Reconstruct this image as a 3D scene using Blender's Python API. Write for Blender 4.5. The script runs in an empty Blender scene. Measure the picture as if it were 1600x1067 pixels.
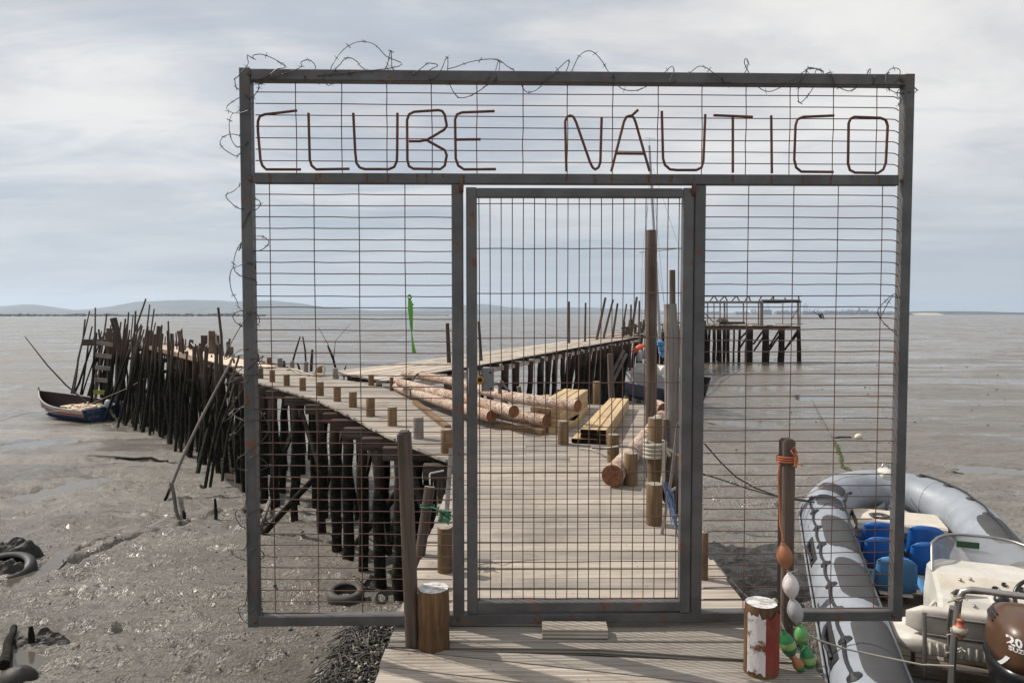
import bpy, bmesh, math, random
import numpy as np
from mathutils import Vector, Matrix
random.seed(7)
R = math.radians
C = bpy.context.scene.collection
scn = bpy.context.scene
# ------------------------------------------------------------------ camera
EYE = 1.6
F = 1067.0
PITCH = math.atan(43.5 / F)
cam_d = bpy.data.cameras.new('camera')
cam_d.sensor_width = 36.0
cam_d.lens = 36.0 * F / 1600.0
cam_d.clip_start = 0.05
cam_d.clip_end = 60000
cam = bpy.data.objects.new('camera', cam_d)
C.objects.link(cam)
cam.location = (0, 0, EYE)
cam.rotation_euler = (math.pi / 2 - PITCH, 0, 0)
scn.camera = cam
# ------------------------------------------------------------------ sun, sky, exposure
SUN_EL, SUN_AZ = R(44), math.atan2(-0.89, 0.455)     # azimuth measured from +Y towards +X
sd = bpy.data.lights.new('sun', 'SUN')
sd.energy = 4.9
sd.angle = R(0.6)
sd.color = (1.0, 0.93, 0.84)
sun = bpy.data.objects.new('sun', sd)
C.objects.link(sun)
to_sun = Vector((math.sin(SUN_AZ) * math.cos(SUN_EL), math.cos(SUN_AZ) * math.cos(SUN_EL), math.sin(SUN_EL)))
sun.rotation_euler = (-to_sun).to_track_quat('-Z', 'Y').to_euler()
scn.view_settings.view_transform = 'Standard'
scn.view_settings.look = 'None'
scn.view_settings.exposure = 0.0
scn.view_settings.gamma = 1.0
scn.cycles.use_denoising = True
scn.cycles.max_bounces = 7
scn.cycles.volume_bounces = 1
world = bpy.data.worlds.new('World')
scn.world = world
world.use_nodes = True
wt = world.node_tree
wt.nodes.clear()


def N(t, kind, **kw):
    n = t.nodes.new(kind)
    ins = kw.pop('ins', {})
    for k, v in kw.items():
        setattr(n, k, v)
    for k, v in ins.items():
        s = n.inputs[k]
        if isinstance(v, bpy.types.NodeSocket):
            t.links.new(v, s)
        elif isinstance(v, bpy.types.Node):
            t.links.new(v.outputs[0], s)
        else:
            if s.type == 'RGBA' and len(v) == 3:
                v = (*v, 1)
            s.default_value = v
    return n


def mixc(t, fac, a, b, mode='MIX'):
    n = N(t, 'ShaderNodeMix', data_type='RGBA', blend_type=mode)
    for idx, v in ((0, fac), (6, a), (7, b)):
        s = n.inputs[idx]
        if isinstance(v, bpy.types.NodeSocket):
            t.links.new(v, s)
        elif isinstance(v, (int, float)):
            s.default_value = v
        else:
            s.default_value = (*v[:3], 1)
    return n.outputs[2]


def mth(t, op, a, b=0.0, c=0.0, clamp=False):
    n = N(t, 'ShaderNodeMath', operation=op, use_clamp=clamp)
    for i, v in enumerate((a, b, c)):
        if isinstance(v, bpy.types.NodeSocket):
            t.links.new(v, n.inputs[i])
        else:
            n.inputs[i].default_value = v
    return n.outputs[0]


def rng(t, v, a, b, c=0.0, d=1.0, smooth=True):
    n = N(t, 'ShaderNodeMapRange', interpolation_type='SMOOTHSTEP' if smooth else 'LINEAR')
    t.links.new(v, n.inputs[0])
    for i, x in enumerate((a, b, c, d)):
        n.inputs[i + 1].default_value = x
    return n.outputs[0]


def noise(t, vec, scale, detail=4, rough=0.55, dist=0.0, out=0):
    n = N(t, 'ShaderNodeTexNoise', ins={'Vector': vec, 'Scale': scale, 'Detail': detail, 'Roughness': rough, 'Distortion': dist})
    return n.outputs[out]


sky = N(wt, 'ShaderNodeTexSky', sky_type='NISHITA')
sky.sun_disc = False
sky.sun_elevation = SUN_EL
sky.sun_rotation = SUN_AZ
sky.altitude = 0
sky.air_density = 1.0
sky.dust_density = 2.2
sky.ozone_density = 1.0
tc = N(wt, 'ShaderNodeTexCoord')
sep = N(wt, 'ShaderNodeSeparateXYZ', ins={0: tc.outputs['Generated']})
zc = mth(wt, 'MAXIMUM', sep.outputs[2], 0.0)
den = mth(wt, 'ADD', zc, 0.14)
cx_ = mth(wt, 'DIVIDE', sep.outputs[0], den)
cy_ = mth(wt, 'DIVIDE', sep.outputs[1], den)
comb = N(wt, 'ShaderNodeCombineXYZ', ins={0: cx_, 1: cy_, 2: 0.0})
mp1 = N(wt, 'ShaderNodeMapping', ins={'Vector': comb.outputs[0], 'Rotation': (0, 0, R(28)), 'Scale': (0.5, 0.72, 1.0), 'Location': (2.3, 0.7, 0)})
c1 = noise(wt, mp1.outputs[0], 0.75, 7, 0.55, 0.5)
mp2 = N(wt, 'ShaderNodeMapping', ins={'Vector': comb.outputs[0], 'Rotation': (0, 0, R(-22)), 'Scale': (0.6, 1.7, 1.0), 'Location': (5.1, 3.7, 0)})
c2 = noise(wt, mp2.outputs[0], 1.3, 8, 0.6, 0.9)
cc = mth(wt, 'ADD', mth(wt, 'MULTIPLY', c1, 0.62), mth(wt, 'MULTIPLY', c2, 0.38))
cm = rng(wt, cc, 0.38, 0.51)
hz = rng(wt, sep.outputs[2], 0.0, 0.28)                       # clouds thin out towards the horizon
cov = mth(wt, 'MULTIPLY', mth(wt, 'ADD', mth(wt, 'MULTIPLY', cm, 0.55), 0.45), mth(wt, 'ADD', mth(wt, 'MULTIPLY', hz, 0.70), 0.30))
cshade = noise(wt, mp1.outputs[0], 1.7, 6, 0.6, 0.3)
cbright = rng(wt, cshade, 0.36, 0.64)
ccol = mixc(wt, cbright, (6.45, 6.45, 6.65), (8.5, 8.4, 8.25))
skyc = mixc(wt, 0.8, sky.outputs[0], (3.0, 3.9, 4.95))
wcol = mixc(wt, cov, skyc, ccol)
bg = N(wt, 'ShaderNodeBackground', ins={'Color': wcol, 'Strength': 0.102})
wo = N(wt, 'ShaderNodeOutputWorld', ins={'Surface': bg.outputs[0]})

# ------------------------------------------------------------------ where things stand (measured points of the place)
ct, st = math.cos(PITCH), math.sin(PITCH)


def ray(u, v):
    a, b = (u - 800) / F, (533.5 - v) / F
    return Vector((a, ct + b * st, -st + b * ct))


def onz(u, v, z=0.0):
    d = ray(u, v)
    k = (z - EYE) / d.z
    return Vector((d.x * k, d.y * k, z))


def ony(u, v, y):
    d = ray(u, v)
    k = y / d.y
    return Vector((d.x * k, y, EYE + d.z * k))


MT = [(-20, -0.9), (0, -1.12), (4, -1.5), (8.6, -2.07), (13.2, -2.62), (18, -2.95), (24, -3.3), (34, -3.8), (48, -4.02), (70, -4.1), (20000, -4.1)]
MTX = np.array([a for a, b in MT], float)
MTZ = np.array([b for a, b in MT], float)


def sstep(a, b, x):
    t = np.clip((x - a) / (b - a), 0, 1)
    return t * t * (3 - 2 * t)


def mud_base(x, y):
    x = np.asarray(x, float); y = np.asarray(y, float)
    k = np.array([-1.5, 0, 1.5])
    z = sum(np.interp(y + d * 0.8, MTX, MTZ) for d in k) / 3
    z = z + 0.42 * sstep(1.2, 3.2, x) * (1 - sstep(6, 15, y))
    return z


def lat(ix, iy, seed):
    h = (ix.astype(np.int64) * 374761393 + iy.astype(np.int64) * 668265263 + seed * 144665) & 0xffffffff
    h = ((h ^ (h >> 13)) * 1274126177) & 0xffffffff
    return ((h ^ (h >> 16)) & 0xffff) / 65535.0


def vnoise(x, y, seed=0):
    ix = np.floor(x); iy = np.floor(y)
    fx = x - ix; fy = y - iy
    fx = fx * fx * (3 - 2 * fx); fy = fy * fy * (3 - 2 * fy)
    a = lat(ix, iy, seed); b = lat(ix + 1, iy, seed); c = lat(ix, iy + 1, seed); d = lat(ix + 1, iy + 1, seed)
    return a + (b - a) * fx + (c - a) * fy + (a - b - c + d) * fx * fy


def fbm(x, y, oct=4, seed=0):
    s = 0; a = 0.5
    for i in range(oct):
        s = s + a * vnoise(x * 2 ** i + 17.3 * i, y * 2 ** i - 9.1 * i, seed + i)
        a *= 0.5
    return s


def mz(x, y):
    return float(mud_base(x, y))


def onmud(u, v):
    d = ray(u, v)
    lo, hi = 0.5, 4000.0
    k = 1.0
    t = 1.0
    while t < 6000:
        if EYE + d.z * t < mz(d.x * t, d.y * t):
            break
        t *= 1.03
    lo, hi = t / 1.03, t
    for _ in range(25):
        m = (lo + hi) / 2
        if EYE + d.z * m < mz(d.x * m, d.y * m):
            hi = m
        else:
            lo = m
    return Vector((d.x * hi, d.y * hi, mz(d.x * hi, d.y * hi)))


# ------------------------------------------------------------------ mesh builder
class MB:
    def __init__(s):
        s.v = []; s.f = []; s.uv = []; s.m = []; s.s = []

    def face(s, idx, uv=None, m=0, sm=False):
        s.f.append(tuple(idx)); s.m.append(m); s.s.append(sm)
        s.uv.append(uv if uv else [(0, 0)] * len(idx))

    def ring(s, pts):
        b = len(s.v)
        s.v += [tuple(p) for p in pts]
        return list(range(b, b + len(pts)))

    def tube(s, pts, rad, n=8, caps=True, m=0, cm=None, sm=True, squash=None):
        pts = [Vector(p) for p in pts]
        P = len(pts)
        if not hasattr(rad, '__len__'):
            rad = [rad] * P
        tang = []
        for i in range(P):
            a = pts[max(i - 1, 0)]; b = pts[min(i + 1, P - 1)]
            d = b - a
            tang.append(d.normalized() if d.length > 1e-9 else Vector((0, 0, 1)))
        up = Vector((0, 0, 1)) if abs(tang[0].z) < 0.9 else Vector((1, 0, 0))
        nrm = (up - tang[0] * up.dot(tang[0])).normalized()
        rings = []; L = random.random() * 5; ls = []
        for i in range(P):
            if i:
                L += (pts[i] - pts[i - 1]).length
                nrm = (nrm - tang[i] * nrm.dot(tang[i]))
                nrm = nrm.normalized() if nrm.length > 1e-6 else tang[i].orthogonal().normalized()
            bn = tang[i].cross(nrm)
            rr = rad[i]
            q = 1.0 if squash is None else squash
            rings.append(s.ring([pts[i] + nrm * (rr * math.cos(2 * math.pi * k / n)) * q + bn * (rr * math.sin(2 * math.pi * k / n)) for k in range(n)]))
            ls.append(L)
        r0 = max(rad)
        for i in range(P - 1):
            for k in range(n):
                k2 = (k + 1) % n
                v0 = 2 * math.pi * r0 * k / n; v1 = 2 * math.pi * r0 * (k + 1) / n
                s.face((rings[i][k], rings[i][k2], rings[i + 1][k2], rings[i + 1][k]), [(ls[i], v0), (ls[i], v1), (ls[i + 1], v1), (ls[i + 1], v0)], m, sm)
        if caps:
            c = m if cm is None else cm
            for rg, rev, rr in ((rings[0], True, rad[0]), (rings[-1], False, rad[-1])):
                if rr < 1e-5:
                    continue
                vs = s.ring([s.v[i] for i in rg])
                uv = [(0.5 + rr * math.cos(2 * math.pi * k / n), 0.5 + rr * math.sin(2 * math.pi * k / n)) for k in range(n)]
                if rev:
                    vs = vs[::-1]; uv = uv[::-1]
                s.face(vs, uv, c, False)
        return s

    def prism(s, p0, p1, prof, up=(0, 0, 1), m=0, cm=None, sm=False):
        """extrude a 2-D profile (side, up) from p0 to p1"""
        p0 = Vector(p0); p1 = Vector(p1)
        t = (p1 - p0).normalized()
        up = Vector(up)
        sd_ = t.cross(up)
        if sd_.length < 1e-6:
            sd_ = t.orthogonal()
        sd_.normalize()
        u = sd_.cross(t).normalized()
        n = len(prof)
        o = random.random() * 7
        L = (p1 - p0).length
        a = s.ring([p0 + sd_ * x + u * y for x, y in prof])
        b = s.ring([p1 + sd_ * x + u * y for x, y in prof])
        acc = 0
        for k in range(n):
            k2 = (k + 1) % n
            w = math.hypot(prof[k2][0] - prof[k][0], prof[k2][1] - prof[k][1])
            s.face((a[k], a[k2], b[k2], b[k]), [(o, acc), (o, acc + w), (o + L, acc + w), (o + L, acc)], m, sm)
            acc += w
        c = m if cm is None else cm
        s.face(a[::-1], [(x + 3, y) for x, y in prof][::-1], c)
        s.face(b, [(x + 3, y) for x, y in prof], c)
        return s

    def beam(s, p0, p1, w, h, up=(0, 0, 1), c=None, m=0, cm=None):
        c = min(w, h) * 0.08 if c is None else c
        a, b = w / 2, h / 2
        prof = [(-a, -b + c), (-a + c, -b), (a - c, -b), (a, -b + c), (a, b - c), (a - c, b), (-a + c, b), (-a, b - c)]
        return s.prism(p0, p1, prof, up, m, cm)

    def box(s, c, sz, rz=0.0, m=0, ch=None):
        c = Vector(c)
        d = Vector((math.cos(rz), math.sin(rz), 0)) * sz[0] / 2
        return s.beam(c - d, c + d, sz[1], sz[2], c=ch, m=m)

    def lathe(s, c, prof, n=16, m=0, axis=(0, 0, 1), sm=True, ms=None):
        """prof: list of (r, z) along the axis"""
        c = Vector(c); ax = Vector(axis).normalized()
        a = ax.orthogonal().normalized(); b = ax.cross(a)
        rings = []
        for r, z in prof:
            rings.append(s.ring([c + ax * z + (a * math.cos(2 * math.pi * k / n) + b * math.sin(2 * math.pi * k / n)) * max(r, 1e-4) for k in range(n)]))
        for i in range(len(prof) - 1):
            mm = m if ms is None else ms[i]
            for k in range(n):
                k2 = (k + 1) % n
                s.face((rings[i][k], rings[i][k2], rings[i + 1][k2], rings[i + 1][k]),
                       [(prof[i][1], k / n), (prof[i][1], (k + 1) / n), (prof[i + 1][1], (k + 1) / n), (prof[i + 1][1], k / n)], mm, sm)
        return s

    def loft(s, secs, m=0, sm=True, caps=True, closed=True, ms=None):
        rings = [s.ring(sec) for sec in secs]
        n = len(secs[0])
        for i in range(len(secs) - 1):
            for k in range(n if closed else n - 1):
                k2 = (k + 1) % n
                mm = m if ms is None else ms(i, k)
                s.face((rings[i][k], rings[i][k2], rings[i + 1][k2], rings[i + 1][k]),
                       [(i * .1, k * .1), (i * .1, k * .1 + .1), (i * .1 + .1, k * .1 + .1), (i * .1 + .1, k * .1)], mm, sm)
        if caps and closed:
            s.face(rings[0][::-1], None, m); s.face(rings[-1], None, m)
        return s

    def sheet(s, g, m=0, sm=True, thick=0.0):
        """g[i][j] grid of points"""
        rows = [s.ring(r) for r in g]
        for i in range(len(g) - 1):
            for j in range(len(g[0]) - 1):
                s.face((rows[i][j], rows[i][j + 1], rows[i + 1][j + 1], rows[i + 1][j]),
                       [(i * .1, j * .1), (i * .1, j * .1 + .1), (i * .1 + .1, j * .1 + .1), (i * .1 + .1, j * .1)], m, sm)
        return s

    def build(s, name, mats, parent=None, loc=None):
        if not isinstance(mats, (list, tuple)):
            mats = [mats]
        me = bpy.data.meshes.new(name)
        off = Vector((0, 0, 0))
        if parent is not None and loc is None:
            off = Vector(parent.get('_o', (0, 0, 0)))
        elif loc is not None:
            off = Vector(loc)
        vs = [(a[0] - off.x, a[1] - off.y, a[2] - off.z) for a in s.v]
        me.from_pydata(vs, [], s.f)
        uvl = me.uv_layers.new(name='UVMap')
        flat = [c for f in s.uv for p in f for c in p]
        uvl.data.foreach_set('uv', flat)
        me.polygons.foreach_set('material_index', s.m)
        me.polygons.foreach_set('use_smooth', s.s)
        for mt in mats:
            me.materials.append(mt)
        me.validate()
        me.update()
        o = bpy.data.objects.new(name, me)
        C.objects.link(o)
        if parent is not None:
            o.parent = parent
            o['_o'] = tuple(off)
        elif loc is not None:
            o.location = off
            o['_o'] = tuple(off)
        return o


def thing(name, label, cat, loc=(0, 0, 0), group=None, local=False):
    o = bpy.data.objects.new(name, None)
    C.objects.link(o)
    o.empty_display_size = 0.1
    o.location = loc
    o['_o'] = (0, 0, 0) if local else tuple(loc)
    o['label'] = label; o['category'] = cat
    if group:
        o['group'] = group
    return o


def solo(mb, name, mats, label, cat, loc=None, group=None):
    if loc is None:
        a = np.array(mb.v); loc = (a[:, 0].mean(), a[:, 1].mean(), a[:, 2].min())
    o = mb.build(name, mats, loc=loc)
    o['label'] = label; o['category'] = cat
    if group:
        o['group'] = group
    return o


def struct(o, kind='structure'):
    o['kind'] = kind
    return o


# ------------------------------------------------------------------ materials
def newmat(name):
    m = bpy.data.materials.new(name)
    m.use_nodes = True
    t = m.node_tree
    t.nodes.clear()
    p = N(t, 'ShaderNodeBsdfPrincipled')
    o = N(t, 'ShaderNodeOutputMaterial', ins={'Surface': p.outputs[0]})
    return m, t, p


def setp(t, p, **kw):
    for k, v in kw.items():
        k = k.replace('_', ' ')
        s = p.inputs[k]
        if isinstance(v, bpy.types.NodeSocket):
            t.links.new(v, s)
        elif hasattr(v, '__len__'):
            s.default_value = (*v[:3], 1) if s.type == 'RGBA' else v
        else:
            s.default_value = v


def bump(t, h, strength=0.3, dist=0.01, nrm=None):
    b = N(t, 'ShaderNodeBump', ins={'Strength': strength, 'Distance': dist, 'Height': h})
    if nrm is not None:
        t.links.new(nrm, b.inputs['Normal'])
    return b.outputs[0]


def uvmap(t, sc=(1, 1, 1)):
    u = N(t, 'ShaderNodeTexCoord')
    mp = N(t, 'ShaderNodeMapping', ins={'Vector': u.outputs['UV'], 'Scale': sc})
    return mp.outputs[0]


def pos(t):
    return N(t, 'ShaderNodeNewGeometry').outputs['Position']


def island(t):
    return N(t, 'ShaderNodeNewGeometry').outputs['Random Per Island']


def objrand(t):
    return N(t, 'ShaderNodeObjectInfo').outputs['Random']


def wood(name, a, b, dark=None, rough=0.82, su=1.5, sv=45, var=0.35, groove=0.0, crack=0.35, bstr=0.35, knots=True, tint=None, uo=False):
    m, t, p = newmat(name)
    uv = uvmap(t, (su, sv, 1))
    isl = island(t)
    orr = objrand(t)
    off = N(t, 'ShaderNodeVectorMath', operation='ADD', ins={0: uv, 1: (0, 0, 0)})
    cmb = N(t, 'ShaderNodeCombineXYZ', ins={0: mth(t, 'MULTIPLY', isl, 31.0), 1: mth(t, 'MULTIPLY', orr, 57.0), 2: mth(t, 'MULTIPLY', isl, 13.0)})
    t.links.new(cmb.outputs[0], off.inputs[1])
    g = noise(t, off.outputs[0], 1.0, 6, 0.62, 0.25)
    big = noise(t, N(t, 'ShaderNodeVectorMath', operation='MULTIPLY', ins={0: off.outputs[0], 1: (0.9, 0.06, 1)}).outputs[0], 1.3, 4, 0.55)
    col = mixc(t, rng(t, g, 0.3, 0.7), a, b)
    col = mixc(t, mth(t, 'MULTIPLY', rng(t, big, 0.35, 0.75), 0.55), col, tuple(x * 0.62 for x in a))
    st_ = noise(t, pos(t), 1.6, 5, 0.65)
    col = mixc(t, mth(t, 'MULTIPLY', rng(t, st_, 0.50, 0.66), 0.42), col, tuple(x * 0.5 for x in a))
    cr = rng(t, g, 0.34, 0.26)
    dk = dark or tuple(x * 0.3 for x in a)
    col = mixc(t, mth(t, 'MULTIPLY', cr, crack * 1.6), col, dk)
    if knots:
        kv = N(t, 'ShaderNodeTexVoronoi', feature='DISTANCE_TO_EDGE' if False else 'F1', ins={'Vector': N(t, 'ShaderNodeVectorMath', operation='MULTIPLY', ins={0: off.outputs[0], 1: (2.0 / su, 9.0 / sv, 1)}).outputs[0], 'Scale': 1.0})
        kk = rng(t, kv.outputs['Distance'], 0.10, 0.04)
        col = mixc(t, mth(t, 'MULTIPLY', kk, 0.6), col, dk)
    val = mth(t, 'ADD', mth(t, 'MULTIPLY', orr if uo else isl, var), 1.0 - var / 2)
    hsv = N(t, 'ShaderNodeHueSaturation', ins={'Color': col, 'Value': val, 'Saturation': mth(t, 'ADD', mth(t, 'MULTIPLY', isl, 0.3), 0.85)})
    h = g
    if groove:
        sx = N(t, 'ShaderNodeSeparateXYZ', ins={0: uvmap(t)})
        w = mth(t, 'SINE', mth(t, 'MULTIPLY', sx.outputs[1], 2 * math.pi / groove))
        h = mth(t, 'ADD', mth(t, 'MULTIPLY', g, 0.6), mth(t, 'MULTIPLY', w, 0.32))
    setp(t, p, Base_Color=hsv.outputs[0], Roughness=rough, Normal=bump(t, h, bstr, 0.006), Specular_IOR_Level=0.3)
    return m


W = {}
W['deck'] = wood('weathered_deck', (0.28, 0.245, 0.207), (0.425, 0.38, 0.33), var=0.5, groove=0.017, su=1.6, sv=60, crack=0.5, bstr=0.9)
W['deckold'] = wood('old_deck', (0.36, 0.31, 0.26), (0.52, 0.46, 0.38), var=0.5, su=1.4, sv=40)
W['post'] = wood('treated_post', (0.125, 0.078, 0.042), (0.215, 0.145, 0.080), var=0.35, uo=True, su=2.5, sv=46, crack=0.6, bstr=0.6)
W['cut'] = wood('cut_top', (0.33, 0.28, 0.22), (0.46, 0.40, 0.33), var=0.2, su=14, sv=14, knots=False)
W['grey'] = wood('grey_wood', (0.16, 0.14, 0.13), (0.26, 0.235, 0.215), var=0.3, su=1.2, sv=40)
W['pale'] = wood('pale_pine', (0.43, 0.31, 0.175), (0.54, 0.41, 0.25), var=0.22, su=1.0, sv=25, crack=0.1, knots=True, bstr=0.15)
W['palegrey'] = wood('pale_boards', (0.60, 0.47, 0.36), (0.72, 0.58, 0.46), var=0.2, su=1.0, sv=25, crack=0.1)
W['stump'] = wood('stump_wood', (0.085, 0.048, 0.026), (0.19, 0.110, 0.055), var=0.0, su=4, sv=44, crack=0.8, dark=(0.05, 0.03, 0.02))
W['tall'] = wood('brown_post', (0.075, 0.053, 0.042), (0.15, 0.115, 0.095), var=0.0, su=1.5, sv=40, crack=0.6)
W['cutred'] = wood('fresh_cut', (0.20, 0.075, 0.030), (0.32, 0.135, 0.055), var=0.2, su=10, sv=10, crack=0.6, knots=False)


def cutend(name, ca, cb, cen, sc):
    m, t, p = newmat(name)
    u = N(t, 'ShaderNodeTexCoord').outputs['UV']
    d = N(t, 'ShaderNodeVectorMath', operation='SUBTRACT', ins={0: u, 1: (cen, cen, 0)})
    n0 = noise(t, d.outputs[0], 22, 4, 0.6)
    L = N(t, 'ShaderNodeVectorMath', operation='LENGTH', ins={0: d.outputs[0]}).outputs['Value']
    r = mth(t, 'SINE', mth(t, 'ADD', mth(t, 'MULTIPLY', L, sc), mth(t, 'MULTIPLY', n0, 5.0)))
    col = mixc(t, rng(t, r, -0.8, 0.8), ca, cb)
    sp = N(t, 'ShaderNodeSeparateXYZ', ins={0: d.outputs[0]})
    ang = mth(t, 'ARCTAN2', sp.outputs[1], sp.outputs[0])
    rad = noise(t, N(t, 'ShaderNodeCombineXYZ', ins={0: mth(t, 'MULTIPLY', ang, 3.0), 1: mth(t, 'MULTIPLY', L, 6.0), 2: objrand(t)}).outputs[0], 2.2, 3, 0.6)
    col = mixc(t, mth(t, 'MULTIPLY', rng(t, rad, 0.60, 0.66), 0.8), col, tuple(x * 0.2 for x in ca))
    col = mixc(t, rng(t, n0, 0.35, 0.7), col, tuple(x * 0.6 for x in ca))
    setp(t, p, Base_Color=col, Roughness=0.85, Normal=bump(t, r, 0.3, 0.004))
    return m


W['cut'] = cutend('cut_top', (0.27, 0.23, 0.18), (0.44, 0.39, 0.32), 0.0, 700)
W['cutred'] = cutend('fresh_cut', (0.17, 0.062, 0.024), (0.33, 0.14, 0.058), 0.5, 420)


def bark():
    m, t, p = newmat('peeled_bark')
    uv = uvmap(t, (1, 1, 1))
    v = N(t, 'ShaderNodeVectorMath', operation='ADD', ins={0: uv})
    cmb = N(t, 'ShaderNodeCombineXYZ', ins={0: mth(t, 'MULTIPLY', objrand(t), 17.0), 1: 0.0, 2: 0.0})
    t.links.new(cmb.outputs[0], v.inputs[1])
    n1 = noise(t, v.outputs[0], 3.5, 6, 0.6, 0.6)
    n2 = noise(t, v.outputs[0], 14, 5, 0.65, 1.5)
    col = mixc(t, rng(t, n1, 0.35, 0.65), (0.40, 0.26, 0.19), (0.56, 0.45, 0.36))
    sc = N(t, 'ShaderNodeVectorMath', operation='MULTIPLY', ins={0: N(t, 'ShaderNodeVectorMath', operation='ADD', ins={0: v.outputs[0], 1: N(t, 'ShaderNodeTexNoise', ins={'Vector': v.outputs[0], 'Scale': 9.0, 'Detail': 3.0}).outputs[1]}).outputs[0], 1: (6, 11, 1)})
    vo = N(t, 'ShaderNodeTexVoronoi', feature='DISTANCE_TO_EDGE', ins={'Vector': sc.outputs[0], 'Scale': 1.0})
    cr = mth(t, 'MULTIPLY', rng(t, vo.outputs[0], 0.14, 0.03), rng(t, n2, 0.40, 0.50))
    blot = rng(t, n2, 0.58, 0.64)
    dk = mth(t, 'MAXIMUM', cr, blot)
    col = mixc(t, mth(t, 'MULTIPLY', dk, 0.85), col, (0.085, 0.045, 0.03))
    setp(t, p, Base_Color=col, Roughness=0.8, Normal=bump(t, mth(t, 'SUBTRACT', n2, mth(t, 'MULTIPLY', dk, 0.4)), 0.6, 0.01))
    return m


W['bark'] = bark()


def pilemat():
    """round piles: black and weedy below the tide mark, bare grey wood above it"""
    m, t, p = newmat('tidal_pile')
    uv = uvmap(t, (1.4, 22, 1))
    g = noise(t, uv, 1.0, 5, 0.6, 0.3)
    ps = pos(t)
    z = N(t, 'ShaderNodeSeparateXYZ', ins={0: ps}).outputs[2]
    wv = noise(t, ps, 2.2, 3)
    zz = mth(t, 'ADD', z, mth(t, 'MULTIPLY', wv, 0.9))
    up = mixc(t, rng(t, g, 0.3, 0.7), (0.040, 0.033, 0.028), (0.105, 0.088, 0.075))
    orr = objrand(t)
    up = mixc(t, mth(t, 'MULTIPLY', orr, 0.5), up, (0.055, 0.028, 0.022))
    weed = noise(t, ps, 11, 4)
    lo = mixc(t, rng(t, weed, 0.5, 0.65), (0.010, 0.009, 0.008), (0.024, 0.026, 0.013))
    barn = noise(t, ps, 55, 3, 0.7)
    lo = mixc(t, mth(t, 'MULTIPLY', rng(t, barn, 0.60, 0.68), 0.7), lo, (0.11, 0.105, 0.09))
    col = mixc(t, rng(t, zz, -0.55, 0.25), lo, up)
    rgh = mth(t, 'ADD', mth(t, 'MULTIPLY', rng(t, zz, -0.5, 0.3), 0.35), 0.5)
    h = mth(t, 'ADD', g, mth(t, 'MULTIPLY', weed, 1.3))
    setp(t, p, Base_Color=col, Roughness=0.9, Normal=bump(t, h, 0.8, 0.02), Specular_IOR_Level=0.12)
    return m


W['pile'] = pilemat()


def paint(name, c, rough=0.45, rust=0.0, metal=0.0, var=0.12, bs=0.08, spec=0.5, dirt=0.35, coat=0.0, rsc=7):
    m, t, p = newmat(name)
    ps = N(t, 'ShaderNodeTexCoord').outputs['Object']
    n1 = noise(t, ps, 5, 5, 0.6)
    n2 = noise(t, ps, 38, 5, 0.65)
    col = mixc(t, rng(t, n1, 0.3, 0.7), tuple(x * (1 - var) for x in c), tuple(min(x * (1 + var), 1) for x in c))
    col = mixc(t, mth(t, 'MULTIPLY', rng(t, n2, 0.55, 0.75), dirt), col, tuple(x * 0.55 + 0.02 for x in c))
    rg = mth(t, 'ADD', mth(t, 'MULTIPLY', n2, 0.3), rough - 0.15)
    if rust:
        n3 = noise(t, ps, rsc, 6, 0.7, 0.4)
        k = rng(t, n3, 0.72 - rust * 0.25, 0.78 - rust * 0.2)
        rc = mixc(t, n2, (0.07, 0.03, 0.02), (0.22, 0.085, 0.04))
        col = mixc(t, k, col, rc)
        rg = mth(t, 'MAXIMUM', rg, mth(t, 'MULTIPLY', k, 0.85))
    setp(t, p, Base_Color=col, Roughness=rg, Metallic=metal, Normal=bump(t, n2, bs, 0.004), Specular_IOR_Level=spec, Coat_Weight=coat)
    return m


P = {}
P['frame'] = paint('grey_galvanised_frame', (0.085, 0.082, 0.082), 0.5, rust=0.55, bs=0.3, dirt=.6, var=.28, rsc=11)
P['rust'] = paint('rusty_bar', (0.10, 0.042, 0.028), 0.8, rust=0.9, bs=0.6, dirt=0.5)
P['wire'] = paint('mesh_wire', (0.095, 0.045, 0.034), 0.6, rust=0.8, bs=0.3)
P['barb'] = paint('barbed_wire', (0.07, 0.065, 0.06), 0.5, rust=0.3, metal=0.4)
P['black'] = paint('black_rubber', (0.018, 0.018, 0.02), 0.6)
P['tyre'] = paint('muddy_tyre', (0.06, 0.055, 0.048), 0.75, bs=0.4, dirt=0.6)
P['tube'] = paint('grey_hypalon', (0.245, 0.268, 0.302), 0.5, bs=0.12, dirt=0.3)
P['pad'] = paint('dark_grey_pad', (0.045, 0.045, 0.048), 0.7, bs=0.2, dirt=0.2)
P['white'] = paint('white_gelcoat', (0.54, 0.52, 0.47), 0.4, bs=0.05, dirt=0.25)
P['cream'] = paint('cream_vinyl', (0.48, 0.45, 0.40), 0.5, bs=0.1, dirt=0.35)
P['blue'] = paint('blue_plastic', (0.014, 0.10, 0.34), 0.4, bs=0.05, dirt=0.15)
P['blue2'] = paint('faded_blue_plastic', (0.06, 0.20, 0.40), 0.45, bs=0.05, dirt=0.15)
P['steel'] = paint('stainless_tube', (0.35, 0.33, 0.31), 0.35, metal=0.85, rust=0.15)
P['brown'] = paint('bronze_cowling', (0.075, 0.036, 0.017), 0.38, var=0.12, bs=0.06, dirt=0.4, coat=0.12)
P['gblack'] = paint('gloss_black', (0.012, 0.012, 0.014), 0.3, bs=0.03, dirt=0.3)
P['red'] = paint('red_sheet_paint', (0.20, 0.022, 0.014), 0.5, rust=.75, bs=0.5, dirt=0.8, rsc=16)
P['whitesheet'] = paint('white_rusty_sheet', (0.58, 0.55, 0.54), 0.45, rust=0.78, bs=0.7, dirt=.6, rsc=14)
P['navy'] = paint('navy_hull', (0.011, 0.030, 0.085), 0.4, bs=0.1)
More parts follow.
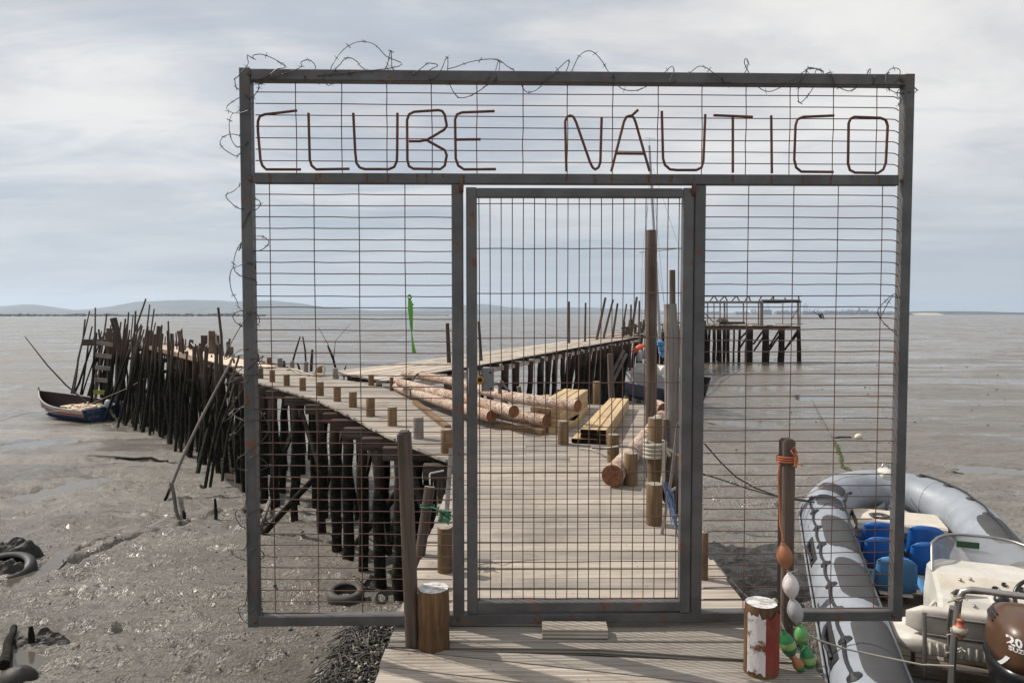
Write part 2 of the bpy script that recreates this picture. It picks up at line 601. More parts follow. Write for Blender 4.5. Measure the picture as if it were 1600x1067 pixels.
P['hullblue'] = paint('faded_blue_hull', (0.035, 0.09, 0.19), 0.5, bs=0.1)
P['hullred'] = paint('red_stripe', (0.20, 0.035, 0.025), 0.5)
P['hullgreen'] = paint('weedy_bottom', (0.045, 0.045, 0.016), 0.7, bs=0.4)
P['rope'] = paint('pale_rope', (0.42, 0.38, 0.31), 0.9, bs=0.8)
P['roped'] = paint('dark_rope', (0.045, 0.043, 0.04), 0.85, bs=0.6)
P['ropeo'] = paint('orange_rope', (0.42, 0.13, 0.06), 0.85, bs=0.6)
P['ropeg'] = paint('green_rope', (0.02, 0.16, 0.09), 0.8, bs=0.5)
P['ropeb'] = paint('blue_net', (0.10, 0.15, 0.26), 0.8, bs=0.5)
P['fbrown'] = paint('brown_float', (0.30, 0.115, 0.05), 0.5, bs=0.2)
P['fwhite'] = paint('white_float', (0.62, 0.56, 0.55), 0.55, bs=0.15)
P['fgrey'] = paint('grey_float', (0.36, 0.35, 0.36), 0.55, bs=0.15, dirt=0.6)
P['fgreen'] = paint('green_float', (0.02, 0.17, 0.05), 0.4, bs=0.15)
P['fpale'] = paint('pale_green_band', (0.24, 0.34, 0.12), 0.5, bs=0.2)
P['flight'] = paint('light_green_float', (0.10, 0.30, 0.09), 0.45, bs=0.15)
P['orange'] = paint('orange_cover', (0.55, 0.09, 0.03), 0.6, bs=0.4)
P['tape'] = paint('green_tape', (0.10, 0.34, 0.03), 0.4, bs=0.2)
P['brass'] = paint('brass_ring', (0.34, 0.20, 0.05), 0.5, metal=0.4)
P['plate'] = paint('steel_plate', (0.17, 0.17, 0.175), 0.45, metal=0.3, bs=0.15)
P['dash'] = paint('dash_beige', (0.55, 0.50, 0.42), 0.5)
P['greyhull'] = paint('grey_topsides', (0.33, 0.34, 0.36), 0.5)
P['buoy'] = paint('old_white_buoy', (0.60, 0.55, 0.42), 0.6, bs=0.4, dirt=0.7)
P['text'] = paint('white_lettering', (0.6, 0.6, 0.6), 0.6, bs=0.0)
P['textdim'] = paint('worn_lettering', (0.20, 0.24, 0.28), 0.7, bs=0.0)
P['shell'] = paint('bleached_shell', (0.34, 0.29, 0.23), 0.6, bs=0.5, dirt=0.8)
P['weed'] = paint('black_weed', (0.024, 0.022, 0.018), 0.6, bs=0.8, dirt=0.5, spec=.35)
P['yellow'] = paint('algae_yellow_board', (0.22, 0.24, 0.03), 0.7, bs=0.3)
P['endblack'] = paint('dark_shaded_ends', (0.010, 0.008, 0.007), 0.9, spec=.1)  # dark coated beam ends, with the shade on them put into this black
P['clod'] = paint('mud_clod', (0.075, 0.066, 0.054), 0.6, bs=0.5)
P['oldwhite'] = paint('old_white_paint', (0.36, 0.33, 0.29), 0.6, bs=.3, dirt=.7)
P['inner'] = paint('dark_bilge', (0.035, 0.018, 0.015), 0.7, bs=.3)
P['feather'] = paint('dark_feather', (0.04, 0.04, 0.04), 0.8)


def whitetop():
    m, t, p = newmat('salted_stump_top')
    ps = N(t, 'ShaderNodeTexCoord').outputs['Object']
    n1 = noise(t, ps, 24, 5, 0.6)
    col = mixc(t, rng(t, n1, 0.35, 0.6), (0.30, 0.28, 0.25), (0.66, 0.66, 0.66))
    setp(t, p, Base_Color=col, Roughness=0.8, Normal=bump(t, n1, 0.4, 0.01))
    return m


P['whitetop'] = whitetop()


def stain():
    m, t, p = newmat('rust_run')
    ps = N(t, 'ShaderNodeTexCoord').outputs['Object']
    n1 = noise(t, N(t, 'ShaderNodeMapping', ins={'Vector': ps, 'Scale': (1, 1, .25)}).outputs[0], 120, 4, 0.6)
    setp(t, p, Base_Color=mixc(t, n1, (0.05, 0.035, 0.028), (0.20, 0.09, 0.04)), Roughness=0.8, Alpha=rng(t, n1, .38, .6))
    return m


P['stain'] = stain()


def glass():
    m, t, p = newmat('smoked_acrylic')
    setp(t, p, Base_Color=(0.25, 0.26, 0.27), Roughness=0.08, Transmission_Weight=0.0, Alpha=0.42)
    return m


P['glass'] = glass()


def mudmat():
    m, t, p = newmat('wet_mud')
    ps = pos(t)
    dist = N(t, 'ShaderNodeVectorMath', operation='LENGTH', ins={0: ps}).outputs['Value']
    s = N(t, 'ShaderNodeSeparateXYZ', ins={0: ps})
    flat = N(t, 'ShaderNodeCombineXYZ', ins={0: s.outputs[0], 1: s.outputs[1], 2: 0.0}).outputs[0]
    streak = N(t, 'ShaderNodeMapping', ins={'Vector': flat, 'Scale': (0.045, 0.16, 1)}).outputs[0]
    a = noise(t, flat, 0.7, 6, 0.6, 0.6)
    f = noise(t, flat, 13, 8, 0.70, 0.0)
    f2 = noise(t, flat, 42, 5, 0.75)
    lg = noise(t, streak, 1.0, 7, 0.62, 0.8)
    md = noise(t, N(t, 'ShaderNodeMapping', ins={'Vector': flat, 'Scale': (0.35, 1.1, 1)}).outputs[0], 1.0, 7, 0.65, 0.8)
    col = mixc(t, rng(t, a, 0.3, 0.7), (0.148, 0.127, 0.100), (0.285, 0.255, 0.212))
    col = mixc(t, rng(t, f, 0.50, 0.38), col, (0.085, 0.073, 0.060))
    col = mixc(t, mth(t, 'MULTIPLY', rng(t, f2, 0.56, 0.66), 0.75), col, (0.40, 0.37, 0.32))
    col = mixc(t, mth(t, 'MULTIPLY', rng(t, f2, 0.44, 0.36), 0.6), col, (0.07, 0.06, 0.05))
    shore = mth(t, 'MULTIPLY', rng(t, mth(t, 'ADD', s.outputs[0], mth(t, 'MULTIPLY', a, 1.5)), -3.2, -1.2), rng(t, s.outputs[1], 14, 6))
    col = mixc(t, mth(t, 'MULTIPLY', shore, 0.6), col, (0.10, 0.085, 0.06))  # mud by the pier: wet, and its shade there mixed into the colour
    far = rng(t, dist, 12, 40)
    colf = mixc(t, rng(t, lg, 0.38, 0.62), (0.095, 0.079, 0.060), (0.215, 0.188, 0.153))
    colf = mixc(t, mth(t, 'MULTIPLY', rng(t, md, 0.60, 0.50), 0.7), colf, (0.115, 0.10, 0.08))
    col = mixc(t, far, col, colf)
    # wetness decides the gloss: thin films of water lie in the low streaks
    wet = rng(t, mth(t, 'ADD', mth(t, 'MULTIPLY', md, 0.55), mth(t, 'MULTIPLY', a, 0.45)), 0.42, 0.58)
    rg = mth(t, 'SUBTRACT', 0.41, mth(t, 'MULTIPLY', wet, 0.19))
    film = mth(t, 'MULTIPLY', rng(t, lg, 0.50, 0.545), rng(t, dist, 9, 26))
    rg = mth(t, 'ADD', rg, mth(t, 'MULTIPLY', f, 0.1), clamp=True)
    rg = mth(t, 'SUBTRACT', rg, mth(t, 'MULTIPLY', film, 0.26), clamp=True)
    col = mixc(t, mth(t, 'MULTIPLY', film, 0.35), col, (0.12, 0.11, 0.095))
    vo = N(t, 'ShaderNodeTexVoronoi', feature='F1', ins={'Vector': flat, 'Scale': 34.0, 'Randomness': 1.0})
    h = mth(t, 'ADD', mth(t, 'MULTIPLY', f, 2.4), mth(t, 'ADD', mth(t, 'MULTIPLY', f2, 1.2), mth(t, 'MULTIPLY', vo.outputs[0], 0.9)))
    near = rng(t, dist, 60, 8)
    b1 = bump(t, h, 1.0, 0.06)
    b1n = b1.node
    t.links.new(mth(t, 'ADD', mth(t, 'MULTIPLY', near, 0.72), 0.10), b1n.inputs['Strength'])
    b2 = bump(t, mth(t, 'ADD', md, mth(t, 'MULTIPLY', lg, 2.0)), 0.5, 0.25, b1)
    setp(t, p, Base_Color=col, Roughness=rg, Normal=b2, Specular_IOR_Level=rng(t, dist, 10, 30, 0.95, 0.6))
    return m


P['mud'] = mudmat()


def watermat(name, col, rip=0.05, sc=3.0, rough=0.06):
    m, t, p = newmat(name)
    ps = pos(t)
    n = noise(t, N(t, 'ShaderNodeMapping', ins={'Vector': ps, 'Scale': (1, 2.5, 1)}).outputs[0], sc, 4, 0.6)
    setp(t, p, Base_Color=col, Roughness=rough, Normal=bump(t, n, rip, 0.05), Specular_IOR_Level=0.5)
    return m


P['water'] = watermat('silty_water', (0.145, 0.125, 0.098), 0.55, 1.3, 0.28)
P['puddle'] = watermat('puddle_water', (0.085, 0.075, 0.06), 0.05, 4.0, 0.05)
# ================================================================== THE SETTING
PUD = []      # (cx, cy, rx, ry, rot, level drop)


def addpud(u0, v0, u1, v1, ry, drop=0.05):
    a = onmud(u0, v0); b = onmud(u1, v1)
    c = (a + b) / 2
    PUD.append((c.x, c.y, (b - a).length / 2, ry, math.atan2(b.y - a.y, b.x - a.x), drop))


BIG = []


addpud(20, 775, 160, 752, 0.55)
addpud(130, 712, 285, 722, 0.28)
addpud(-40, 700, 110, 690, 0.8)
addpud(-30, 1062, 55, 1020, 0.34, 0.07)
addpud(30, 912, 100, 868, 0.14, 0.06)
addpud(-30, 925, 50, 895, 0.35, 0.09)
addpud(330, 690, 395, 770, 0.4)
addpud(100, 868, 250, 820, 0.05, 0.05)
addpud(1085, 573, 1262, 573, 5.0, 0.03)
addpud(1120, 660, 1230, 668, .8, .02)
addpud(1240, 622, 1300, 622, 1.6, 0.03)
addpud(1500, 735, 1640, 740, .6, 0.02)
CH = [onmud(*p) for p in ((-60, 960), (40, 905), (150, 862), (240, 838), (310, 812), (350, 800), (395, 795), (460, 800))]


def mud_h(X, Y):
    Z = mud_base(X, Y)
    r = np.sqrt(X * X + Y * Y)
    near = 1 - sstep(14, 45, r)
    amp = 0.10 * near + 0.07
    Z = Z + (fbm(X * 0.55, Y * 0.9, 4, 3) - 0.47) * amp * 1.6
    Z = Z + (fbm(X * 2.6, Y * 3.2, 4, 11) - 0.47) * 0.085 * near
    Z = Z + (fbm(X * 12, Y * 14, 3, 23) - 0.44) * 0.034 * near
    Z = Z + (fbm(X * 0.05, Y * 0.17, 4, 31) - 0.47) * 0.17 * (1 - near)
    rv = np.abs(fbm(X * 0.9 + Y * 0.5, Y * 1.9 - X * .4, 3, 91) - 0.44)
    Z = Z - 0.085 * near * np.clip(1 - rv * 24, 0, 1) * sstep(.45, .6, fbm(X * .5, Y * .5, 2, 8) + .12)
    Z = Z + 0.05 * near * (sstep(0.50, 0.62, fbm(X * 4.2, Y * 6.0, 3, 41)))
    d = np.full(X.shape, 1e9)
    for a, b in zip(CH[:-1], CH[1:]):
        vx, vy = b.x - a.x, b.y - a.y
        L = vx * vx + vy * vy
        t = np.clip(((X - a.x) * vx + (Y - a.y) * vy) / L, 0, 1)
        d = np.minimum(d, np.hypot(X - a.x - t * vx, Y - a.y - t * vy))
    d = d + (fbm(X * 2, Y * 2, 3, 77) - 0.5) * 0.14
    Z = Z - 0.17 * (1 - sstep(0.03, 0.14, d)) + 0.08 * (1 - sstep(0.16, 0.7, d))
    for cx, cy, rx, ry, ro, dr in PUD:
        c, s = math.cos(ro), math.sin(ro)
        a = ((X - cx) * c + (Y - cy) * s) / rx
        b = (-(X - cx) * s + (Y - cy) * c) / ry
        q = np.sqrt(a * a + b * b) + (fbm(X * 1.6, Y * 1.6, 3, 5) - 0.5) * 0.5
        k = 1 - sstep(0.75, 1.15, q)
        lev = mz(cx, cy) - dr - 0.05
        Z = Z * (1 - k) + np.minimum(Z, lev) * k
    # a dug-out hollow at the foot of the shore, bottom left
    return Z


def grid_mesh(name, X, Y, Z, mat):
    r, c = X.shape
    me = bpy.data.meshes.new(name)
    n = r * c
    me.vertices.add(n)
    co = np.empty((n, 3), np.float32)
    co[:, 0] = X.ravel(); co[:, 1] = Y.ravel(); co[:, 2] = Z.ravel()
    me.vertices.foreach_set('co', co.ravel())
    i = np.arange(r - 1)[:, None] * c + np.arange(c - 1)[None, :]
    q = np.stack([i, i + 1, i + c + 1, i + c], -1).reshape(-1, 4)
    me.loops.add(q.size)
    me.loops.foreach_set('vertex_index', q.ravel())
    me.polygons.add(len(q))
    me.polygons.foreach_set('loop_start', np.arange(len(q)) * 4)
    me.polygons.foreach_set('use_smooth', np.ones(len(q), bool))
    me.update(calc_edges=True)
    me.validate()
    me.materials.append(mat)
    o = bpy.data.objects.new(name, me)
    C.objects.link(o)
    return o


ys = [1.2]
while ys[-1] < 32:
    ys.append(ys[-1] * 1.0075 if ys[-1] > 3 else ys[-1] * 1.05)
while ys[-1] < 13000:
    ys.append(ys[-1] * 1.03)
ys = np.array([-14, -9, -6, -4, -2.5, -1.2, 0.0, 0.7] + ys)
ts = np.tan(np.linspace(-1.15, 1.15, 620))
YY, TT = np.meshgrid(ys, ts, indexing='ij')
XX = TT * (np.maximum(YY, 0) + 4.0)
ZZ = mud_h(XX, YY)
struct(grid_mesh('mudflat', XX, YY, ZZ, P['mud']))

# standing water far out on the flats, and in the hollows near by
wy = np.array([52.0, 9000.0]); wx = np.array([-1.0, 1.0])
mb = MB()
for (y0, y1) in ((40, 13500),):
    mb.face(mb.ring([(-y0 * 3 - 400, y0, -4.115), (y0 * 3 + 400, y0, -4.115), (y1 * 2.6, y1, -4.115), (-y1 * 2.6, y1, -4.115)]))
struct(mb.build('tide_water', P['water']))
for i, (cx, cy, rx, ry, ro, dr) in enumerate(PUD):
    mb = MB()
    lev = mz(cx, cy) - dr + 0.012
    pts = []
    for k in range(40):
        a = 2 * math.pi * k / 40
        x, y = math.cos(a) * rx * 1.25, math.sin(a) * ry * 1.25
        pts.append((cx + x * math.cos(ro) - y * math.sin(ro), cy + x * math.sin(ro) + y * math.cos(ro), lev))
    mb.face(mb.ring(pts))
    struct(mb.build('puddle', P['puddle']))


def simple(name, col, rough=0.9):
    m, t, p = newmat(name)
    ps = pos(t)
    n = noise(t, N(t, 'ShaderNodeMapping', ins={'Vector': ps, 'Scale': (0.004, 0.004, 0.02)}).outputs[0], 1.0, 6, 0.6)
    c = mixc(t, rng(t, n, 0.35, 0.65), tuple(x * 0.7 for x in col), tuple(x * 1.35 for x in col))
    setp(t, p, Base_Color=c, Roughness=rough)
    return m


hillm = simple('distant_scrub', (0.04, 0.05, 0.045))
treem = simple('distant_trees', (0.035, 0.045, 0.03))
sandm = simple('distant_sand', (0.30, 0.27, 0.22))


def ridge(name, prof, D, depth, mat, seed=0, base=-4.2, rough=1.0):
    """a hill range: prof in picture points (x, y of its crest); a real ridge with slopes towards and away"""
    us = np.array([p[0] for p in prof], float); vs = np.array([p[1] for p in prof], float)
    uu = np.arange(us[0], us[-1] + 0.1, 3.0)
    vv = np.interp(uu, us, vs)
    vv = np.convolve(np.pad(vv, 4, mode='edge'), np.ones(9) / 9, 'valid')
    K = 12
    X = np.zeros((K, len(uu))); Y = X.copy(); Z = X.copy()
    for j, (u, v) in enumerate(zip(uu, vv)):
        top = ony(u, v, D).z
        for k in range(K):
            s = k / (K - 1)
            y = D - depth * (1 - s * 1.0) if s < 1 else D
            s2 = s / 0.75
            if s <= 0.75:
                y = D - depth * (1 - s2); h = s2 ** 1.25
            else:
                q = (s - 0.75) / 0.25
                y = D + depth * q; h = (1 - q) ** 1.2
            X[k, j] = (u - 800) / F * D * (1 + 0.00)
            Y[k, j] = y
            Z[k, j] = base + (top - base) * h
    Nn = (fbm(X * 0.004 + seed, Y * 0.004, 5, seed) - 0.47)
    w = np.sin(np.linspace(0, math.pi, K))[:, None]
    Z = Z + Nn * rough * 20 * w * (D / 5000)
    return struct(grid_mesh(name, X, Y, Z, mat))


ridge('hills', [(-500, 478), (-300, 472), (-120, 480), (0, 479), (40, 475), (60, 474), (90, 481), (130, 485), (165, 481), (210, 472), (250, 469), (300, 467), (350, 469), (372, 471), (400, 469), (430, 470), (470, 474), (510, 479), (560, 484), (600, 486), (700, 486)], 6500, 900, hillm, 1)
ridge('hills', [(520, 489), (600, 484), (650, 483), (700, 481), (735, 474), (760, 474), (790, 479), (830, 482), (870, 480), (930, 480), (980, 482), (1040, 486), (1100, 489.5)], 8200, 900, hillm, 5)
ridge('hills', [(-500, 487), (-200, 486), (60, 485.5), (130, 487), (400, 487), (700, 486.5), (900, 487), (1100, 488.5), (1200, 489)], 5200, 400, hillm, 9, rough=0.3)
ridge('hills', [(1370, 489), (1400, 487), (1440, 486), (1490, 486), (1540, 486.5), (1580, 488), (1700, 488.5), (2100, 488)], 3600, 300, hillm, 12, rough=0.25)


def treeline(u0, u1, v, D, seed, hmax):
    """a low tree-covered bank: bumpy crowns one behind another"""
    rnd = random.Random(seed)
    mb = MB()
    x0 = (u0 - 800) / F * D; x1 = (u1 - 800) / F * D
    n = int((x1 - x0) / 6)
    for i in range(n):
        x = x0 + (x1 - x0) * i / n
        h = hmax * (0.35 + 0.65 * float(fbm(np.array(x * 0.02), np.array(seed * 1.0), 4, seed))) * rnd.uniform(0.6, 1.0)
        for _ in range(2):
            cx = x + rnd.uniform(-5, 5); cy = D + rnd.uniform(-14, 14); w = rnd.uniform(4, 7)
            pr = [(w * math.sin(math.pi * k / 5) ** 0.6, -4.3 + h * k / 5) for k in range(6)]
            mb.lathe((cx, cy, 0), pr, 7, sm=False)
    return struct(mb.build('treeline', treem), 'stuff')


treeline(-350, 420, 491, 1500, 3, 9.5)
ridge('shore', [(-500, 491.2), (0, 491), (420, 491.4), (700, 491.6)], 1880, 60, treem, 4, base=-4.15, rough=0.1)
ridge('shore', [(1420, 489.6), (1436, 488.6), (1462, 488.8), (1466, 489.8)], 3200, 60, sandm, 6, base=-4.15, rough=0.0)

# the port on the far bank
portm = paint('port_grey', (0.16, 0.17, 0.19), 0.7)
portw = paint('port_white', (0.55, 0.55, 0.56), 0.7)
PD = 3600.0
PORT = [(1127, 9, 'mast'), (1178, 9, 'gantry'), (1199, 14, 'gantry'), (1222, 9, 'crane'), (1228, 7, 'crane'), (1258, 16, 'gantry'), (1264, 9, 'crane'), (1272, 8, 'crane'), (1277, 8, 'crane'),
        (1316, 8, 'crane'), (1325, 9, 'crane'), (1331, 7, 'gantry'), (1342, 9, 'tower'), (1353, 8, 'gantry'), (1361, 6, 'crane')]
ORD = ['first', 'second', 'third', 'fourth', 'fifth', 'sixth', 'seventh', 'eighth', 'ninth', 'tenth', 'eleventh', 'twelfth', 'thirteenth', 'fourteenth', 'fifteenth', 'sixteenth', 'seventeenth', 'eighteenth', 'nineteenth', 'twentieth']


def ordw(i):
    return ORD[i] if i < len(ORD) else ORD[i - 20].join(('twenty ', '')) if i < 39 else str(i + 1) + 'th'


for i, (u, h, k) in enumerate(PORT):
    x = (u - 800) / F * PD; H = h / F * PD + 6; g = -4.2
    mb = MB()
    if k == 'gantry':
        for sx in (-6, 6):
            for sy in (-5, 5):
                mb.beam((x + sx, PD + sy, g), (x + sx, PD + sy, g + H * .75), 1.2, 1.2)
        mb.beam((x - 22, PD, g + H * .75), (x + 14, PD, g + H * .75), 3, 2)
        mb.beam((x, PD, g + H * .75), (x, PD, g + H), 1.2, 1.2)
        mb.beam((x, PD, g + H), (x - 20, PD, g + H * .78), .7, .7); mb.beam((x, PD, g + H), (x + 12, PD, g + H * .78), .7, .7)
    elif k == 'crane':
        mb.beam((x, PD, g), (x, PD, g + H * .7), 2.6, 2.6)
        mb.beam((x - 3, PD, g + H * .6), (x + 9, PD, g + H), 1.3, 1.3)
        mb.beam((x - 5, PD, g + H * .7), (x + 2, PD, g + H * .7), 2.4, 2.4)
    elif k == 'tower':
        mb.beam((x, PD, g), (x, PD, g + H), 7, 7); mb.beam((x - 7, PD, g + H * .7), (x + 7, PD, g + H * .7), 4, 4)
    else:
        mb.tube([(x, PD, g), (x, PD, g + H)], [1.0, 0.4], 6)
    if k in ('gantry', 'crane'):
        solo(mb, 'harbour_crane', portm, ('pale gantry crane' if k == 'gantry' else 'thin jib crane') + ' on the far port skyline, %s structure from the left' % ORD[i], 'crane', group='port skyline on the far bank')
    else:
        solo(mb, 'harbour_tower', portm, 'thin tower on the far port skyline, %s structure from the left' % ORD[i], 'tower', group='port skyline on the far bank')
for i, (u0, u1, h, w) in enumerate([(1104, 1126, 2.4, 0), (1150, 1172, 2.2, 0), (1173, 1190, 4.5, 1), (1194, 1207, 5, 0), (1214, 1236, 3.4, 0), (1238, 1249, 3.6, 0), (1255, 1288, 3.2, 0), (1290, 1312, 3.6, 0), (1313, 1336, 3.2, 0), (1338, 1360, 4, 0), (1362, 1400, 2.8, 0)]):
    x0 = (u0 - 800) / F * PD; x1 = (u1 - 800) / F * PD; H = h / F * PD + 5
    mb = MB()
    mb.box(((x0 + x1) / 2, PD + 30, -4.2 + H / 2), (x1 - x0, 40, H))
    for k in range(3):
        xx = x0 + (x1 - x0) * (k + .5) / 3
        mb.box((xx, PD + 26, -4.2 + H + 1.5), ((x1 - x0) / 5, 20, 3 + (k * 7 + i) % 4))
    solo(mb, 'port_building', portw if w else portm, ('white' if w else 'grey') + ' low dock building on the far bank, %s from the left' % ORD[i], 'building', group='dock buildings on the far bank')

# the air
mb = MB()
hx0, hx1, hy0, hy1, hz0, hz1 = -13000, 13000, -60, 13800, -6.5, 330
v = mb.ring([(hx0, hy0, hz0), (hx1, hy0, hz0), (hx1, hy1, hz0), (hx0, hy1, hz0), (hx0, hy0, hz1), (hx1, hy0, hz1), (hx1, hy1, hz1), (hx0, hy1, hz1)])
for f in ((0, 3, 2, 1), (4, 5, 6, 7), (0, 1, 5, 4), (1, 2, 6, 5), (2, 3, 7, 6), (3, 0, 4, 7)):
    mb.face([v[i] for i in f])
hm = bpy.data.materials.new('air'); hm.use_nodes = True
ht = hm.node_tree; ht.nodes.clear()
pv = N(ht, 'ShaderNodeVolumePrincipled', ins={'Color': (0.70, 0.83, 1.0), 'Density': 0.00008, 'Anisotropy': 0.25})
N(ht, 'ShaderNodeOutputMaterial', ins={'Volume': pv.outputs[0]})
struct(mb.build('haze', hm), 'stuff')
# ================================================================== THE PIER THE GATE STANDS ON
EDGE = [(-50, -0.6), (7.26, -0.6), (9.18, -1.8), (10.5, -2.45), (12.74, -3.68), (15.3, -5.5), (16.4, -6.3), (20.8, -8.6)]
EY = [a for a, b in EDGE]; EX = [b for a, b in EDGE]
REDGE = [(-50, 1.3), (6.2, 1.3), (7.2, 1.5), (9.3, 2.45), (11.92, 2.5), (11.93, -1.12), (14.1, -2.42), (15.1, -3.0), (16.6, -4.15), (18.4, -5.15), (20.3, -6.8), (20.8, -7.1)]
RY = [a for a, b in REDGE]; RX = [b for a, b in REDGE]


def xl(y): return float(np.interp(y, EY, EX))
def xr(y): return float(np.interp(y, RY, RX))


def jit(a): return random.uniform(-a, a)


def rough_log(mb, p0, p1, r0, r1=None, n=12, seg=6, wob=0.012, bend=(0, 0, 0), m=0, cm=None, rj=0.05):
    p0 = Vector(p0); p1 = Vector(p1); r1 = r1 or r0
    pts = []; rr = []
    for i in range(seg + 1):
        t = i / seg
        p = p0.lerp(p1, t) + Vector(bend) * math.sin(math.pi * t)
        if 0 < i < seg:
            p += Vector((jit(wob), jit(wob), jit(wob)))
        pts.append(p); rr.append((r0 + (r1 - r0) * t) * (1 + jit(rj)))
    mb.tube(pts, rr, n, m=m, cm=cm)
    return mb


pier = thing('wooden_pier', 'weathered grey plank walkway running from the gate and bending left over the mud', 'pier', (0.35, 3.4, -1.4))
TH = 0.032
mb = MB()


def slat(a0, b0, a1, b1, y0, y1, za, zb):
    """one deck board, near edge a0..b0 at y0, far edge a1..b1 at y1"""
    o = random.random() * 9; L = b0 - a0; v0 = random.random() * 3; w = y1 - y0
    c = .003
    top = mb.ring([(a0, y0 + c, za), (b0, y0 + c, zb), (b1, y1 - c, zb), (a1, y1 - c, za)])
    mid = mb.ring([(a0, y0, za - c), (b0, y0, zb - c), (b1, y1, zb - c), (a1, y1, za - c)])
    bot = mb.ring([(a0, y0, za - TH), (b0, y0, zb - TH), (b1, y1, zb - TH), (a1, y1, za - TH)])
    uvt = [(o, v0), (o + L, v0), (o + L, v0 + w), (o, v0 + w)]
    mb.face(top, uvt); mb.face(bot[::-1], uvt[::-1])
    for r0_, r1_ in ((mid, top), (bot, mid)):
        for i in range(4):
            j = (i + 1) % 4
            mb.face((r0_[i], r0_[j], r1_[j], r1_[i]), [(o, 0), (o + L * (i % 2 == 0), 0), (o + L * (i % 2 == 0), TH), (o, TH)])


e_j = 0
y = 3.44
while y < 20.7:
    w = 0.16 + jit(.006)
    yc = y + w / 2
    e_j = jit(.022)
    a = min(xl(y), xl(y + w)) if yc > 7.2 else xl(yc)
    b = xr(yc)
    if yc < 7.2:
        joints = [a + jit(.012), b + jit(.012)]
    elif yc < 11.92:
        j = random.choice([0.15, 0.62, 1.1]) if a < 0.1 else 0.6
        joints = [a + jit(.03), j + jit(.02), b + jit(.03)]
    else:
        joints = [a + jit(.03), b + jit(.03)]
    for q in range(len(joints) - 1):
        zz = -TH / 2 + jit(0.004)
        tl = jit(0.003)
        g_ = 0.0065 + jit(.002)
        ea = [joints[q] + .002] * 2; eb = [joints[q + 1] - .002] * 2
        if q == 0 and yc > 7.2: ea = [xl(y + g_) + e_j, xl(y + w - g_) + e_j]
        if q == len(joints) - 2 and yc > 11.95: eb = [xr(y + g_), xr(y + w - g_)]
        slat(ea[0], eb[0], ea[1], eb[1], y + g_, y + w - g_, zz + TH / 2 + tl, zz + TH / 2 - tl)
    y += w
# the fan of boards in front of the gate and the boards behind the camera
lines = [(3.435, 3.435), (3.285, 3.275)]
for (a0, b0), (a1, b1) in ((lines[0], lines[1]),):
    mb.beam((-0.6, (a0 + a1) / 2, -TH / 2), (1.32, (b0 + b1) / 2, -TH / 2), 0.145, TH, c=.003)


def quadboard(xa, ya0, ya1, xb, yb0, yb1):
    """board between x=xa and x=xb whose long edges run ya0->yb0 (far) and ya1->yb1 (near)"""
    g = 0.006
    top = [(xa, ya0 - g, -0.001), (xa, ya1 + g, -0.001), (xb, yb1 + g, -0.001), (xb, yb0 - g, -0.001)]
    bot = [(p[0], p[1], -TH) for p in top]
    t = mb.ring(top); b = mb.ring(bot)
    o = random.random() * 9
    L = xb - xa
    mb.face(t, [(o, ya0), (o, ya1), (o + L, yb1), (o + L, yb0)])
    mb.face(b[::-1], None)
    for i in range(4):
        j = (i + 1) % 4
        mb.face((t[j], t[i], b[i], b[j]), [(o, 0), (o + .5, 0), (o + .5, TH), (o, TH)])


def sk(x, y0, s): return y0 + s * (x + 0.6)


quadboard(-0.6, 3.272, 3.225, 0.42, 3.272, 3.20)
quadboard(0.42, 3.272, 3.20, 1.37, 3.268, 3.06)
s2 = -0.16; s3 = -0.217
quadboard(-0.6, 3.22, 3.212, 1.37, 3.06, 3.212 + s3 * 1.97)
yy = 3.212
for i in range(26):
    w = 0.168
    xa, xb = -0.6 + jit(.008), 1.38 + jit(.012)
    quadboard(xa, yy, yy - w, xb, yy + s3 * 1.97, yy - w + s3 * 1.97)
    yy -= w
NW = 0
for yb in np.arange(0.9, 8.4, .08):
    for x in (-.5, -.08, .35, .78, 1.2):
        if random.random() < .42:
            xx, yy2 = x + jit(.02), yb + jit(.02)
            if yy2 < 3.4 and random.random() < .3: continue
            c_ = [(xx + .0042 * math.cos(k * 1.047), yy2 + .0042 * math.sin(k * 1.047), .0052) for k in range(6)]
            mb.face(mb.ring(c_), None, 1)
mb.build('deck', [W['deck'], P['rust']], pier)

# framing under the deck
mb = MB()
for yb in np.arange(3.7, 7.0, 1.05):
    mb.beam((-0.64, yb, -0.14), (1.34, yb, -0.14), 0.1, 0.2)
for yb in np.arange(0.2, 3.6, 1.1):
    mb.beam((-0.56, yb, -0.14), (1.3, yb, -0.14), 0.1, 0.2)
for x in (-0.5, 0.35, 1.2):
    mb.beam((x, -1.2, -0.29), (x, 7.3, -0.29), 0.1, 0.1)
mb.build('cross_beam', W['grey'], pier)
frames = [7.6, 8.6, 9.25, 10.05, 10.85, 11.55, 12.6, 13.8, 14.9, 15.7, 16.8, 18.0, 19.3]
for i, yb in enumerate(frames):
    mb = MB()
    mb.beam((xl(yb) - 0.20 + jit(.06), yb, -0.17), (max(xr(yb), xl(yb) + 1.9), yb, -0.17), 0.14, 0.17)
    mb.build('cross_beam', W['pile'], pier)
mb = MB()
for off in (0.12, 1.0, 1.75):
    for a, b in zip(frames[:-1], frames[1:]):
        mb.beam((xl(a) + off, a, -0.06), (xl(b) + off, b, -0.06), 0.07, 0.05)
mb.build('stringer', W['grey'], pier)


def pile(parent, x, y, top, r, lean=(0, 0), n=12, mat='pile'):
    mb = MB()
    z0 = mz(x, y) - 0.45
    h = top - z0
    rough_log(mb, (x + lean[0] * h, y + lean[1] * h, z0), (x, y, top), r * 1.12, r, n=n, seg=9, wob=0.025, rj=.11)
    return mb.build('pile', W[mat], parent)


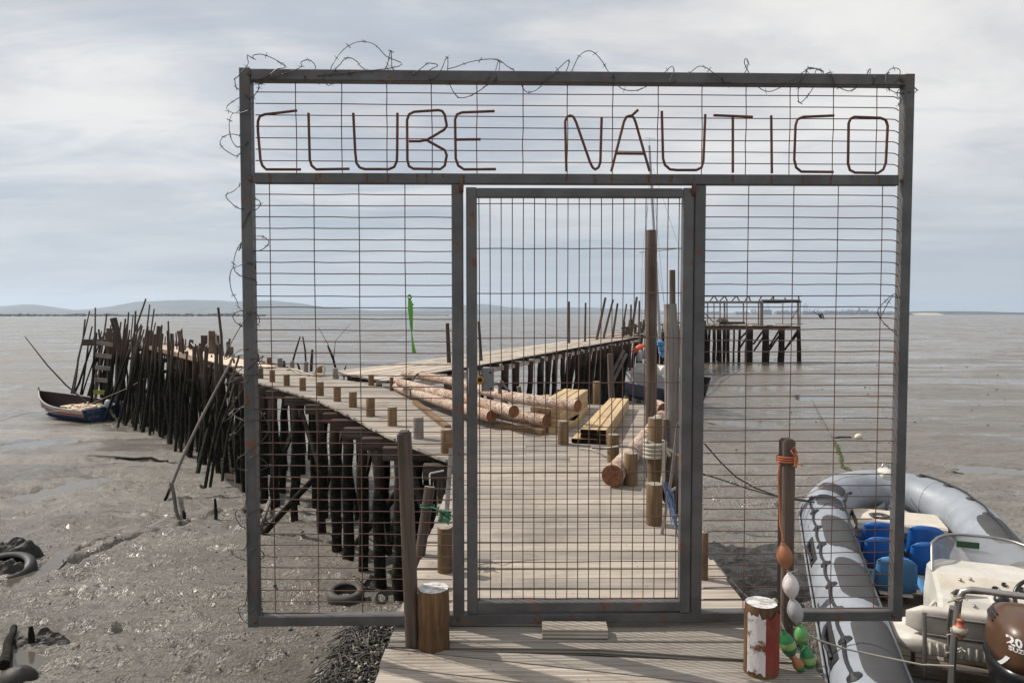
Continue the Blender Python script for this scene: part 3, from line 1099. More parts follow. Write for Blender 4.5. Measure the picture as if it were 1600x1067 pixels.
for i, yb in enumerate(frames):
    pile(pier, xl(yb) + 0.02 + jit(.03), yb - 0.02, -0.25, 0.082 + jit(.01), (jit(.02), jit(.02)))
    if i % 3 == 1: pile(pier, xl(yb) + 0.45 + jit(.06), yb + .3 + jit(.1), -0.12, 0.06 + jit(.012), (jit(.05), jit(.05)))
    pile(pier, xl(yb) + 0.85 + jit(.05), yb + jit(.1), -0.25, 0.075 + jit(.01), (jit(.03), jit(.03)))
    if yb < 12:
        pile(pier, xl(yb) + 1.8, yb + 0.1, -0.25, 0.095)
        pile(pier, max(xr(yb) - 0.1, xl(yb) + 2.6), yb, -0.25, 0.10)
    else:
        pile(pier, xr(yb) - 0.05, yb, -0.25, 0.09)
for yb in (3.0, 4.2, 5.4, 6.6):
    pile(pier, -0.42, yb, -0.33, 0.095); pile(pier, 1.15, yb, -0.33, 0.095)
# diagonal braces between the outer piles
for i in range(0, len(frames) - 2, 1):
    a, b = frames[i], frames[i + 1]
    mb = MB()
    z0, z1 = (-0.35, -1.55) if i % 2 else (-1.7, -0.4)
    mb.beam((xl(a) + 0.16, a, z0), (xl(b) + 0.16, b, z1), 0.05, 0.13)
    mb.build('brace', W['pile'], pier)
mb = MB()
p0 = onmud(395, 705 + 110); 
rough_log(mb, onmud(402, 835) + Vector((0, 0, -.1)), ony(492, 745, 12.0), 0.06, 0.05)
solo(mb, 'driftwood_pole', W['pile'], 'dark pole slanting from the mud against the piles under the walkway', 'pole')
mb = MB()
rough_log(mb, onmud(552, 845) + Vector((0, 0, -.1)), ony(640, 745, 8.6), 0.055, 0.05)
solo(mb, 'driftwood_pole', W['pile'], 'short dark pole leaning right between the nearest piles under the walkway', 'pole')

# ------------------------------------------------------------------ short round posts standing on the deck
GP = 'short round posts along the walkway edges'


def short_post(u, vtop, vbase, wpx, label, zbase=0.0, mat='post', lean=0.0, top=None):
    b = onz(u, vbase - wpx * 0.12, zbase)
    dist = b.y
    h = (vbase - vtop) / F * dist * 1.0
    r = wpx / 2 / F * dist
    mb = MB()
    n = 18 if dist < 9 else 12
    ch = r * .06
    pr = [(r * 1.0, -0.06), (r * 1.01, 0.0), (r * .99, h * .5), (r, h - ch), (r - ch, h)]
    c = b + Vector((0, 0, 0))
    ax = Vector((lean, 0, 1)).normalized()
    a = ax.orthogonal().normalized(); bb = ax.cross(a)
    rings = []
    for q, (rr, z) in enumerate(pr):
        rings.append(mb.ring([c + ax * z + (a * math.cos(2 * math.pi * k / n) + bb * math.sin(2 * math.pi * k / n)) * rr for k in range(n)]))
    o = random.random() * 4
    for i in range(len(pr) - 1):
        for k in range(n):
            k2 = (k + 1) % n
            mb.face((rings[i][k], rings[i][k2], rings[i + 1][k2], rings[i + 1][k]), [(o + pr[i][1], k / n * r * 6), (o + pr[i][1], (k + 1) / n * r * 6), (o + pr[i + 1][1], (k + 1) / n * r * 6), (o + pr[i + 1][1], k / n * r * 6)], 0, True)
    t = mb.ring([mb.v[i] for i in rings[-1]])
    mb.face(t, [(r * math.cos(2 * math.pi * k / n), r * math.sin(2 * math.pi * k / n)) for k in range(n)], 1)
    return solo(mb, 'short_post', [W[mat], W[top or 'cut']], label, 'post', loc=tuple(b), group=GP)


near_row = [(698, 672, 709, 19, 'post'), (654, 653, 687, 16, 'grey'), (613, 637, 667, 15, 'post'), (579, 623, 652, 14, 'post'), (551.5, 613, 637.5, 12.5, 'post'), (527, 605, 628.5, 11.5, 'post'),
            (500.5, 597.5, 620, 11, 'post'), (473, 591, 611.5, 10, 'post'), (448, 585.5, 603.5, 9.5, 'post'), (425.5, 579, 598, 8.5, 'post'), (407, 575.5, 592.5, 9, 'tall')]
for i, (u, vt, vb, w, mt) in enumerate(near_row):
    lab = 'short brown round post on the near edge of the left walkway, %s from the gate' % ORD[i]
    if mt == 'grey':
        lab = 'short greyed round post on the near walkway edge, second from the gate'
    short_post(u, vt, vb, w, lab, mat=mt)
far_row = [(612, 590, 611.5, 6, 'post'), (580, 586, 603.5, 9, 'post'), (524, 576, 593.5, 8.5, 'grey'), (499.5, 572, 583.5, 8.5, 'post'), (478, 566, 582.5, 7, 'grey'), (456.5, 565, 577, 7, 'grey'), (437.5, 560.5, 574.5, 8, 'grey'), (421, 559, 572, 8, 'post')]
for i, (u, vt, vb, w, mt) in enumerate(far_row):
    short_post(u, vt, vb, w, 'short %s post on the far edge of the left walkway, %s from the log pile' % ('grey' if mt == 'grey' else 'brown', ORD[i]), mat=mt)
short_post(695.5, 824, 894, 24, 'short brown round post behind the left gate panel beside the green rope')
short_post(1022, 757, 822, 25.5, 'short thick round post with pale cut top beside the door, nearest on the right')
short_post(1022.5, 653, 790, 22, 'tall-cut round post wound with pale rope coils')
short_post(985.5, 709, 760, 21, 'round post standing beside the cut end of the single log')
short_post(958, 680, 724, 18.5, 'round post behind the single log with a rope tied to it')
short_post(880, 659, 696, 17.5, 'lone round post in the middle of the deck before the timber stack')
short_post(932, 597, 633, 11.5, 'round post at the far deck edge behind the timber stack')
short_post(873.5, 608.5, 640, 8, 'thin round post between the log pile and the cream beams', mat='tall')
short_post(815, 604, 628, 7, 'slightly tilted post on the far deck edge behind the logs', mat='tall', lean=-0.2)
short_post(1099, 830, 906, 14, 'short round post outside the door hinge, right of the gate post')
short_post(1039, 655, 700, 9, 'short brown post behind the rope-wound post', mat='tall')
o = short_post(612.5, 590, 611, 5, 'thin stub at the left tip of the log pile', mat='tall')

# ------------------------------------------------------------------ tall posts by the door
mb = MB()
b = ony(1018.5, 663, 9.6)
rough_log(mb, (b.x, 9.6, mz(b.x, 9.6) - .3), ony(1017.5, 360, 9.6), 0.088, 0.07, n=16, seg=9, wob=.006)
solo(mb, 'tall_post', [W['tall']], 'tallest brown round post rising above the door mesh', 'post')
mb = MB()
pts = [(1047, 475, .077), (1048, 500, .08), (1048, 510, .1), (1050, 520, .09), (1050, 600, .088), (1050, 700, .088), (1050, 780, .088)]
D0 = 8.2
P0 = [ony(u, v, D0) for u, v, r in pts]
q = P0[-1].copy(); q.z = mz(q.x, q.y) - 0.3
mb.tube((P0 + [q])[::-1], [.095] + [r for u, v, r in pts][::-1], 16)
solo(mb, 'tall_post', [W['grey']], 'thick grey round post with a swelling knot, right of the tallest post', 'post')
mb = MB()
a = ony(1050.5, 422, 11.5); b = ony(1052, 560, 11.5)
rough_log(mb, (b.x, b.y, mz(b.x, b.y) - .3), a, 0.055, 0.05, n=12, seg=6, wob=.01)
solo(mb, 'tall_post', [W['tall']], 'thin dark post behind and above the grey knotted one', 'post')
mb = MB()
a = ony(953.5, 553, 13.2); b = ony(962, 660, 13.2)
rough_log(mb, (b.x + .05, b.y, mz(b.x, b.y) - .3), a, 0.075, 0.06, n=10)
solo(mb, 'tall_post', [W['tall']], 'brown post leaning left behind the timber stack', 'post')

# ------------------------------------------------------------------ log pile, sleepers and timber stacks
GL = 'peeled logs heaped on the deck'


def log(pts, r, label, bend=None):
    """pts: (u, v, z)"""
    PP = [onz(u, v, z) for u, v, z in pts]
    # refine
    out = []
    for i in range(len(PP) - 1):
        for k in range(5):
            out.append(PP[i].lerp(PP[i + 1], k / 5))
    out.append(PP[-1])
    for _ in range(3):
        out = [out[0]] + [(out[i - 1] + out[i] * 2 + out[i + 1]) / 4 for i in range(1, len(out) - 1)] + [out[-1]]
    mb = MB()
    rr = [(r[0] + (r[1] - r[0]) * i / (len(out) - 1)) * (1 + jit(.025)) for i in range(len(out))]
    mb.tube(out, rr, 20, m=0, cm=1)
    return solo(mb, 'log', [W['bark'], W['cutred']], label, 'log', group=GL)


log([(631, 583, .42), (706, 595, .42), (790, 620, .42), (903, 634, .42)], (.075, .08), 'topmost long peeled log reaching farthest right over the pile')
log([(625, 598, .28), (706, 618, .29), (760, 632, .30), (803, 643, .30)], (.08, .082), 'middle peeled log, its orange cut end between the other two')
log([(615, 594, .16), (650, 614, .18), (706, 634, .18), (768, 650, .18)], (.08, .084), 'nearest peeled log of the pile with a dark split end')
log([(640, 606, .16), (720, 630, .16), (790, 648, .17), (854, 657, .17)], (.085, .088), 'peeled log at the bottom right with the largest orange end')
log([(616, 602, .10), (640, 615, .12), (720, 622, .2), (790, 636, .22)], (.07, .075), 'peeled log hidden underneath the middle of the pile')
log([(1034, 650, .115), (1000, 695, .115), (957, 743, .115)], (.085, .1), 'single thick log lying along the right deck edge, cut end towards the gate')
mb = MB()
a = onz(1036, 640, .2)
mb.tube([a + Vector((-.12, .3, 0)), a + Vector((-.05, .12, .02)), a], [.1, .11, .1], 14, cm=1)
solo(mb, 'log', [W['bark'], W['cutred']], 'short log end showing between the tall posts', 'log', group=GL)


def plank(name, p0, p1, w, h, mat, label, cat='plank', group=None, c=.004, cm=None):
    mb = MB()
    mb.beam(p0, p1, w, h, c=c, cm=cm)
    return solo(mb, name, mat, label, cat, group=group)


plank('sleeper', onz(700, 668, .03), onz(648, 628, .03), .09, .07, W['post'], 'squared sleeper under the middle of the log pile')
plank('sleeper', onz(775, 664, .035), onz(850, 675, .035), .1, .07, W['post'], 'squared sleeper under the near ends of the logs')
G2 = 'short cream timbers beside the log ends'
for i, (a, b) in enumerate([((862, 672), (880, 650)), ((880, 671), (905, 652)), ((856, 662), (890, 645)), ((893, 661), (915, 640))]):
    plank('timber_offcut', onz(a[0], a[1], .04 + .0 * i), onz(b[0], b[1], .04), .09, .08, W['pale'], 'short cream offcut by the log ends, %s from the left' % ORD[i], 'timber', G2)
plank('timber_offcut', onz(835, 645, .16), onz(905, 628, .2), .14, .05, W['pale'], 'flat cream board lying under the topmost log end', 'timber', G2)

# nearer stack: 3 layers
d = Vector((0.83, 3.2, 0)).normalized()
s = Vector((d.y, -d.x, 0))
o0 = Vector((0.835, 8.36, 0))
G3 = 'cream beams of the near timber stack'
lay = ['bottom', 'middle', 'top']
col = ['left', 'centre', 'right']
W['paledark'] = W['pale']
for k in range(3):
    for j in range(-1 if k == 0 else 0, 3):
        c0 = o0 + s * (0.055 + j * 0.108 + (0.004 if j == 2 else 0)) + d * jit(.015)
        z = .036 + .058 * k
        lab = 'long cream beam of the near stack, %s layer, %s' % (lay[k], col[j] if j >= 0 else 'sticking out on the left')
        plank('timber_beam', c0 + Vector((0, 0, z)), c0 + d * (3.22 + jit(.02)) + Vector((0, 0, z)), .098, .052, [W['pale'], P['endblack']], lab, 'beam', G3, cm=1)
# farther stack
o1 = Vector((0.22, 9.3, 0))
d1 = Vector((0.50, 1.85, 0)).normalized(); s1 = Vector((d1.y, -d1.x, 0))
G4 = 'cream beams of the far timber stack'
lay5 = ['lowest', 'second', 'third', 'fourth', 'top']
for k in range(5):
    for j in range(3):
        c0 = o1 + s1 * (0.09 + j * 0.145) + d1 * jit(.03)
        z = .036 + .062 * k
        plank('timber_beam', c0 + Vector((0, 0, z)), c0 + d1 * (2.45 + jit(.03)) + Vector((0, 0, z)), .13, .056, W['pale'], 'cream beam of the far stack behind the logs, %s layer, %s' % (lay5[k], col[j]), 'beam', G4)
plank('loose_board', onz(800, 626, .3), onz(858, 618, .36), .16, .02, W['pale'], 'thin warped board lying across the left of the far stack')
plank('loose_board', onz(1008, 652, .02) + Vector((-1.5, 0, 0)), onz(905, 640, .02) + Vector((-1.2, .1, 0)), .1, .02, W['pale'], 'thin board flat on the deck behind the log ends')

# ------------------------------------------------------------------ far left part of the pier, and its thicket of stakes
LP = [(20.6, -7.85), (26, -11.6), (31, -15.3), (35.5, -18.7), (40, -23.0)]
LY = [a for a, b in LP]; LX = [b for a, b in LP]


def lx(y): return float(np.interp(y, LY, LX))


lp = thing('wooden_pier', 'far end of the left pier, carried by a thicket of dark stakes', 'pier', (-14, 29, -3.7))
mb = MB()
y = 20.85
while y < 40:
    mb.beam((lx(y) - .75, y, -.02 + jit(.01)), (lx(y) + 1.15, y, -.02 + jit(.01)), .22, .035)
    y += .235
mb.build('deck', W['grey'], lp)
mb = MB()
for off in (-.7, .2, 1.1):
    for a, b in zip(LP[:-1], LP[1:]):
        mb.beam((a[1] + off, a[0], -.13), (b[1] + off, b[0], -.13), .1, .16)
mb.build('stringer', W['pile'], lp)
rs = random.Random(5)
npl = 0
# supporting piles and raking stakes of the thicket: parts of the pier
y = 20.6
while y < 40.5 and npl < 98:
    for off in (-1.15, -.75, 1.0):
        if npl >= 98:
            break
        x = lx(y) + off + rs.uniform(-.2, .2)
        yy_ = y + rs.uniform(-.15, .15)
        top = rs.uniform(-.15, .75) if off < 0 else rs.uniform(-.2, .5)
        if off == -1.15 and y > 27:
            top = rs.uniform(.1, 1.1)
        mb = MB()
        fy = (y - 20) / 20
        ln = rs.uniform(-1.3 * fy - .1, .5) if off == -1.15 else rs.uniform(-.5, .5)
        z0 = mz(x, yy_) - .3
        r = rs.uniform(.045, .08)
        rough_log(mb, (x + ln, yy_ - rs.uniform(0, 1.1 if off == -1.15 else .3), z0), (x, yy_, top), r * 1.15, r * .8, n=7, seg=5, wob=.06, rj=.1)
        mb.build('pile', W['pile'], lp)
        npl += 1
    y += .56 if y > 26 else .75
mb = MB()
for k in range(90):
    y = 20.8 + 19 * (k / 90) ** .85
    x = lx(y) + rs.uniform(-1.4, .9); fy = (y - 20) / 20
    top = rs.uniform(-.5, .4)
    rough_log(mb, (x + rs.uniform(-1.0 * fy - .3, .6), y - rs.uniform(-.2, .9), mz(x, y) - .3), (x, y, top), rs.uniform(.03, .06), .03, n=6, seg=4, wob=.07)
struct(mb.build('rear_stakes', W['pile'], lp), 'stuff')
for k in range(9):
    yy_ = 22 + k * 2.0
    mb = MB(); mb.beam((lx(yy_) - 1.3, yy_, -.45 - (k % 2) * .35), (lx(yy_) + 1.2, yy_ + .3, -.4), .07, .14); mb.build('cross_beam', W['pile'], lp)

# tall stakes that stick out above it: (top u, v, lower u, v)
ST = [(140, 486, 112, 612), (149, 481, 149, 545), (167, 490, 152, 600), (144, 510, 128, 608), (228, 467, 196, 560), (234, 476, 222, 560), (241, 483, 232, 560), (212, 486, 209, 600),
      (341, 481, 348, 600), (263, 502, 262, 620), (196, 498, 185, 600), (184, 505, 160, 620), (159, 517, 130, 615), (221, 506, 170, 620), (253, 508, 247, 640), (284, 514, 286, 620),
      (359, 530, 352, 560), (208, 492, 203, 590), (243, 504, 215, 620), (173, 508, 168, 610), (150, 519, 118, 610), (189, 503, 178, 610), (248, 515, 240, 640), (275, 520, 277, 640),
      (133, 499, 117, 600), (201, 488, 190, 590), (235, 522, 205, 640), (290, 530, 290, 640), (270, 522, 272, 630), (225, 515, 196, 640)]
GS = 'thin stakes rising from the left pier'
for i, (u0, v0, u1, v1) in enumerate(sorted(ST)):
    yb = float(np.interp(u1, [110, 150, 200, 260, 330, 400], [39.5, 38, 35, 31, 26.5, 22]))
    a = ony(u0, v0, yb); b = ony(u1, v1, yb - .9)
    z0 = mz(b.x, b.y) - .3
    k = (z0 - b.z) / (b.z - a.z)
    c = b + (b - a) * k
    mb = MB()
    r = rs.uniform(.045, .075)
    rough_log(mb, (c.x, c.y, z0), tuple(a), r, r * .6, n=7, seg=5, wob=.05)
    h = 'tall' if v0 < 490 else 'medium' if v0 < 508 else 'low'
    ln = 'leaning right' if u0 - u1 > 18 else 'slightly leaning' if u0 - u1 > 5 else 'upright'
    solo(mb, 'stake', W['pile'] if i % 3 else W['tall'], '%s %s stake of the left thicket, %s tip from the left' % (h, ln, ordw(i)), 'stake', group=GS)
# thick posts on that pier
TP = [(177, 497, 184, 525, 8, 'reddish broad board-like post leaning on the left pier end'), (171, 513, 171, 535, 7, 'grey post with a rounded head at the left pier end'),
      (233, 516, 234, 545, 8, 'square-topped post in the middle of the stake thicket'), (280, 517, 286, 548, 6, 'flared post leaning left at the right side of the thicket'),
      (299, 531, 299, 543, 5, 'small dark post behind the pale boards'), (305, 541, 305, 570, 6, 'dark post in front of the pale boards'), (319, 524, 319, 548, 8, 'thick post behind the sagging rope'),
      (331, 517, 331, 590, 8, 'tall square post with a rope bundle on top'), (339, 524, 340, 550, 6, 'post just behind the rope bundle post'), (361, 542, 361, 556, 6, 'short post left of the gate frame'), (249, 510, 246, 540, 6, 'brown square post beside the paired stakes')]
for i, (u0, v0, u1, v1, w, lab) in enumerate(TP):
    yb = float(np.interp(u1, [110, 150, 200, 260, 330, 400], [39.5, 38, 35.5, 31.5, 26.8, 22.3])) + (.9 if 'behind' in lab else -.3)
    a = ony(u0, v0, yb); b = ony(u1, v1, yb)
    mb = MB()
    ww = w / F * yb
    z0 = mz(b.x, b.y) - .3
    k = (z0 - b.z) / (b.z - a.z)
    c = b + (b - a) * k * .3
    c.z = z0
    mb.beam(tuple(c), tuple(b), ww, ww * .8, up=(0, 1, 0)); mb.beam(tuple(b), tuple(a), ww * 1.02, ww * .82, up=(0, 1, 0))
    solo(mb, 'square_post', W['tall'] if i % 2 else W['pile'], lab, 'post', group='thick posts on the left pier')
# pale new boards on that pier
GB = 'pale new boards laid on the left pier'
for i in range(4):
    for q, (a, b) in enumerate(((20.2, 26.5), (26.6, 33.5))):
        o_ = -.75 + i * .33
        p0 = Vector((lx(a) + o_, a, .03 + .001)); p1 = Vector((lx(b) + o_, b, .03 + .001))
        if q == 0:
            p0 = Vector((-7.2 + i * .36 - .9, 20.0 + jit(.25), .045))
        plank('pale_board', p0 + Vector((0, 0, .0)), p1, .3, .03, W['palegrey'], 'long pale board on the left pier, %s run, %s from the mud side' % (('nearer', 'farther')[q], ORD[i]), 'board', GB)
mb = MB()
for k in range(2):
    a = 26.5; b = 33.5
    mb.beam((lx(23.5) - 1.0, 23.5, .02), (lx(b) - 1.0, b, .02), .04, .16)
solo(mb, 'pale_board', W['palegrey'], 'pale edge board standing upright along the left pier side', 'board', group=GB)
# ladder with rungs and yellow algae at the pier end
lad = thing('ladder', 'broad board ladder with yellow-green rungs going down at the left pier end', 'ladder', tuple(ony(160, 640, 36.0)))
A0 = ony(150, 520, 36.4); A1 = ony(142, 645, 36.0); B0 = ony(181, 525, 36.4); B1 = ony(166, 645, 36.0)
mb = MB(); mb.beam(A1, A0, .12, .1, up=(0, 1, 0)); mb.build('side_rail', W['pile'], lad)
mb = MB(); mb.beam(B1, B0, .12, .1, up=(0, 1, 0)); mb.build('side_rail', W['pile'], lad)
for k in range(6):
    t = .12 + k * .155
    mb = MB(); mb.beam(A0.lerp(A1, t), B0.lerp(B1, t), .05, .22, up=(0, 0, 1))
    mb.build('rung', P['yellow'] if k > 3 else W['grey'], lad)
mb = MB()
mb.box(ony(166, 535, 38) , (2.6, .2, .35)); 
solo(mb, 'loose_board', W['pile'], 'dark broad board on edge at the tip of the left pier', 'plank')

# leaning poles in the near left mud
GQ = 'bare poles leaning against the left pier'
for i, (u0, v0, u1, v1, r, lab) in enumerate([(367, 555, 255, 780, .036, 'longest grey pole leaning far left out of the pier, its foot in the mud'), (373, 560, 318, 765, .038, 'dark pole leaning left, second from the long grey one'),
                                      (372, 585, 325, 765, .034, 'dark pole with its foot beside the second one'), (378, 600, 345, 755, .036, 'dark pole nearest the gate frame leaning left')]):
    b = onmud(u1, v1)
    yb = b.y + 2.0
    a = ony(u0, v0, yb)
    mb = MB()
    mid = (a + b) / 2 + Vector((-.12, 0, -.10))
    pts = [b + Vector((0, 0, -.15)), b.lerp(mid, .5), mid, mid.lerp(a, .5), a]
    pts = [p + Vector((jit(.02), 0, jit(.02))) for p in pts]
    mb.tube(pts, [r * 1.15, r * 1.1, r, r * .9, r * .75], 9)
    solo(mb, 'leaning_pole', W['pile'] if i else W['grey'], lab, 'pole', group=GQ)
mb = MB()
a = [onmud(258, 782) + Vector((0, 0, .02)), onmud(268, 775) + Vector((0, 0, .32)), onmud(272, 790) + Vector((0, 0, .25)), onmud(275, 805) + Vector((0, 0, .12)), onmud(285, 828)]
mb.tube(a, [.035, .045, .04, .035, .02], 8)
solo(mb, 'driftwood_branch', W['pile'], 'crooked black branch hooked over at the foot of the long grey pole', 'branch')
for (u, v0, v1, w, lab) in ((338, 779, 815, 6, 'short black stake alone in the mud near the gate frame'), (289, 797, 812, 6, 'tiny black stub beside the crooked branch'), (50, 978, 1008, 10, 'black pointed stub in the mud at bottom left')):
    b = onmud(u, v1)
    a = ony(u - 2, v0, b.y)
    mb = MB(); rr = w / 2 / F * b.y
    mb.tube([b + Vector((0, 0, -.1)), b.lerp(a, .6), a], [rr, rr * .9, rr * .55], 8)
    solo(mb, 'mud_stub', W['pile'], lab, 'stake')
# thin dead sticks far out
GF = 'thin sticks standing far out in the mud'
for i, (u0, v0, u1, v1, D, r, lab) in enumerate([(469, 526, 457, 566, 25, .035, 'left thin stick of the leaning pair behind the walkway'), (473, 526, 478, 568, 25, .035, 'right thin stick of the leaning pair behind the walkway'),
                                      (488, 546, 486, 583, 22, .05, 'knobbly dark stick right behind the walkway posts'), (512, 540, 521, 562, 40, .07, 'dark forked stump farther out on the mud'), (541, 571, 538, 580, 30, .03, 'tiny dark twig beyond the second pier tip'), (464, 567, 468, 578, 24, .04, 'tiny dark twig between the far walkway posts')]):
    a = ony(u0, v0, D); b = ony(u1, v1, D)
    k = 0
    b2 = b + (b - a) * 2.0
    b2.z = mz(b2.x, b2.y) - .1
    mb = MB(); mb.tube([b2, b, (a + b) / 2 + Vector((jit(.03), 0, 0)), a], [r, r, r, r * .7], 6)
    if 'forked' in lab:
        mb.tube([b, b.lerp(a, .5) + Vector((-.15, 0, .5)), b.lerp(a, .5) + Vector((-.7, 0, 1.5))], [.03, .02, .01], 5)
        mb.tube([b, b.lerp(a, .5) + Vector((.3, 0, .7)), b.lerp(a, .5) + Vector((1.2, 0, 1.7))], [.03, .015, .008], 5)
    solo(mb, 'stick', W['pile'], lab, 'stick', group=GF)

# ------------------------------------------------------------------ second pier running away to the right
def nx2(y): return -3.12 + .382 * (y - 14.3)


p2 = thing('wooden_pier', 'second pier of long bleached planks running away to the right behind the logs', 'pier', (1.0, 28, -3.9))
mb = MB()
yend = 44.0
for j in range(13):
    off = -.1 - j * .2
    y = 14.35
    while nx2(y) + off - .1 < xr(y) + .03 and y < 19: y += .05
    while y < yend:
        L = rs.uniform(3.2, 4.6)
        y1 = min(y + L, yend)
        z = .10 + rs.uniform(-.008, .008)
        sag = .03 * math.sin(y)
        mb.beam((nx2(y) + off, y, z + sag * 0), (nx2(y1) + off, y1 - .02, z + rs.uniform(-.008, .008)), .185, .035)
        y = y1
mb.build('deck', W['deckold'], p2)
for y in np.arange(14.8, 44, 1.3):
    xa_ = max(nx2(y) - 2.55, xr(y + .5) + .12)
    mb = MB(); mb.beam((nx2(y) + .04, y, -.0), (xa_, y + .7, -.0), .13, .13); mb.build('cross_beam', W['pile'], p2)
mb = MB()
mb.beam((nx2(14.5) - .06, 14.5, -.13), (nx2(44) - .06, 44, -.13), .1, .15)
mb.beam((nx2(18.2) - 2.3, 18.9, -.13), (nx2(44) - 2.3, 45, -.13), .1, .15)
mb.build('stringer', W['deckold'], p2)
PX = [790, 807, 829, 846, 858, 869, 880, 890, 899, 908, 915, 922, 930, 938, 945, 952, 958, 964, 970, 976, 982]
for i, u in enumerate(PX):
    # intersection of the view line with the near edge
    k = (u - 800) / F
    y = (-3.12 - .382 * 14.3) / (k - .382)
    if y < 15 or y > 46: continue
    r = rs.uniform(.085, .125) * (1 + max(0, (y - 26) / 60))
    ln = -.04 if u < 890 else -.13
    pile(p2, k * y, y, rs.uniform(-.1, .05), r, (ln + rs.uniform(-.02, .02), -.02), n=9)
for y in (15.0, 16.6, 18.2, 19.6, 21.0):
    pile(p2, nx2(y) - .1, y, -.1, .1, n=9)
for y in (16.2, 33, 38, 43):
    pile(p2, nx2(y) - 2.3, y + .4, -.1, .08, n=8)

# poles rising above the second pier
GP2 = 'poles rising above the second pier'
for i, (u0, v0, u1, v1, D, w, lab) in enumerate([(699, 505, 702, 575, 20.5, 7, 'dark pole above the second pier left of the door post'), (748, 502, 752, 565, 21.5, 5, 'dark pole above the second pier just inside the door'),
                                         (889, 471, 889, 536, 34, 4, 'upright thin pole above the second pier, first of the group'), (915, 473, 914, 534, 36, 3.5, 'upright thin pole, second of the group'),
                                         (946, 465, 933, 527, 39, 4.5, 'raking pole, third of the group'), (958, 468, 944, 523, 40, 4, 'raking pole, fourth of the group'), (965, 474, 958, 520, 42, 4, 'raking pole, fifth of the group'),
                                         (979, 475, 973, 514, 44, 3.2, 'raking pole, sixth of the group'), (986, 476, 985, 530, 44, 3.5, 'upright pole, seventh of the group'), (995, 464, 983, 545, 44, 4.5, 'tall raking pole, eighth of the group'), (999, 470, 998, 540, 45, 3.5, 'upright pole, last of the group')]):
    a = ony(u0, v0, D); b = ony(u1, v1, D)
    k = 1.6
    c = b + (b - a) * 1.0
    c.z = mz(c.x, c.y) - .3
    r = w / 2 / F * D
    mb = MB(); mb.tube([c, b, a], [r * 1.1, r, r * .8], 8)
    solo(mb, 'stake', W['tall'] if D > 30 else W['pile'], lab, 'pole', group=GP2)

# continuation of that pier out towards the ruined jetty: cluttered, half collapsed
p3 = thing('wooden_pier', 'far cluttered pier with broken railings leading towards the ruined jetty', 'pier', (14, 60, -4.1))
Q = [(7.0, 43.5), (9.6, 50), (13.6, 60), (18.2, 70), (22.6, 79.5)]
mb = MB()
for (x0, y0), (x1, y1) in zip(Q[:-1], Q[1:]):
    for j in range(7):
        mb.beam((x0 - j * .33 + jit(.1), y0 + j * .05, .12 + jit(.05)), (x1 - j * .33 + jit(.1), y1 + jit(.2), .12 + jit(.05)), .28, .05)
mb.build('deck', W['deckold'], p3)
mb = MB()
for (x0, y0), (x1, y1) in zip(Q[:-1], Q[1:]):
    mb.beam((x0, y0, .75 + jit(.1)), (x1, y1, .8 + jit(.15)), .1, .12)
    mb.beam((x0 + .1, y0, -.1), (x1 + .1, y1, -.1), .15, .2)
mb.build('railing', W['pile'], p3)
for k in range(46):
    t = k / 45 * 3.98
    i = int(t); f = t - i
    x = Q[i][0] + (Q[i + 1][0] - Q[i][0]) * f; y = Q[i][1] + (Q[i + 1][1] - Q[i][1]) * f
    mb = MB()
    rough_log(mb, (x + rs.uniform(-.9, .3), y + rs.uniform(-.6, .3), mz(x, y) - .3), (x + rs.uniform(-.2, .2), y, rs.uniform(.0, 1.2)), rs.uniform(.1, .17), .09, n=7, seg=4, wob=.05)
    mb.build('pile', W['pile'], p3)

# ------------------------------------------------------------------ ruined jetty
JD = 78.0
jet = thing('ruined_jetty', 'ruined jetty on dark piles with a skeletal truss roof standing in the water', 'jetty', tuple(ony(1170, 563, JD)))


def J(u, v, dy=0.0):
    p = ony(u, v, JD)
    return Vector((p.x, JD + dy, p.z))


JY = (0.0, 5.0)
zj = J(1200, 509).z
mb = MB()
x0, x1 = J(1085, 509).x, J(1250, 509).x
mb.beam((x0, JD, zj - .2), (x1, JD, zj - .2), .3, .32); mb.beam((x0, JD + 5, zj - .2), (x1, JD + 5, zj - .2), .3, .32)
mb.build('edge_beam', W['pile'], jet)
mb = MB()
x = x0
while x < x1 - .4:
    if rs.random() < .86:
        mb.beam((x, JD - .1 + rs.uniform(-.2, .1), zj + rs.uniform(-.02, .08)), (x + rs.uniform(-.1, .1), JD + 5.1, zj + rs.uniform(-.02, .04)), .38, .08)
    x += .42
for k in range(7):
    u = rs.choice([1100, 1115, 1130, 1142, 1165, 1240, 1232])
    p = J(u, 505); mb.beam((p.x - rs.uniform(1, 2), JD + rs.uniform(0, 2), zj + .18), (p.x + rs.uniform(1, 2.4), JD + rs.uniform(0, 2), zj + .2), .3, .12)
mb.build('deck', W['deckold'], jet)
for u, w in ((1100, 5), (1109, 4), (1133, 4), (1156, 4), (1171, 5), (1194, 5), (1219, 5), (1093, 5), (1097, 3), (1104, 3), (1116, 5), (1121, 2.5), (1125, 5), (1130, 2.5), (1138, 5), (1143, 2.5), (1147, 3), (1152, 3), (1169, 7), (1175, 4), (1197, 9), (1222, 9), (1248, 6)):
    mb = MB(); p = J(u, 509); dy = rs.choice([0, 0, 5]) if w < 4 else 0
    rough_log(mb, (p.x + jit(.15), JD + dy, mz(p.x, JD) - .4), (p.x, JD + dy, zj - .3), w / 2 / F * JD * 1.15, w / 2 / F * JD, n=9, seg=5, wob=.03)
    mb.build('pile', W['pile'], jet)
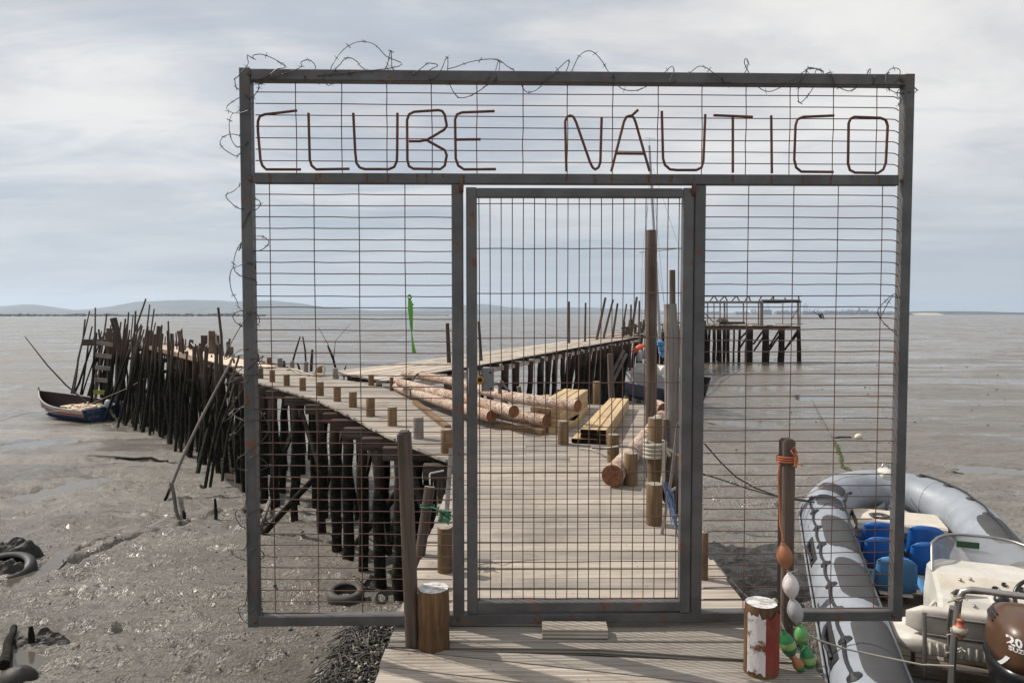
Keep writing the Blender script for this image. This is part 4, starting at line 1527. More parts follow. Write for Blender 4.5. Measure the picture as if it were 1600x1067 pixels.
for a, b in (((1153, 533), (1167, 518)), ((1153, 548), (1167, 527)), ((1177, 538), (1192, 517)), ((1178, 548), (1193, 526)), ((1202, 542), (1217, 517)), ((1202, 547), (1217, 525)), ((1226, 547), (1246, 517)), ((1226, 546), (1247, 521))):
    mb = MB(); mb.beam(J(*a), J(*b), .16, .22, up=(0, 1, 0)); mb.build('brace', W['pile'], jet)
for dy in (0.0, 5.0):
    for u, w in ((1125, 1.8), (1132, 2.4), (1136, 1.6), (1185, 2), (1190, 4), (1247, 2.6), (1250, 1.3)):
        if dy and w > 2: continue
        mb = MB(); a = J(u, 509, dy); b = J(u + jit(.5), 470, dy); ww = w / F * JD
        mb.beam(a, b, ww, ww, up=(0, 1, 0)); mb.build('roof_post', W['grey'], jet)
tru = MB()
tru.beam(J(1085, 463), J(1252, 462.5), .18, .14); tru.beam(J(1085, 472), J(1252, 471.5), .2, .2)
tru.beam(J(1190, 470.5), J(1250, 470.5), .2, .35)
for a, b in (((1093, 472), (1101, 463)), ((1101, 472), (1093, 463)), ((1108, 472), (1116, 462)), ((1116, 462), (1122, 472)), ((1123, 472), (1132, 463)), ((1133, 463), (1137, 472)), ((1143, 471), (1151, 462)), ((1151, 462), (1156, 472)), ((1163, 472), (1169, 462)), ((1170, 463), (1173, 472)),
             ((1186, 470), (1190, 463)), ((1203, 470), (1209, 463)), ((1208, 462), (1210, 473)), ((1228, 470), (1226, 465)), ((1248, 462), (1248, 472))):
    tru.beam(J(*a), J(*b), .13, .13, up=(0, 1, 0))
tru.beam(J(1085, 472, 5), J(1252, 472, 5), .2, .16)
for u in (1125, 1185, 1248):
    tru.beam(J(u, 472, 0), J(u, 472, 5), .14, .14)
tru.build('roof_truss', W['grey'], jet)
mb = MB(); mb.beam(J(1236, 500), J(1246, 483), .1, .1, up=(0, 1, 0)); mb.build('diagonal_stay', W['grey'], jet)
mb = MB(); mb.beam(J(1100, 488), J(1115, 504), .1, .1, up=(0, 1, 0)); mb.build('diagonal_stay', W['grey'], jet)
mb = MB(); mb.lathe(J(1128, 504.5), [(.01, 0), (.8, .1), (.6, .35), (.01, .6)], 7, sm=False); mb.box(J(1146, 504.5, .5), (2.8, .5, .25))
for k in range(7):
    mb.beam(J(1126 + k, 505), J(1122 + k * 2, 502 - k % 3), .12, .1)
solo(mb, 'rubbish_heap', W['pile'], 'dark heap of broken timber on the ruined jetty deck', 'debris')
mb = MB()
b0 = J(1158, 493, -20)
mb.lathe(b0, [(.01, -.3), (.1, -.18), (.12, 0), (.07, .2), (.02, .33)], 8, axis=(-.5, .3, .8))
for sgn in (-1, 1):
    w_ = [b0 + Vector((0, 0, .05)), b0 + Vector((-.15 * sgn - .08, .2 * sgn, .22)), b0 + Vector((-.28 * sgn - .12, .4 * sgn, .42 if sgn > 0 else -.25))]
    mb.beam(w_[0], w_[1], .22, .03); mb.beam(w_[1], w_[2], .15, .02)
solo(mb, 'bird', P['feather'], 'dark bird in flight in front of the far port', 'bird')
# ================================================================== THE GATE
GS_ = 0.024


def gp(u, v, dy=0.0):
    d = ray(u, v)
    # plane y = 3.42 + GS_*(x+1.33) + dy
    k = (3.42 + GS_ * 1.33 + dy) / (d.y - GS_ * d.x)
    return Vector((d.x * k, d.y * k, EYE + d.z * k))


gate = thing('entrance_gate', 'grey steel gate frame with wire mesh panels and rusty rod lettering across the walkway', 'gate', tuple(gp(800, 975)))
fw = .056


def gx(u, v=533): return gp(u, v)


def vpost(parent, name, u, vt, vb, w, dy=0.0, mat=None, vm=None):
    p = gp(u, vm or 600, -.028)
    zt = gp(u, vt, -.028).z; zb = gp(u, vb, -.028).z
    y = p.y + .028 + dy
    mb = MB(); mb.beam((p.x, y, zb), (p.x, y, zt), w, fw, up=(0, 1, 0), c=.004)
    return mb.build(name, mat or P['frame'], parent)


def hbeam(parent, name, u0, v0, u1, v1, h, dy=0.0, d=fw):
    a = gp(u0, v0, -.028); b = gp(u1, v1, -.028)
    mb = MB(); mb.beam(a + Vector((0, dy + .028, 0)), b + Vector((0, dy + .028, 0)), d, h, c=.004)
    return mb.build(name, P['frame'], parent)


xL = gx(389).x; xR = gx(1412).x
vpost(gate, 'post', 389, 106, 980, .054)
vpost(gate, 'post', 1411.5, 115.5, 970.5, .049)
vpost(gate, 'post', 715, 288, 963, .056)
vpost(gate, 'post', 1091.5, 290, 960, .056)
hbeam(gate, 'beam', 391.5, 116, 1417, 124.5, .055, .0015)
hbeam(gate, 'beam', 397, 278, 1404.5, 281.5, .052, -.0085, .038)
hbeam(gate, 'beam', 402, 971.5, 1397, 962.5, .052, .0015)


def mesh_panel(parent, us, vs, span_u, span_v, dy=0.012, r=.0025, bend=False, horiz_front=True):
    """us: the verticals, vs: the horizontals (picture positions on the gate plane)"""
    mb = MB()
    for u in us:
        a = gp(u, (span_v[0])); b = gp(u, (span_v[1]))
        x = gx(u, (span_v[0] + span_v[1]) / 2).x
        y = 3.42 + GS_ * (x + 1.33) + dy + (0.004 if horiz_front else -.004)
        zs = np.linspace(a.z, b.z, 7)
        mb.tube([(x + (jit(.0022) if 0 < k < 6 else 0), y, z) for k, z in enumerate(zs)], r, 6, caps=False)
    for v in vs:
        a = gp(span_u[0], v[0] if hasattr(v, '__len__') else v); b = gp(span_u[1], v[1] if hasattr(v, '__len__') else v)
        a.y += dy; b.y += dy
        pts = [a.lerp(b, k / 8) + Vector((0, 0, jit(.0018) if 0 < k < 8 else 0)) for k in range(9)]
        if bend:
            e = pts[-1]
            pts = pts[:-1] + [e + Vector((-.045, -.0, .0)), e + Vector((-.014, -.003, -.002)), e + Vector((-.002, -.010, -.009)), e + Vector((.008, -.012, -.018))]
        mb.tube(pts, r, 6, caps=False)
    return mb.build('wire_mesh', P['wire'], parent)


# top strip
mesh_panel(gate, [461, 533, 603.5, 674, 745, 817, 887, 958, 1029, 1098, 1167, 1236, 1304, 1372], [(143 + k * 17.9, 150 + k * 17.7) for k in range(7)], (398, 1402), (118, 278), bend=True)
mesh_panel(gate, [424, 493, 562.5, 634], [(303 + k * 17.72, 304 + k * 17.72) for k in range(38)], (398, 706), (286, 968))
mesh_panel(gate, [1167, 1237, 1306, 1374.5], [(303.5 + k * 17.6, 305 + k * 17.45) for k in range(38)], (1100, 1402), (288, 958), bend=True)

# rod letters standing on the middle beam
LET = [
    ('C', [[(464, 173), (440, 176), (414, 179), (406, 182), (403, 190), (403, 205), (407, 250), (410, 259), (416, 265), (470, 265)]]),
    ('L', [[(482, 177), (484, 250), (487, 259), (494, 265), (546, 264)]]),
    ('U', [[(552, 177), (555, 238), (557, 255), (562, 262), (570, 264.5), (608, 264.5), (616, 261), (620, 252), (620.5, 240), (621, 177)]]),
    ('B', [[(639, 221), (655, 221), (667, 219), (694, 203), (698, 197), (695, 180), (691, 174), (685, 172.5), (647, 175), (639, 179), (636, 188), (636.5, 250), (639, 260), (646, 264), (688, 264.5), (695, 259), (698, 243), (695, 235), (668, 220)]]),
    ('E', [[(773, 174), (722, 176), (714, 179), (711, 187), (712, 248), (716, 259), (725, 265), (775, 264.5)], [(712, 218.5), (751, 218)]]),
    ('N', [[(885, 268), (883, 190), (886, 183), (891, 181), (896, 183), (900, 191), (922, 254), (926, 262), (930, 265), (935, 262), (938, 254), (940, 184)]]),
    ('A', [[(955, 268), (975, 190), (979, 183), (985, 181), (990, 184), (993, 191), (1015, 268)], [(962, 240), (1006, 240.5)], [(985, 183), (997, 172)]]),
    ('U', [[(1034, 174), (1036, 248), (1039, 258), (1047, 265), (1058, 266), (1088, 266), (1096, 262), (1099, 252), (1102, 179)]]),
    ('T', [[(1115, 180.5), (1176, 183)], [(1145, 182), (1145, 270)]]),
    ('I', [[(1205, 181), (1206, 271)]]),
    ('C', [[(1303, 181), (1255, 183), (1246, 187), (1243, 196), (1241, 250), (1244, 262), (1252, 268.5), (1302, 269)]]),
    ('O', [[(1335, 183), (1375, 184.5), (1384, 188), (1387, 197), (1384, 255), (1380, 265), (1372, 270.5), (1336, 270), (1328, 266), (1325, 256), (1326, 193), (1329, 186), (1335, 183)]]),
]
for ch, strokes in LET:
    mb = MB()
    for si, s_ in enumerate(strokes):
        pts = [gp(u, v, -.014 - .001 * si) for u, v in s_]
        # round the bends
        out = [pts[0]]
        for a, b in zip(pts[:-1], pts[1:]):
            out += [a.lerp(b, .5), b]
        mb.tube(out, .0068, 8)
    mb.build('letter', P['rust'], gate)

# rust that has run down the middle beam below the rods
rr0 = random.Random(12)
mbm0 = gp(391.5 + 5, 278.5, -.028); mbm1 = gp(1404.5, 282, -.028)
for u, w_, l_ in ((422, 7, 1), (494, 6, .8), (500, 5, .5), (573, 6, .9), (606, 6, 1), (652, 5, .9), (666, 4, 1), (692, 4, .5), (724, 7, 1), (885, 6, 1), (930, 8, .9), (956, 5, .8), (1014, 8, 1), (1049, 7, 1), (1086, 5, .6), (1145, 7, .9), (1206, 6, .9), (1255, 7, .8), (1298, 6, .9), (1331, 4, .6), (1374, 5, .9)):
    mb = MB(); x = gp(u, 270, -.028).x; hw = w_ / 2 / F * 3.4; y = 3.42 + GS_ * (x + 1.33) - .0278
    f_ = (x - mbm0.x) / (mbm1.x - mbm0.x); zt = mbm0.z + (mbm1.z - mbm0.z) * f_ + .0235
    g = []
    for i in range(7):
        k = i / 6; ww = hw * (1 - .35 * k) * rr0.uniform(.75, 1.1)
        g.append([Vector((x - ww, y - .0004, zt - .047 * l_ * k)), Vector((x + ww * .1, y - .0009, zt - .047 * l_ * k)), Vector((x + ww, y - .0004, zt - .047 * l_ * k))])
    mb.sheet(g)
    mb.build('rust_run', P['stain'], gate)

# welds, hinge knuckles
for u, v in ((389, 116), (391, 280), (716, 968), (1080, 298), (721, 291), (1411, 126), (1409, 283), (399, 971), (1397, 962)):
    mb = MB()
    c = gp(u, v, -.03)
    mb.lathe(c, [(.001, -.004), (.010 + random.random() * .004, -.002), (.011, .001), (.006, .003), (.001, .004)], 9, axis=(jit(.2), -1, jit(.2)))
    mb.build('weld', P['rust'], gate)
for u, v in ((721, 291), (1084, 297)):
    mb = MB(); c = gp(u, v, -.032); mb.lathe(c, [(.001, -.03), (.011, -.03), (.011, .03), (.001, .03)], 12)
    mb.build('hinge', P['rust'], gate)

door = thing('door', '', '', tuple(gp(905, 950)))
del door['label']; del door['category']
door.parent = gate
door.location = Vector(gp(905, 950)) - Vector(gate['_o'])
dw = .052
vpost(door, 'stile', 737, 293, 957, .052, -.004)
vpost(door, 'stile', 1073.5, 294, 956, .052, -.004)
a, b = gp(745, 298), gp(1065, 299)
hbeam(door, 'rail', 745, 301, 1066, 301.5, .046, -.0085, .040)
hbeam(door, 'rail', 746, 948.5, 1065, 947, .05, -.0025, .055)
mesh_panel(door, [748.7 + k * 17.25 for k in range(19)], [(318 + k * 70.2, 318 + k * 69.9) for k in range(9)] + [(936, 935)], (744, 1066), (303, 946), r=.0024, horiz_front=False)
# lock
mb = MB()
c = gp(762, 593, -.012)
mb.beam(c + Vector((-.022, 0, -.058)) * 1.0 + Vector((.022, 0, 0)), c + Vector((0, 0, .058)), .062, .02, up=(0, 1, 0), c=.006)
mb.build('lock_plate', P['plate'], door)
mb = MB()
c = gp(750, 594, -.028)
mb.lathe(c, [(.010, 0), (.012, .004), (.021, .004), (.022, 0), (.021, -.012), (.010, -.012)], 20, axis=(0, -1, 0))
mb.build('lock_ring', P['brass'], door)
mb = MB(); mb.lathe(c + Vector((0, .004, 0)), [(.0001, .002), (.0105, .002), (.0105, -.006)], 16, axis=(0, -1, 0)); mb.build('keyhole', P['gblack'], door)
for u, v in ((766, 582), (767, 607)):
    mb = MB(); mb.lathe(gp(u, v, -.024), [(.005, -.003), (.005, .002), (.0001, .003)], 10, axis=(0, -1, 0)); mb.build('bolt', P['gblack'], door)
mb = MB(); a = gp(732, 575, -.034); b = gp(732, 617, -.034)
mb.tube([a + Vector((0, .014, 0)), a, a.lerp(b, .5), b, b + Vector((0, .014, 0))], .0045, 8); mb.build('handle', P['steel'], door)
mb = MB()
c = gp(785, 604, .03)
mb.tube([gp(770, 601, .01), gp(778, 600, .03), gp(783, 597, .03)], .005, 8)
mb.tube([gp(782, 594, .03), gp(781, 608, .03), gp(781, 615, .03)], .009, 10)
mb.tube([gp(783, 599, .03), gp(792, 607, .03), gp(797, 612, .03)], .007, 10)
mb.lathe(c + Vector((-.008, 0, .015)), [(.001, -.018), (.015, -.012), (.018, 0), (.014, .012), (.001, .018)], 12)
solo(mb, 'padlock_tap', P['plate'], 'small grey metal tap fitting hanging by the door lock', 'fitting')

# barbed wire
BW = [
    [(393, 133), (374, 140), (368, 134), (368, 125), (376, 115), (387, 101), (390, 90), (405, 85), (423, 90), (440, 100), (447, 106), (434, 108), (425, 114), (410, 127), (394, 134)],
    [(394, 152), (404, 140), (410, 128), (467, 107), (470, 98), (480, 94), (488, 97), (493, 106), (484, 118), (478, 126), (488, 130), (500, 129), (510, 118), (530, 85), (548, 70), (565, 65), (585, 70), (603, 88), (623, 104)],
    [(500, 122), (506, 128), (514, 134), (520, 126), (530, 104), (538, 93), (548, 91), (558, 97), (566, 106), (590, 118), (604, 104), (608, 88), (611, 79), (612, 95), (613, 106), (622, 125), (632, 129), (641, 125), (650, 114), (662, 104), (670, 99), (683, 104)],
    [(640, 120), (652, 125), (664, 129), (678, 124), (690, 108), (695, 95), (699, 90), (700, 100), (699, 112), (700, 125), (708, 143), (718, 153), (735, 150), (755, 138), (770, 122), (779, 95), (780, 108), (773, 130), (766, 131), (764, 122)],
    [(699, 108), (722, 92)],
    [(700, 108), (712, 105), (735, 97), (760, 93), (778, 94), (790, 102), (806, 118), (820, 142), (830, 144), (842, 138), (862, 118), (883, 98), (889, 95), (887, 106), (880, 122), (887, 128), (895, 108), (905, 88), (918, 80), (930, 84), (942, 98), (947, 107)],
    [(947, 107), (955, 118), (960, 126), (970, 138), (985, 142), (1003, 139), (1025, 125), (1040, 112), (1050, 104), (1052, 112), (1046, 128), (1048, 133), (1060, 124), (1078, 114), (1092, 104), (1105, 107)],
    [(1105, 107), (1125, 122), (1133, 129), (1145, 132), (1155, 129), (1160, 120), (1167, 108), (1169, 97), (1165, 92), (1163, 98), (1168, 110), (1180, 131), (1192, 141), (1205, 143), (1225, 134), (1245, 120), (1262, 109), (1275, 108), (1285, 112)],
    [(1275, 110), (1272, 133), (1262, 150), (1250, 161), (1247, 150), (1249, 133), (1258, 112), (1268, 106)],
    [(1290, 114), (1306, 133), (1320, 141), (1330, 142), (1345, 132), (1355, 115), (1360, 108), (1360, 120), (1368, 134), (1385, 138), (1398, 130), (1407, 118), (1404, 108), (1392, 108), (1385, 117)],
    [(1385, 117), (1385, 135), (1400, 145), (1425, 147), (1432, 141), (1425, 136), (1405, 140), (1402, 150), (1408, 156), (1404, 164)],
]
BL = [
    [(392, 155), (382, 150), (370, 155), (355, 166), (357, 174), (374, 177), (392, 170), (396, 160), (392, 150)],
    [(372, 174), (362, 179), (358, 196), (362, 219), (372, 230), (385, 226)],
    [(392, 218), (374, 212), (362, 210), (349, 214), (344, 223), (351, 234), (372, 245), (385, 238)],
    [(386, 270), (379, 283), (366, 298), (353, 305), (359, 315), (376, 327), (392, 322)],
    [(380, 298), (392, 308), (404, 313), (407, 320), (400, 328), (390, 334)],
    [(374, 390), (381, 376), (392, 370), (411, 370), (420, 378), (413, 388), (402, 392), (390, 390)],
    [(381, 376), (370, 391), (365, 412), (368, 425), (381, 433), (396, 436), (400, 442), (398, 450), (388, 446)],
    [(400, 416), (385, 412), (372, 416), (362, 421), (359, 436), (362, 455), (370, 470), (374, 482), (385, 488)],
]
rb = random.Random(3)
v = 484
while v < 955:
    du = rb.uniform(14, 34); s_ = rb.choice([-1, 1]); h = rb.uniform(18, 44)
    c = 385 + (v - 484) * .014 + 4
    BL.append([(c - 8, v), (c - 12 - du * (.5 if s_ > 0 else 1) * .7, v + h * .3), (c - 10 - du * .4, v + h * .8), (c + 4, v + h), (c + 12 + du * (1 if s_ > 0 else .4) * .6, v + h * .7), (c + 10, v + h * .2), (c - 6, v + h * .4 + 4)])
    v += rb.uniform(45, 85)
BL += [[(352, 600), (372, 590), (392, 575), (410, 560)], [(350, 655), (385, 630), (405, 610)], [(356, 690), (400, 645), (415, 655), (420, 672), (408, 690)], [(350, 560), (380, 545), (402, 548)]]


BL.sort(key=lambda l: min(p[1] for p in l))
BL = [[p for l in BL for p in l]]
BW = [BW[0] + BW[1] + BW[2] + BW[3], BW[5] + BW[6] + BW[7] + BW[8][::-1] + BW[9] + BW[10]]


def barbed(name, loops, label, seed):
    r_ = random.Random(seed)
    mb = MB()
    for lp_ in loops:
        ph = r_.uniform(0, 6)
        ctrl = []
        for k, (u, v) in enumerate(lp_):
            ctrl.append(gp(u, v, .052 * math.sin(ph + k * .9) if True else 0))
        # keep clear of the frame: in front of or behind it
        pts = []
        for i in range(len(ctrl) - 1):
            p0 = ctrl[max(i - 1, 0)]; p1 = ctrl[i]; p2_ = ctrl[i + 1]; p3_ = ctrl[min(i + 2, len(ctrl) - 1)]
            for q in range(5):
                t = q / 5
                pts.append(0.5 * ((2 * p1) + (p2_ - p0) * t + (2 * p0 - 5 * p1 + 4 * p2_ - p3_) * t * t + (3 * p1 - p0 - 3 * p2_ + p3_) * t * t * t))
        pts.append(ctrl[-1])
        for p in pts:
            yp = 3.42 + GS_ * (p.x + 1.33)
            inb = (gp(1, 100).z > 0) and ((abs(p.x - xL) < .034) or (abs(p.x - xR) < .034) or abs(p.z - gp(800, 120).z) < .036)
            if inb and abs(p.y - yp) < .034:
                p.y = yp + (.034 if p.y > yp else -.034)
        mb.tube(pts, .0021, 5, caps=False)
        acc = 0
        for i in range(1, len(pts)):
            acc += (pts[i] - pts[i - 1]).length
            if acc > .085:
                acc = 0
                for _ in range(2):
                    d_ = Vector((r_.uniform(-1, 1), r_.uniform(-1, 1), r_.uniform(-1, 1))).normalized() * .015
                    mb.tube([pts[i] - d_, pts[i] + d_], [.0014, .0012], 3, caps=False)
                mb.lathe(pts[i], [(.0001, -.004), (.0042, 0), (.0001, .004)], 4, axis=(1, 0, .3))
    return solo(mb, name, P['barb'], label, 'wire', group='barbed wire on the gate')


barbed('barbed_wire', BW, 'coils of barbed wire looping along the top of the gate', 1)
barbed('barbed_wire', BL, 'barbed wire wound around the left gate post', 2)
barbed('barbed_wire', [[(1374, 500), (1392, 466), (1402, 464), (1396, 460), (1376, 478), (1372, 490), (1384, 508), (1404, 524)]], 'short strand of barbed wire near the right gate post', 4)

# step block, plank post, stumps
mb = MB()
a = onz(843.5, 986, 0); b = onz(946, 985, 0)
mb.beam((a.x + .01, 3.345, .026), (b.x, 3.34, .026), .09, .05, c=.003)
solo(mb, 'step_block', W['deck'], 'short grey timber block lying as a step in front of the door', 'block')

mb = MB()
a = onz(645, 1004, 0.0); tp = ony(631.5, 677, a.y - .01)
mb.beam(tuple(a + Vector((0, 0.0, -.02))), tuple(tp), .058, .09, up=(0, 1, 0), c=.008)
mb.beam(tuple(tp), tuple(tp + Vector((-.001, 0, .012))), .044, .07, up=(0, 1, 0), c=.008)
solo(mb, 'plank_post', W['tall'], 'upright dark squared post leaning slightly before the left gate panel', 'post')


def stump(u, vt, vb, wpx, label, mats, n=26, ms=None, lean=(0, 0), rough_=.035):
    b = onz(u, vb - wpx * .16, 0)
    r = wpx / 2 / F * b.y
    h = (vb - vt) / F * b.y - r * .25
    rd = random.Random(int(u))
    wob = [1 + rd.uniform(-rough_, rough_) for _ in range(n)]
    mb = MB()
    rings = []
    zz = [(-.02, 1.04), (.0, 1.03), (.03, 1.0), (h * .3, .99), (h * .55, 1.02), (h * .8, 1.0), (h - .012, .97), (h, .93)]
    for z, k in zz:
        w2 = [x * (1 + rd.uniform(-.008, .008)) for x in wob]
        rings.append(mb.ring([(b.x + lean[0] * z + r * k * w2[i] * math.cos(2 * math.pi * i / n), b.y + lean[1] * z + r * k * w2[i] * math.sin(2 * math.pi * i / n), z) for i in range(n)]))
    for i in range(len(zz) - 1):
        for k in range(n):
            k2 = (k + 1) % n
            mm = 0
            if ms: mm = ms(i, k, n)
            mb.face((rings[i][k], rings[i][k2], rings[i + 1][k2], rings[i + 1][k]), [(zz[i][0], k * .02), (zz[i][0], k * .02 + .02), (zz[i + 1][0], k * .02 + .02), (zz[i + 1][0], k * .02)], mm, True)
    t = mb.ring([mb.v[i] for i in rings[-1]])
    mb.face(t, [(math.cos(2 * math.pi * k / n) * r, math.sin(2 * math.pi * k / n) * r) for k in range(n)], 1)
    return mb, b, r, h


mb, b, r, h = stump(677.5, 916, 1015, 50, '', None)
solo(mb, 'stump', [W['stump'], P['whitetop']], 'thick brown log stump with whitened top standing on the front boards at left', 'stump', loc=tuple(b))
root = thing('stump', 'thick post stump half wrapped in peeling white and red sheet metal at right', 'stump', tuple(onz(1187, 1046, 0)))
mb, b, r, h = stump(1188, 938, 1056, 51, '', None, rough_=.015)
mb.build('post_body', [W['stump'], P['whitetop']], root)


def wrap(a0, a1, mat, z0, z1, rr):
    mb = MB(); g = []
    for q in range(6):
        z = z0 + (z1 - z0) * q / 5
        row = []
        for k in range(10):
            a = R(a0 + (a1 - a0) * k / 9)
            j_ = rr * (1 + random.uniform(-.006, .006))
            row.append((b.x + j_ * math.cos(a), b.y + j_ * math.sin(a), z + (random.uniform(-.03, .006) if q == 5 else random.uniform(-.006, .006) if q else random.uniform(0, .02))))
        g.append(row)
    mb.sheet(g, sm=False)
    o = mb.build('metal_sheet', mat, root)
    md = o.modifiers.new('thickness', 'SOLIDIFY'); md.thickness = .0025; md.offset = 1
    return o


wrap(266, 385, P['red'], .012, h - .022, r * 1.07)
wrap(205, 265, P['whitesheet'], .012, h - .028, r * 1.07)

# post with orange rope and the string of floats
mb = MB()
bp_ = Vector((1.285, 3.235, 0))
b_ = ony(1226, 985, 3.235); t_ = ony(1230, 688, 3.235)
mb.beam(tuple(Vector((b_.x, 3.235, -.02))), tuple(t_), .056, .075, up=(0, 1, 0), c=.008)
mb.beam(tuple(t_), tuple(t_ + Vector((0, 0, .008))), .04, .06, up=(0, 1, 0))
solo(mb, 'plank_post', W['tall'], 'upright weathered squared post at right with orange rope tied at its top', 'post')


def coil(path_c, rr, turns, pitch, r, n=16, sq=1.0, ax=None):
    pts = []
    for k in range(int(turns * n) + 1):
        a = 2 * math.pi * k / n
        pts.append(Vector(path_c) + Vector((rr * math.cos(a), rr * sq * math.sin(a), pitch * k / n)))
    return pts


mb = MB()
c = ony(1230, 718, 3.235)
mb.tube(coil(c + Vector((0, 0, -.012)), .046, 3.3, .011, 0), .0045, 7)
pts = [ony(1240, 714, 3.18), ony(1246, 722, 3.17), ony(1240, 728, 3.17), ony(1250, 724, 3.16), ony(1254, 728, 3.16)]
mb.tube(pts, .004, 6)
mb.tube([ony(1242, 712, 3.18), ony(1236, 704, 3.18), ony(1241, 698, 3.18), ony(1245, 706, 3.18), ony(1242, 726, 3.17), ony(1245, 730, 3.17)], .004, 6)
mb.tube([ony(1218, 724, 3.19), ony(1216, 750, 3.18), ony(1218, 790, 3.18), ony(1219, 820, 3.17), ony(1222, 832, 3.16), ony(1224, 850, 3.14)], .0045, 6)
solo(mb, 'rope', P['ropeo'], 'orange rope coiled on the right post and running down to the brown float', 'rope')


def floatb(u, v, hpx, wpx, D, tilt, label, mats, ms=None, prof=None):
    c = ony(u, v, D)
    H = hpx / F * D; r = wpx / 2 / F * D
    mb = MB()
    ax = Vector((math.sin(R(tilt)), 0, math.cos(R(tilt))))
    n = 14
    pr = [(r * math.sin(math.pi * k / n) ** .66 + (.004 if k in (0, n) else 0), -H / 2 + H * k / n) for k in range(n + 1)]
    pr[n // 2] = (pr[n // 2][0] * 1.03, pr[n // 2][1])
    mb.lathe(c, pr, 22, axis=ax, ms=[(ms(k / n) if ms else 0) for k in range(n)])
    mb.lathe(c, [(.006, -H / 2 - .006), (.012, -H / 2 + .004)], 10, axis=ax); mb.lathe(c, [(.012, H / 2 - .004), (.006, H / 2 + .006)], 10, axis=ax)
    return solo(mb, 'fishing_float', mats, label, 'float', group='string of floats on the right post')


band = lambda t: 1 if .42 < t < .64 else 0
floatb(1226, 869, 43, 24.5, 3.13, -8, 'brown oval float, top of the string', [P['fbrown']])
floatb(1235.5, 915, 43, 25, 3.12, -6, 'white oval float between the brown and the grey one', [P['fwhite']])
floatb(1242.5, 955, 44, 24, 3.11, -14, 'grey oval float below the white one', [P['fgrey']])
floatb(1252, 992, 34, 21.5, 3.09, -6, 'light green float just below the grey one', [P['flight'], P['fpale']], lambda t: 1 if .3 < t < .45 else 0)
floatb(1231, 1007, 46, 25, 3.05, -18, 'green float with pale band hanging at the left beside the stump', [P['fgreen'], P['fpale']], band)
floatb(1262, 1030, 46, 24, 3.05, -8, 'green float with pale band hanging lowest at right', [P['fgreen'], P['fpale']], band)
floatb(1247, 1038, 30, 17, 3.0, -30, 'rusty small float behind the two banded green ones', [P['fbrown'], P['fgreen']], lambda t: 1 if t < .4 else 0)
mb = MB()
mb.tube([ony(1224, 850, 3.13), ony(1227, 870, 3.13), ony(1235, 915, 3.12), ony(1242, 955, 3.11), ony(1252, 992, 3.09), ony(1262, 1030, 3.05), ony(1258, 1055, 3.02), ony(1247, 1038, 3.0), ony(1231, 1007, 3.05), ony(1226, 985, 3.08), ony(1216, 960, 3.09), ony(1210, 946, 3.1)], .0045, 6)
mb.tube([ony(1236, 893, 3.12), ony(1243, 892, 3.1), ony(1246, 888, 3.1)], .004, 6)
solo(mb, 'rope', P['rope'], 'tan cord threading the string of floats', 'rope')
mb = MB()
c = ony(1207, 941, 3.06)
mb.tube([c + Vector((-.02, 0, -.012)), c + Vector((-.012, -.012, .012)), c + Vector((.006, -.01, .02)), c + Vector((.02, 0, .006)), c + Vector((.016, .01, -.014)), c + Vector((-.002, -.012, -.006)), c + Vector((-.014, .008, .008)), c + Vector((.008, -.014, .004)), c + Vector((.02, -.004, -.03)), c + Vector((.034, 0, -.07))], .0065, 8)
solo(mb, 'rope_knot', P['rope'], 'knotted tan rope end on top of the red and white stump', 'rope')

# leaning pole with green rope, bent pipe, lath
mb = MB()
a = ony(671.5, 760, 4.55); b = ony(652, 898, 4.45)
c = b + (b - a) * 2.2
rough_log(mb, tuple(c), tuple(a), .038, .034, n=14, seg=5, wob=.004, cm=1)
solo(mb, 'leaning_pole', [W['tall'], W['cut']], 'round pole leaning out beside the deck, tied with green rope', 'pole')
mb = MB()
mb.tube([ony(672, 757, 4.53), ony(671.5, 741, 4.53), ony(673, 739, 4.53), ony(693, 735, 4.6)], .0055, 8)
solo(mb, 'bent_rod', P['white'], 'thin pale rod bent at a right angle on the leaning pole top', 'rod')
mb = MB()
c = ony(668, 792, 4.52)
mb.tube(coil(c, .045, 1.6, .008, 0), .005, 7)
mb.tube([ony(672, 792, 4.44), ony(682, 795, 4.42), ony(690, 800, 4.40)], .005, 7)
rg_ = random.Random(8)
cc_ = ony(696, 806, 4.36)
pts = [cc_ + Vector((.045 * math.sin(k * 1.7) + rg_.uniform(-.01, .01), .03 * math.cos(k * 2.3), .032 * math.sin(k * 1.1 + 1) + rg_.uniform(-.01, .01))) for k in range(34)]
mb.tube(pts, .0048, 6)
mb.tube([cc_ + Vector((.01, 0, -.03)), cc_ + Vector((.02, 0, -.06)), onz(694, 826, .235)], .005, 6)
solo(mb, 'rope', P['ropeg'], 'tangle of green rope tied from the leaning pole to the short deck post', 'rope')
mb = MB(); mb.beam(tuple(onz(697, 816, .24)), tuple(ony(705, 700, 4.7)), .03, .012, up=(0, 1, 0))
solo(mb, 'lath', W['grey'], 'thin grey lath standing behind the left gate panel by the green rope', 'lath')

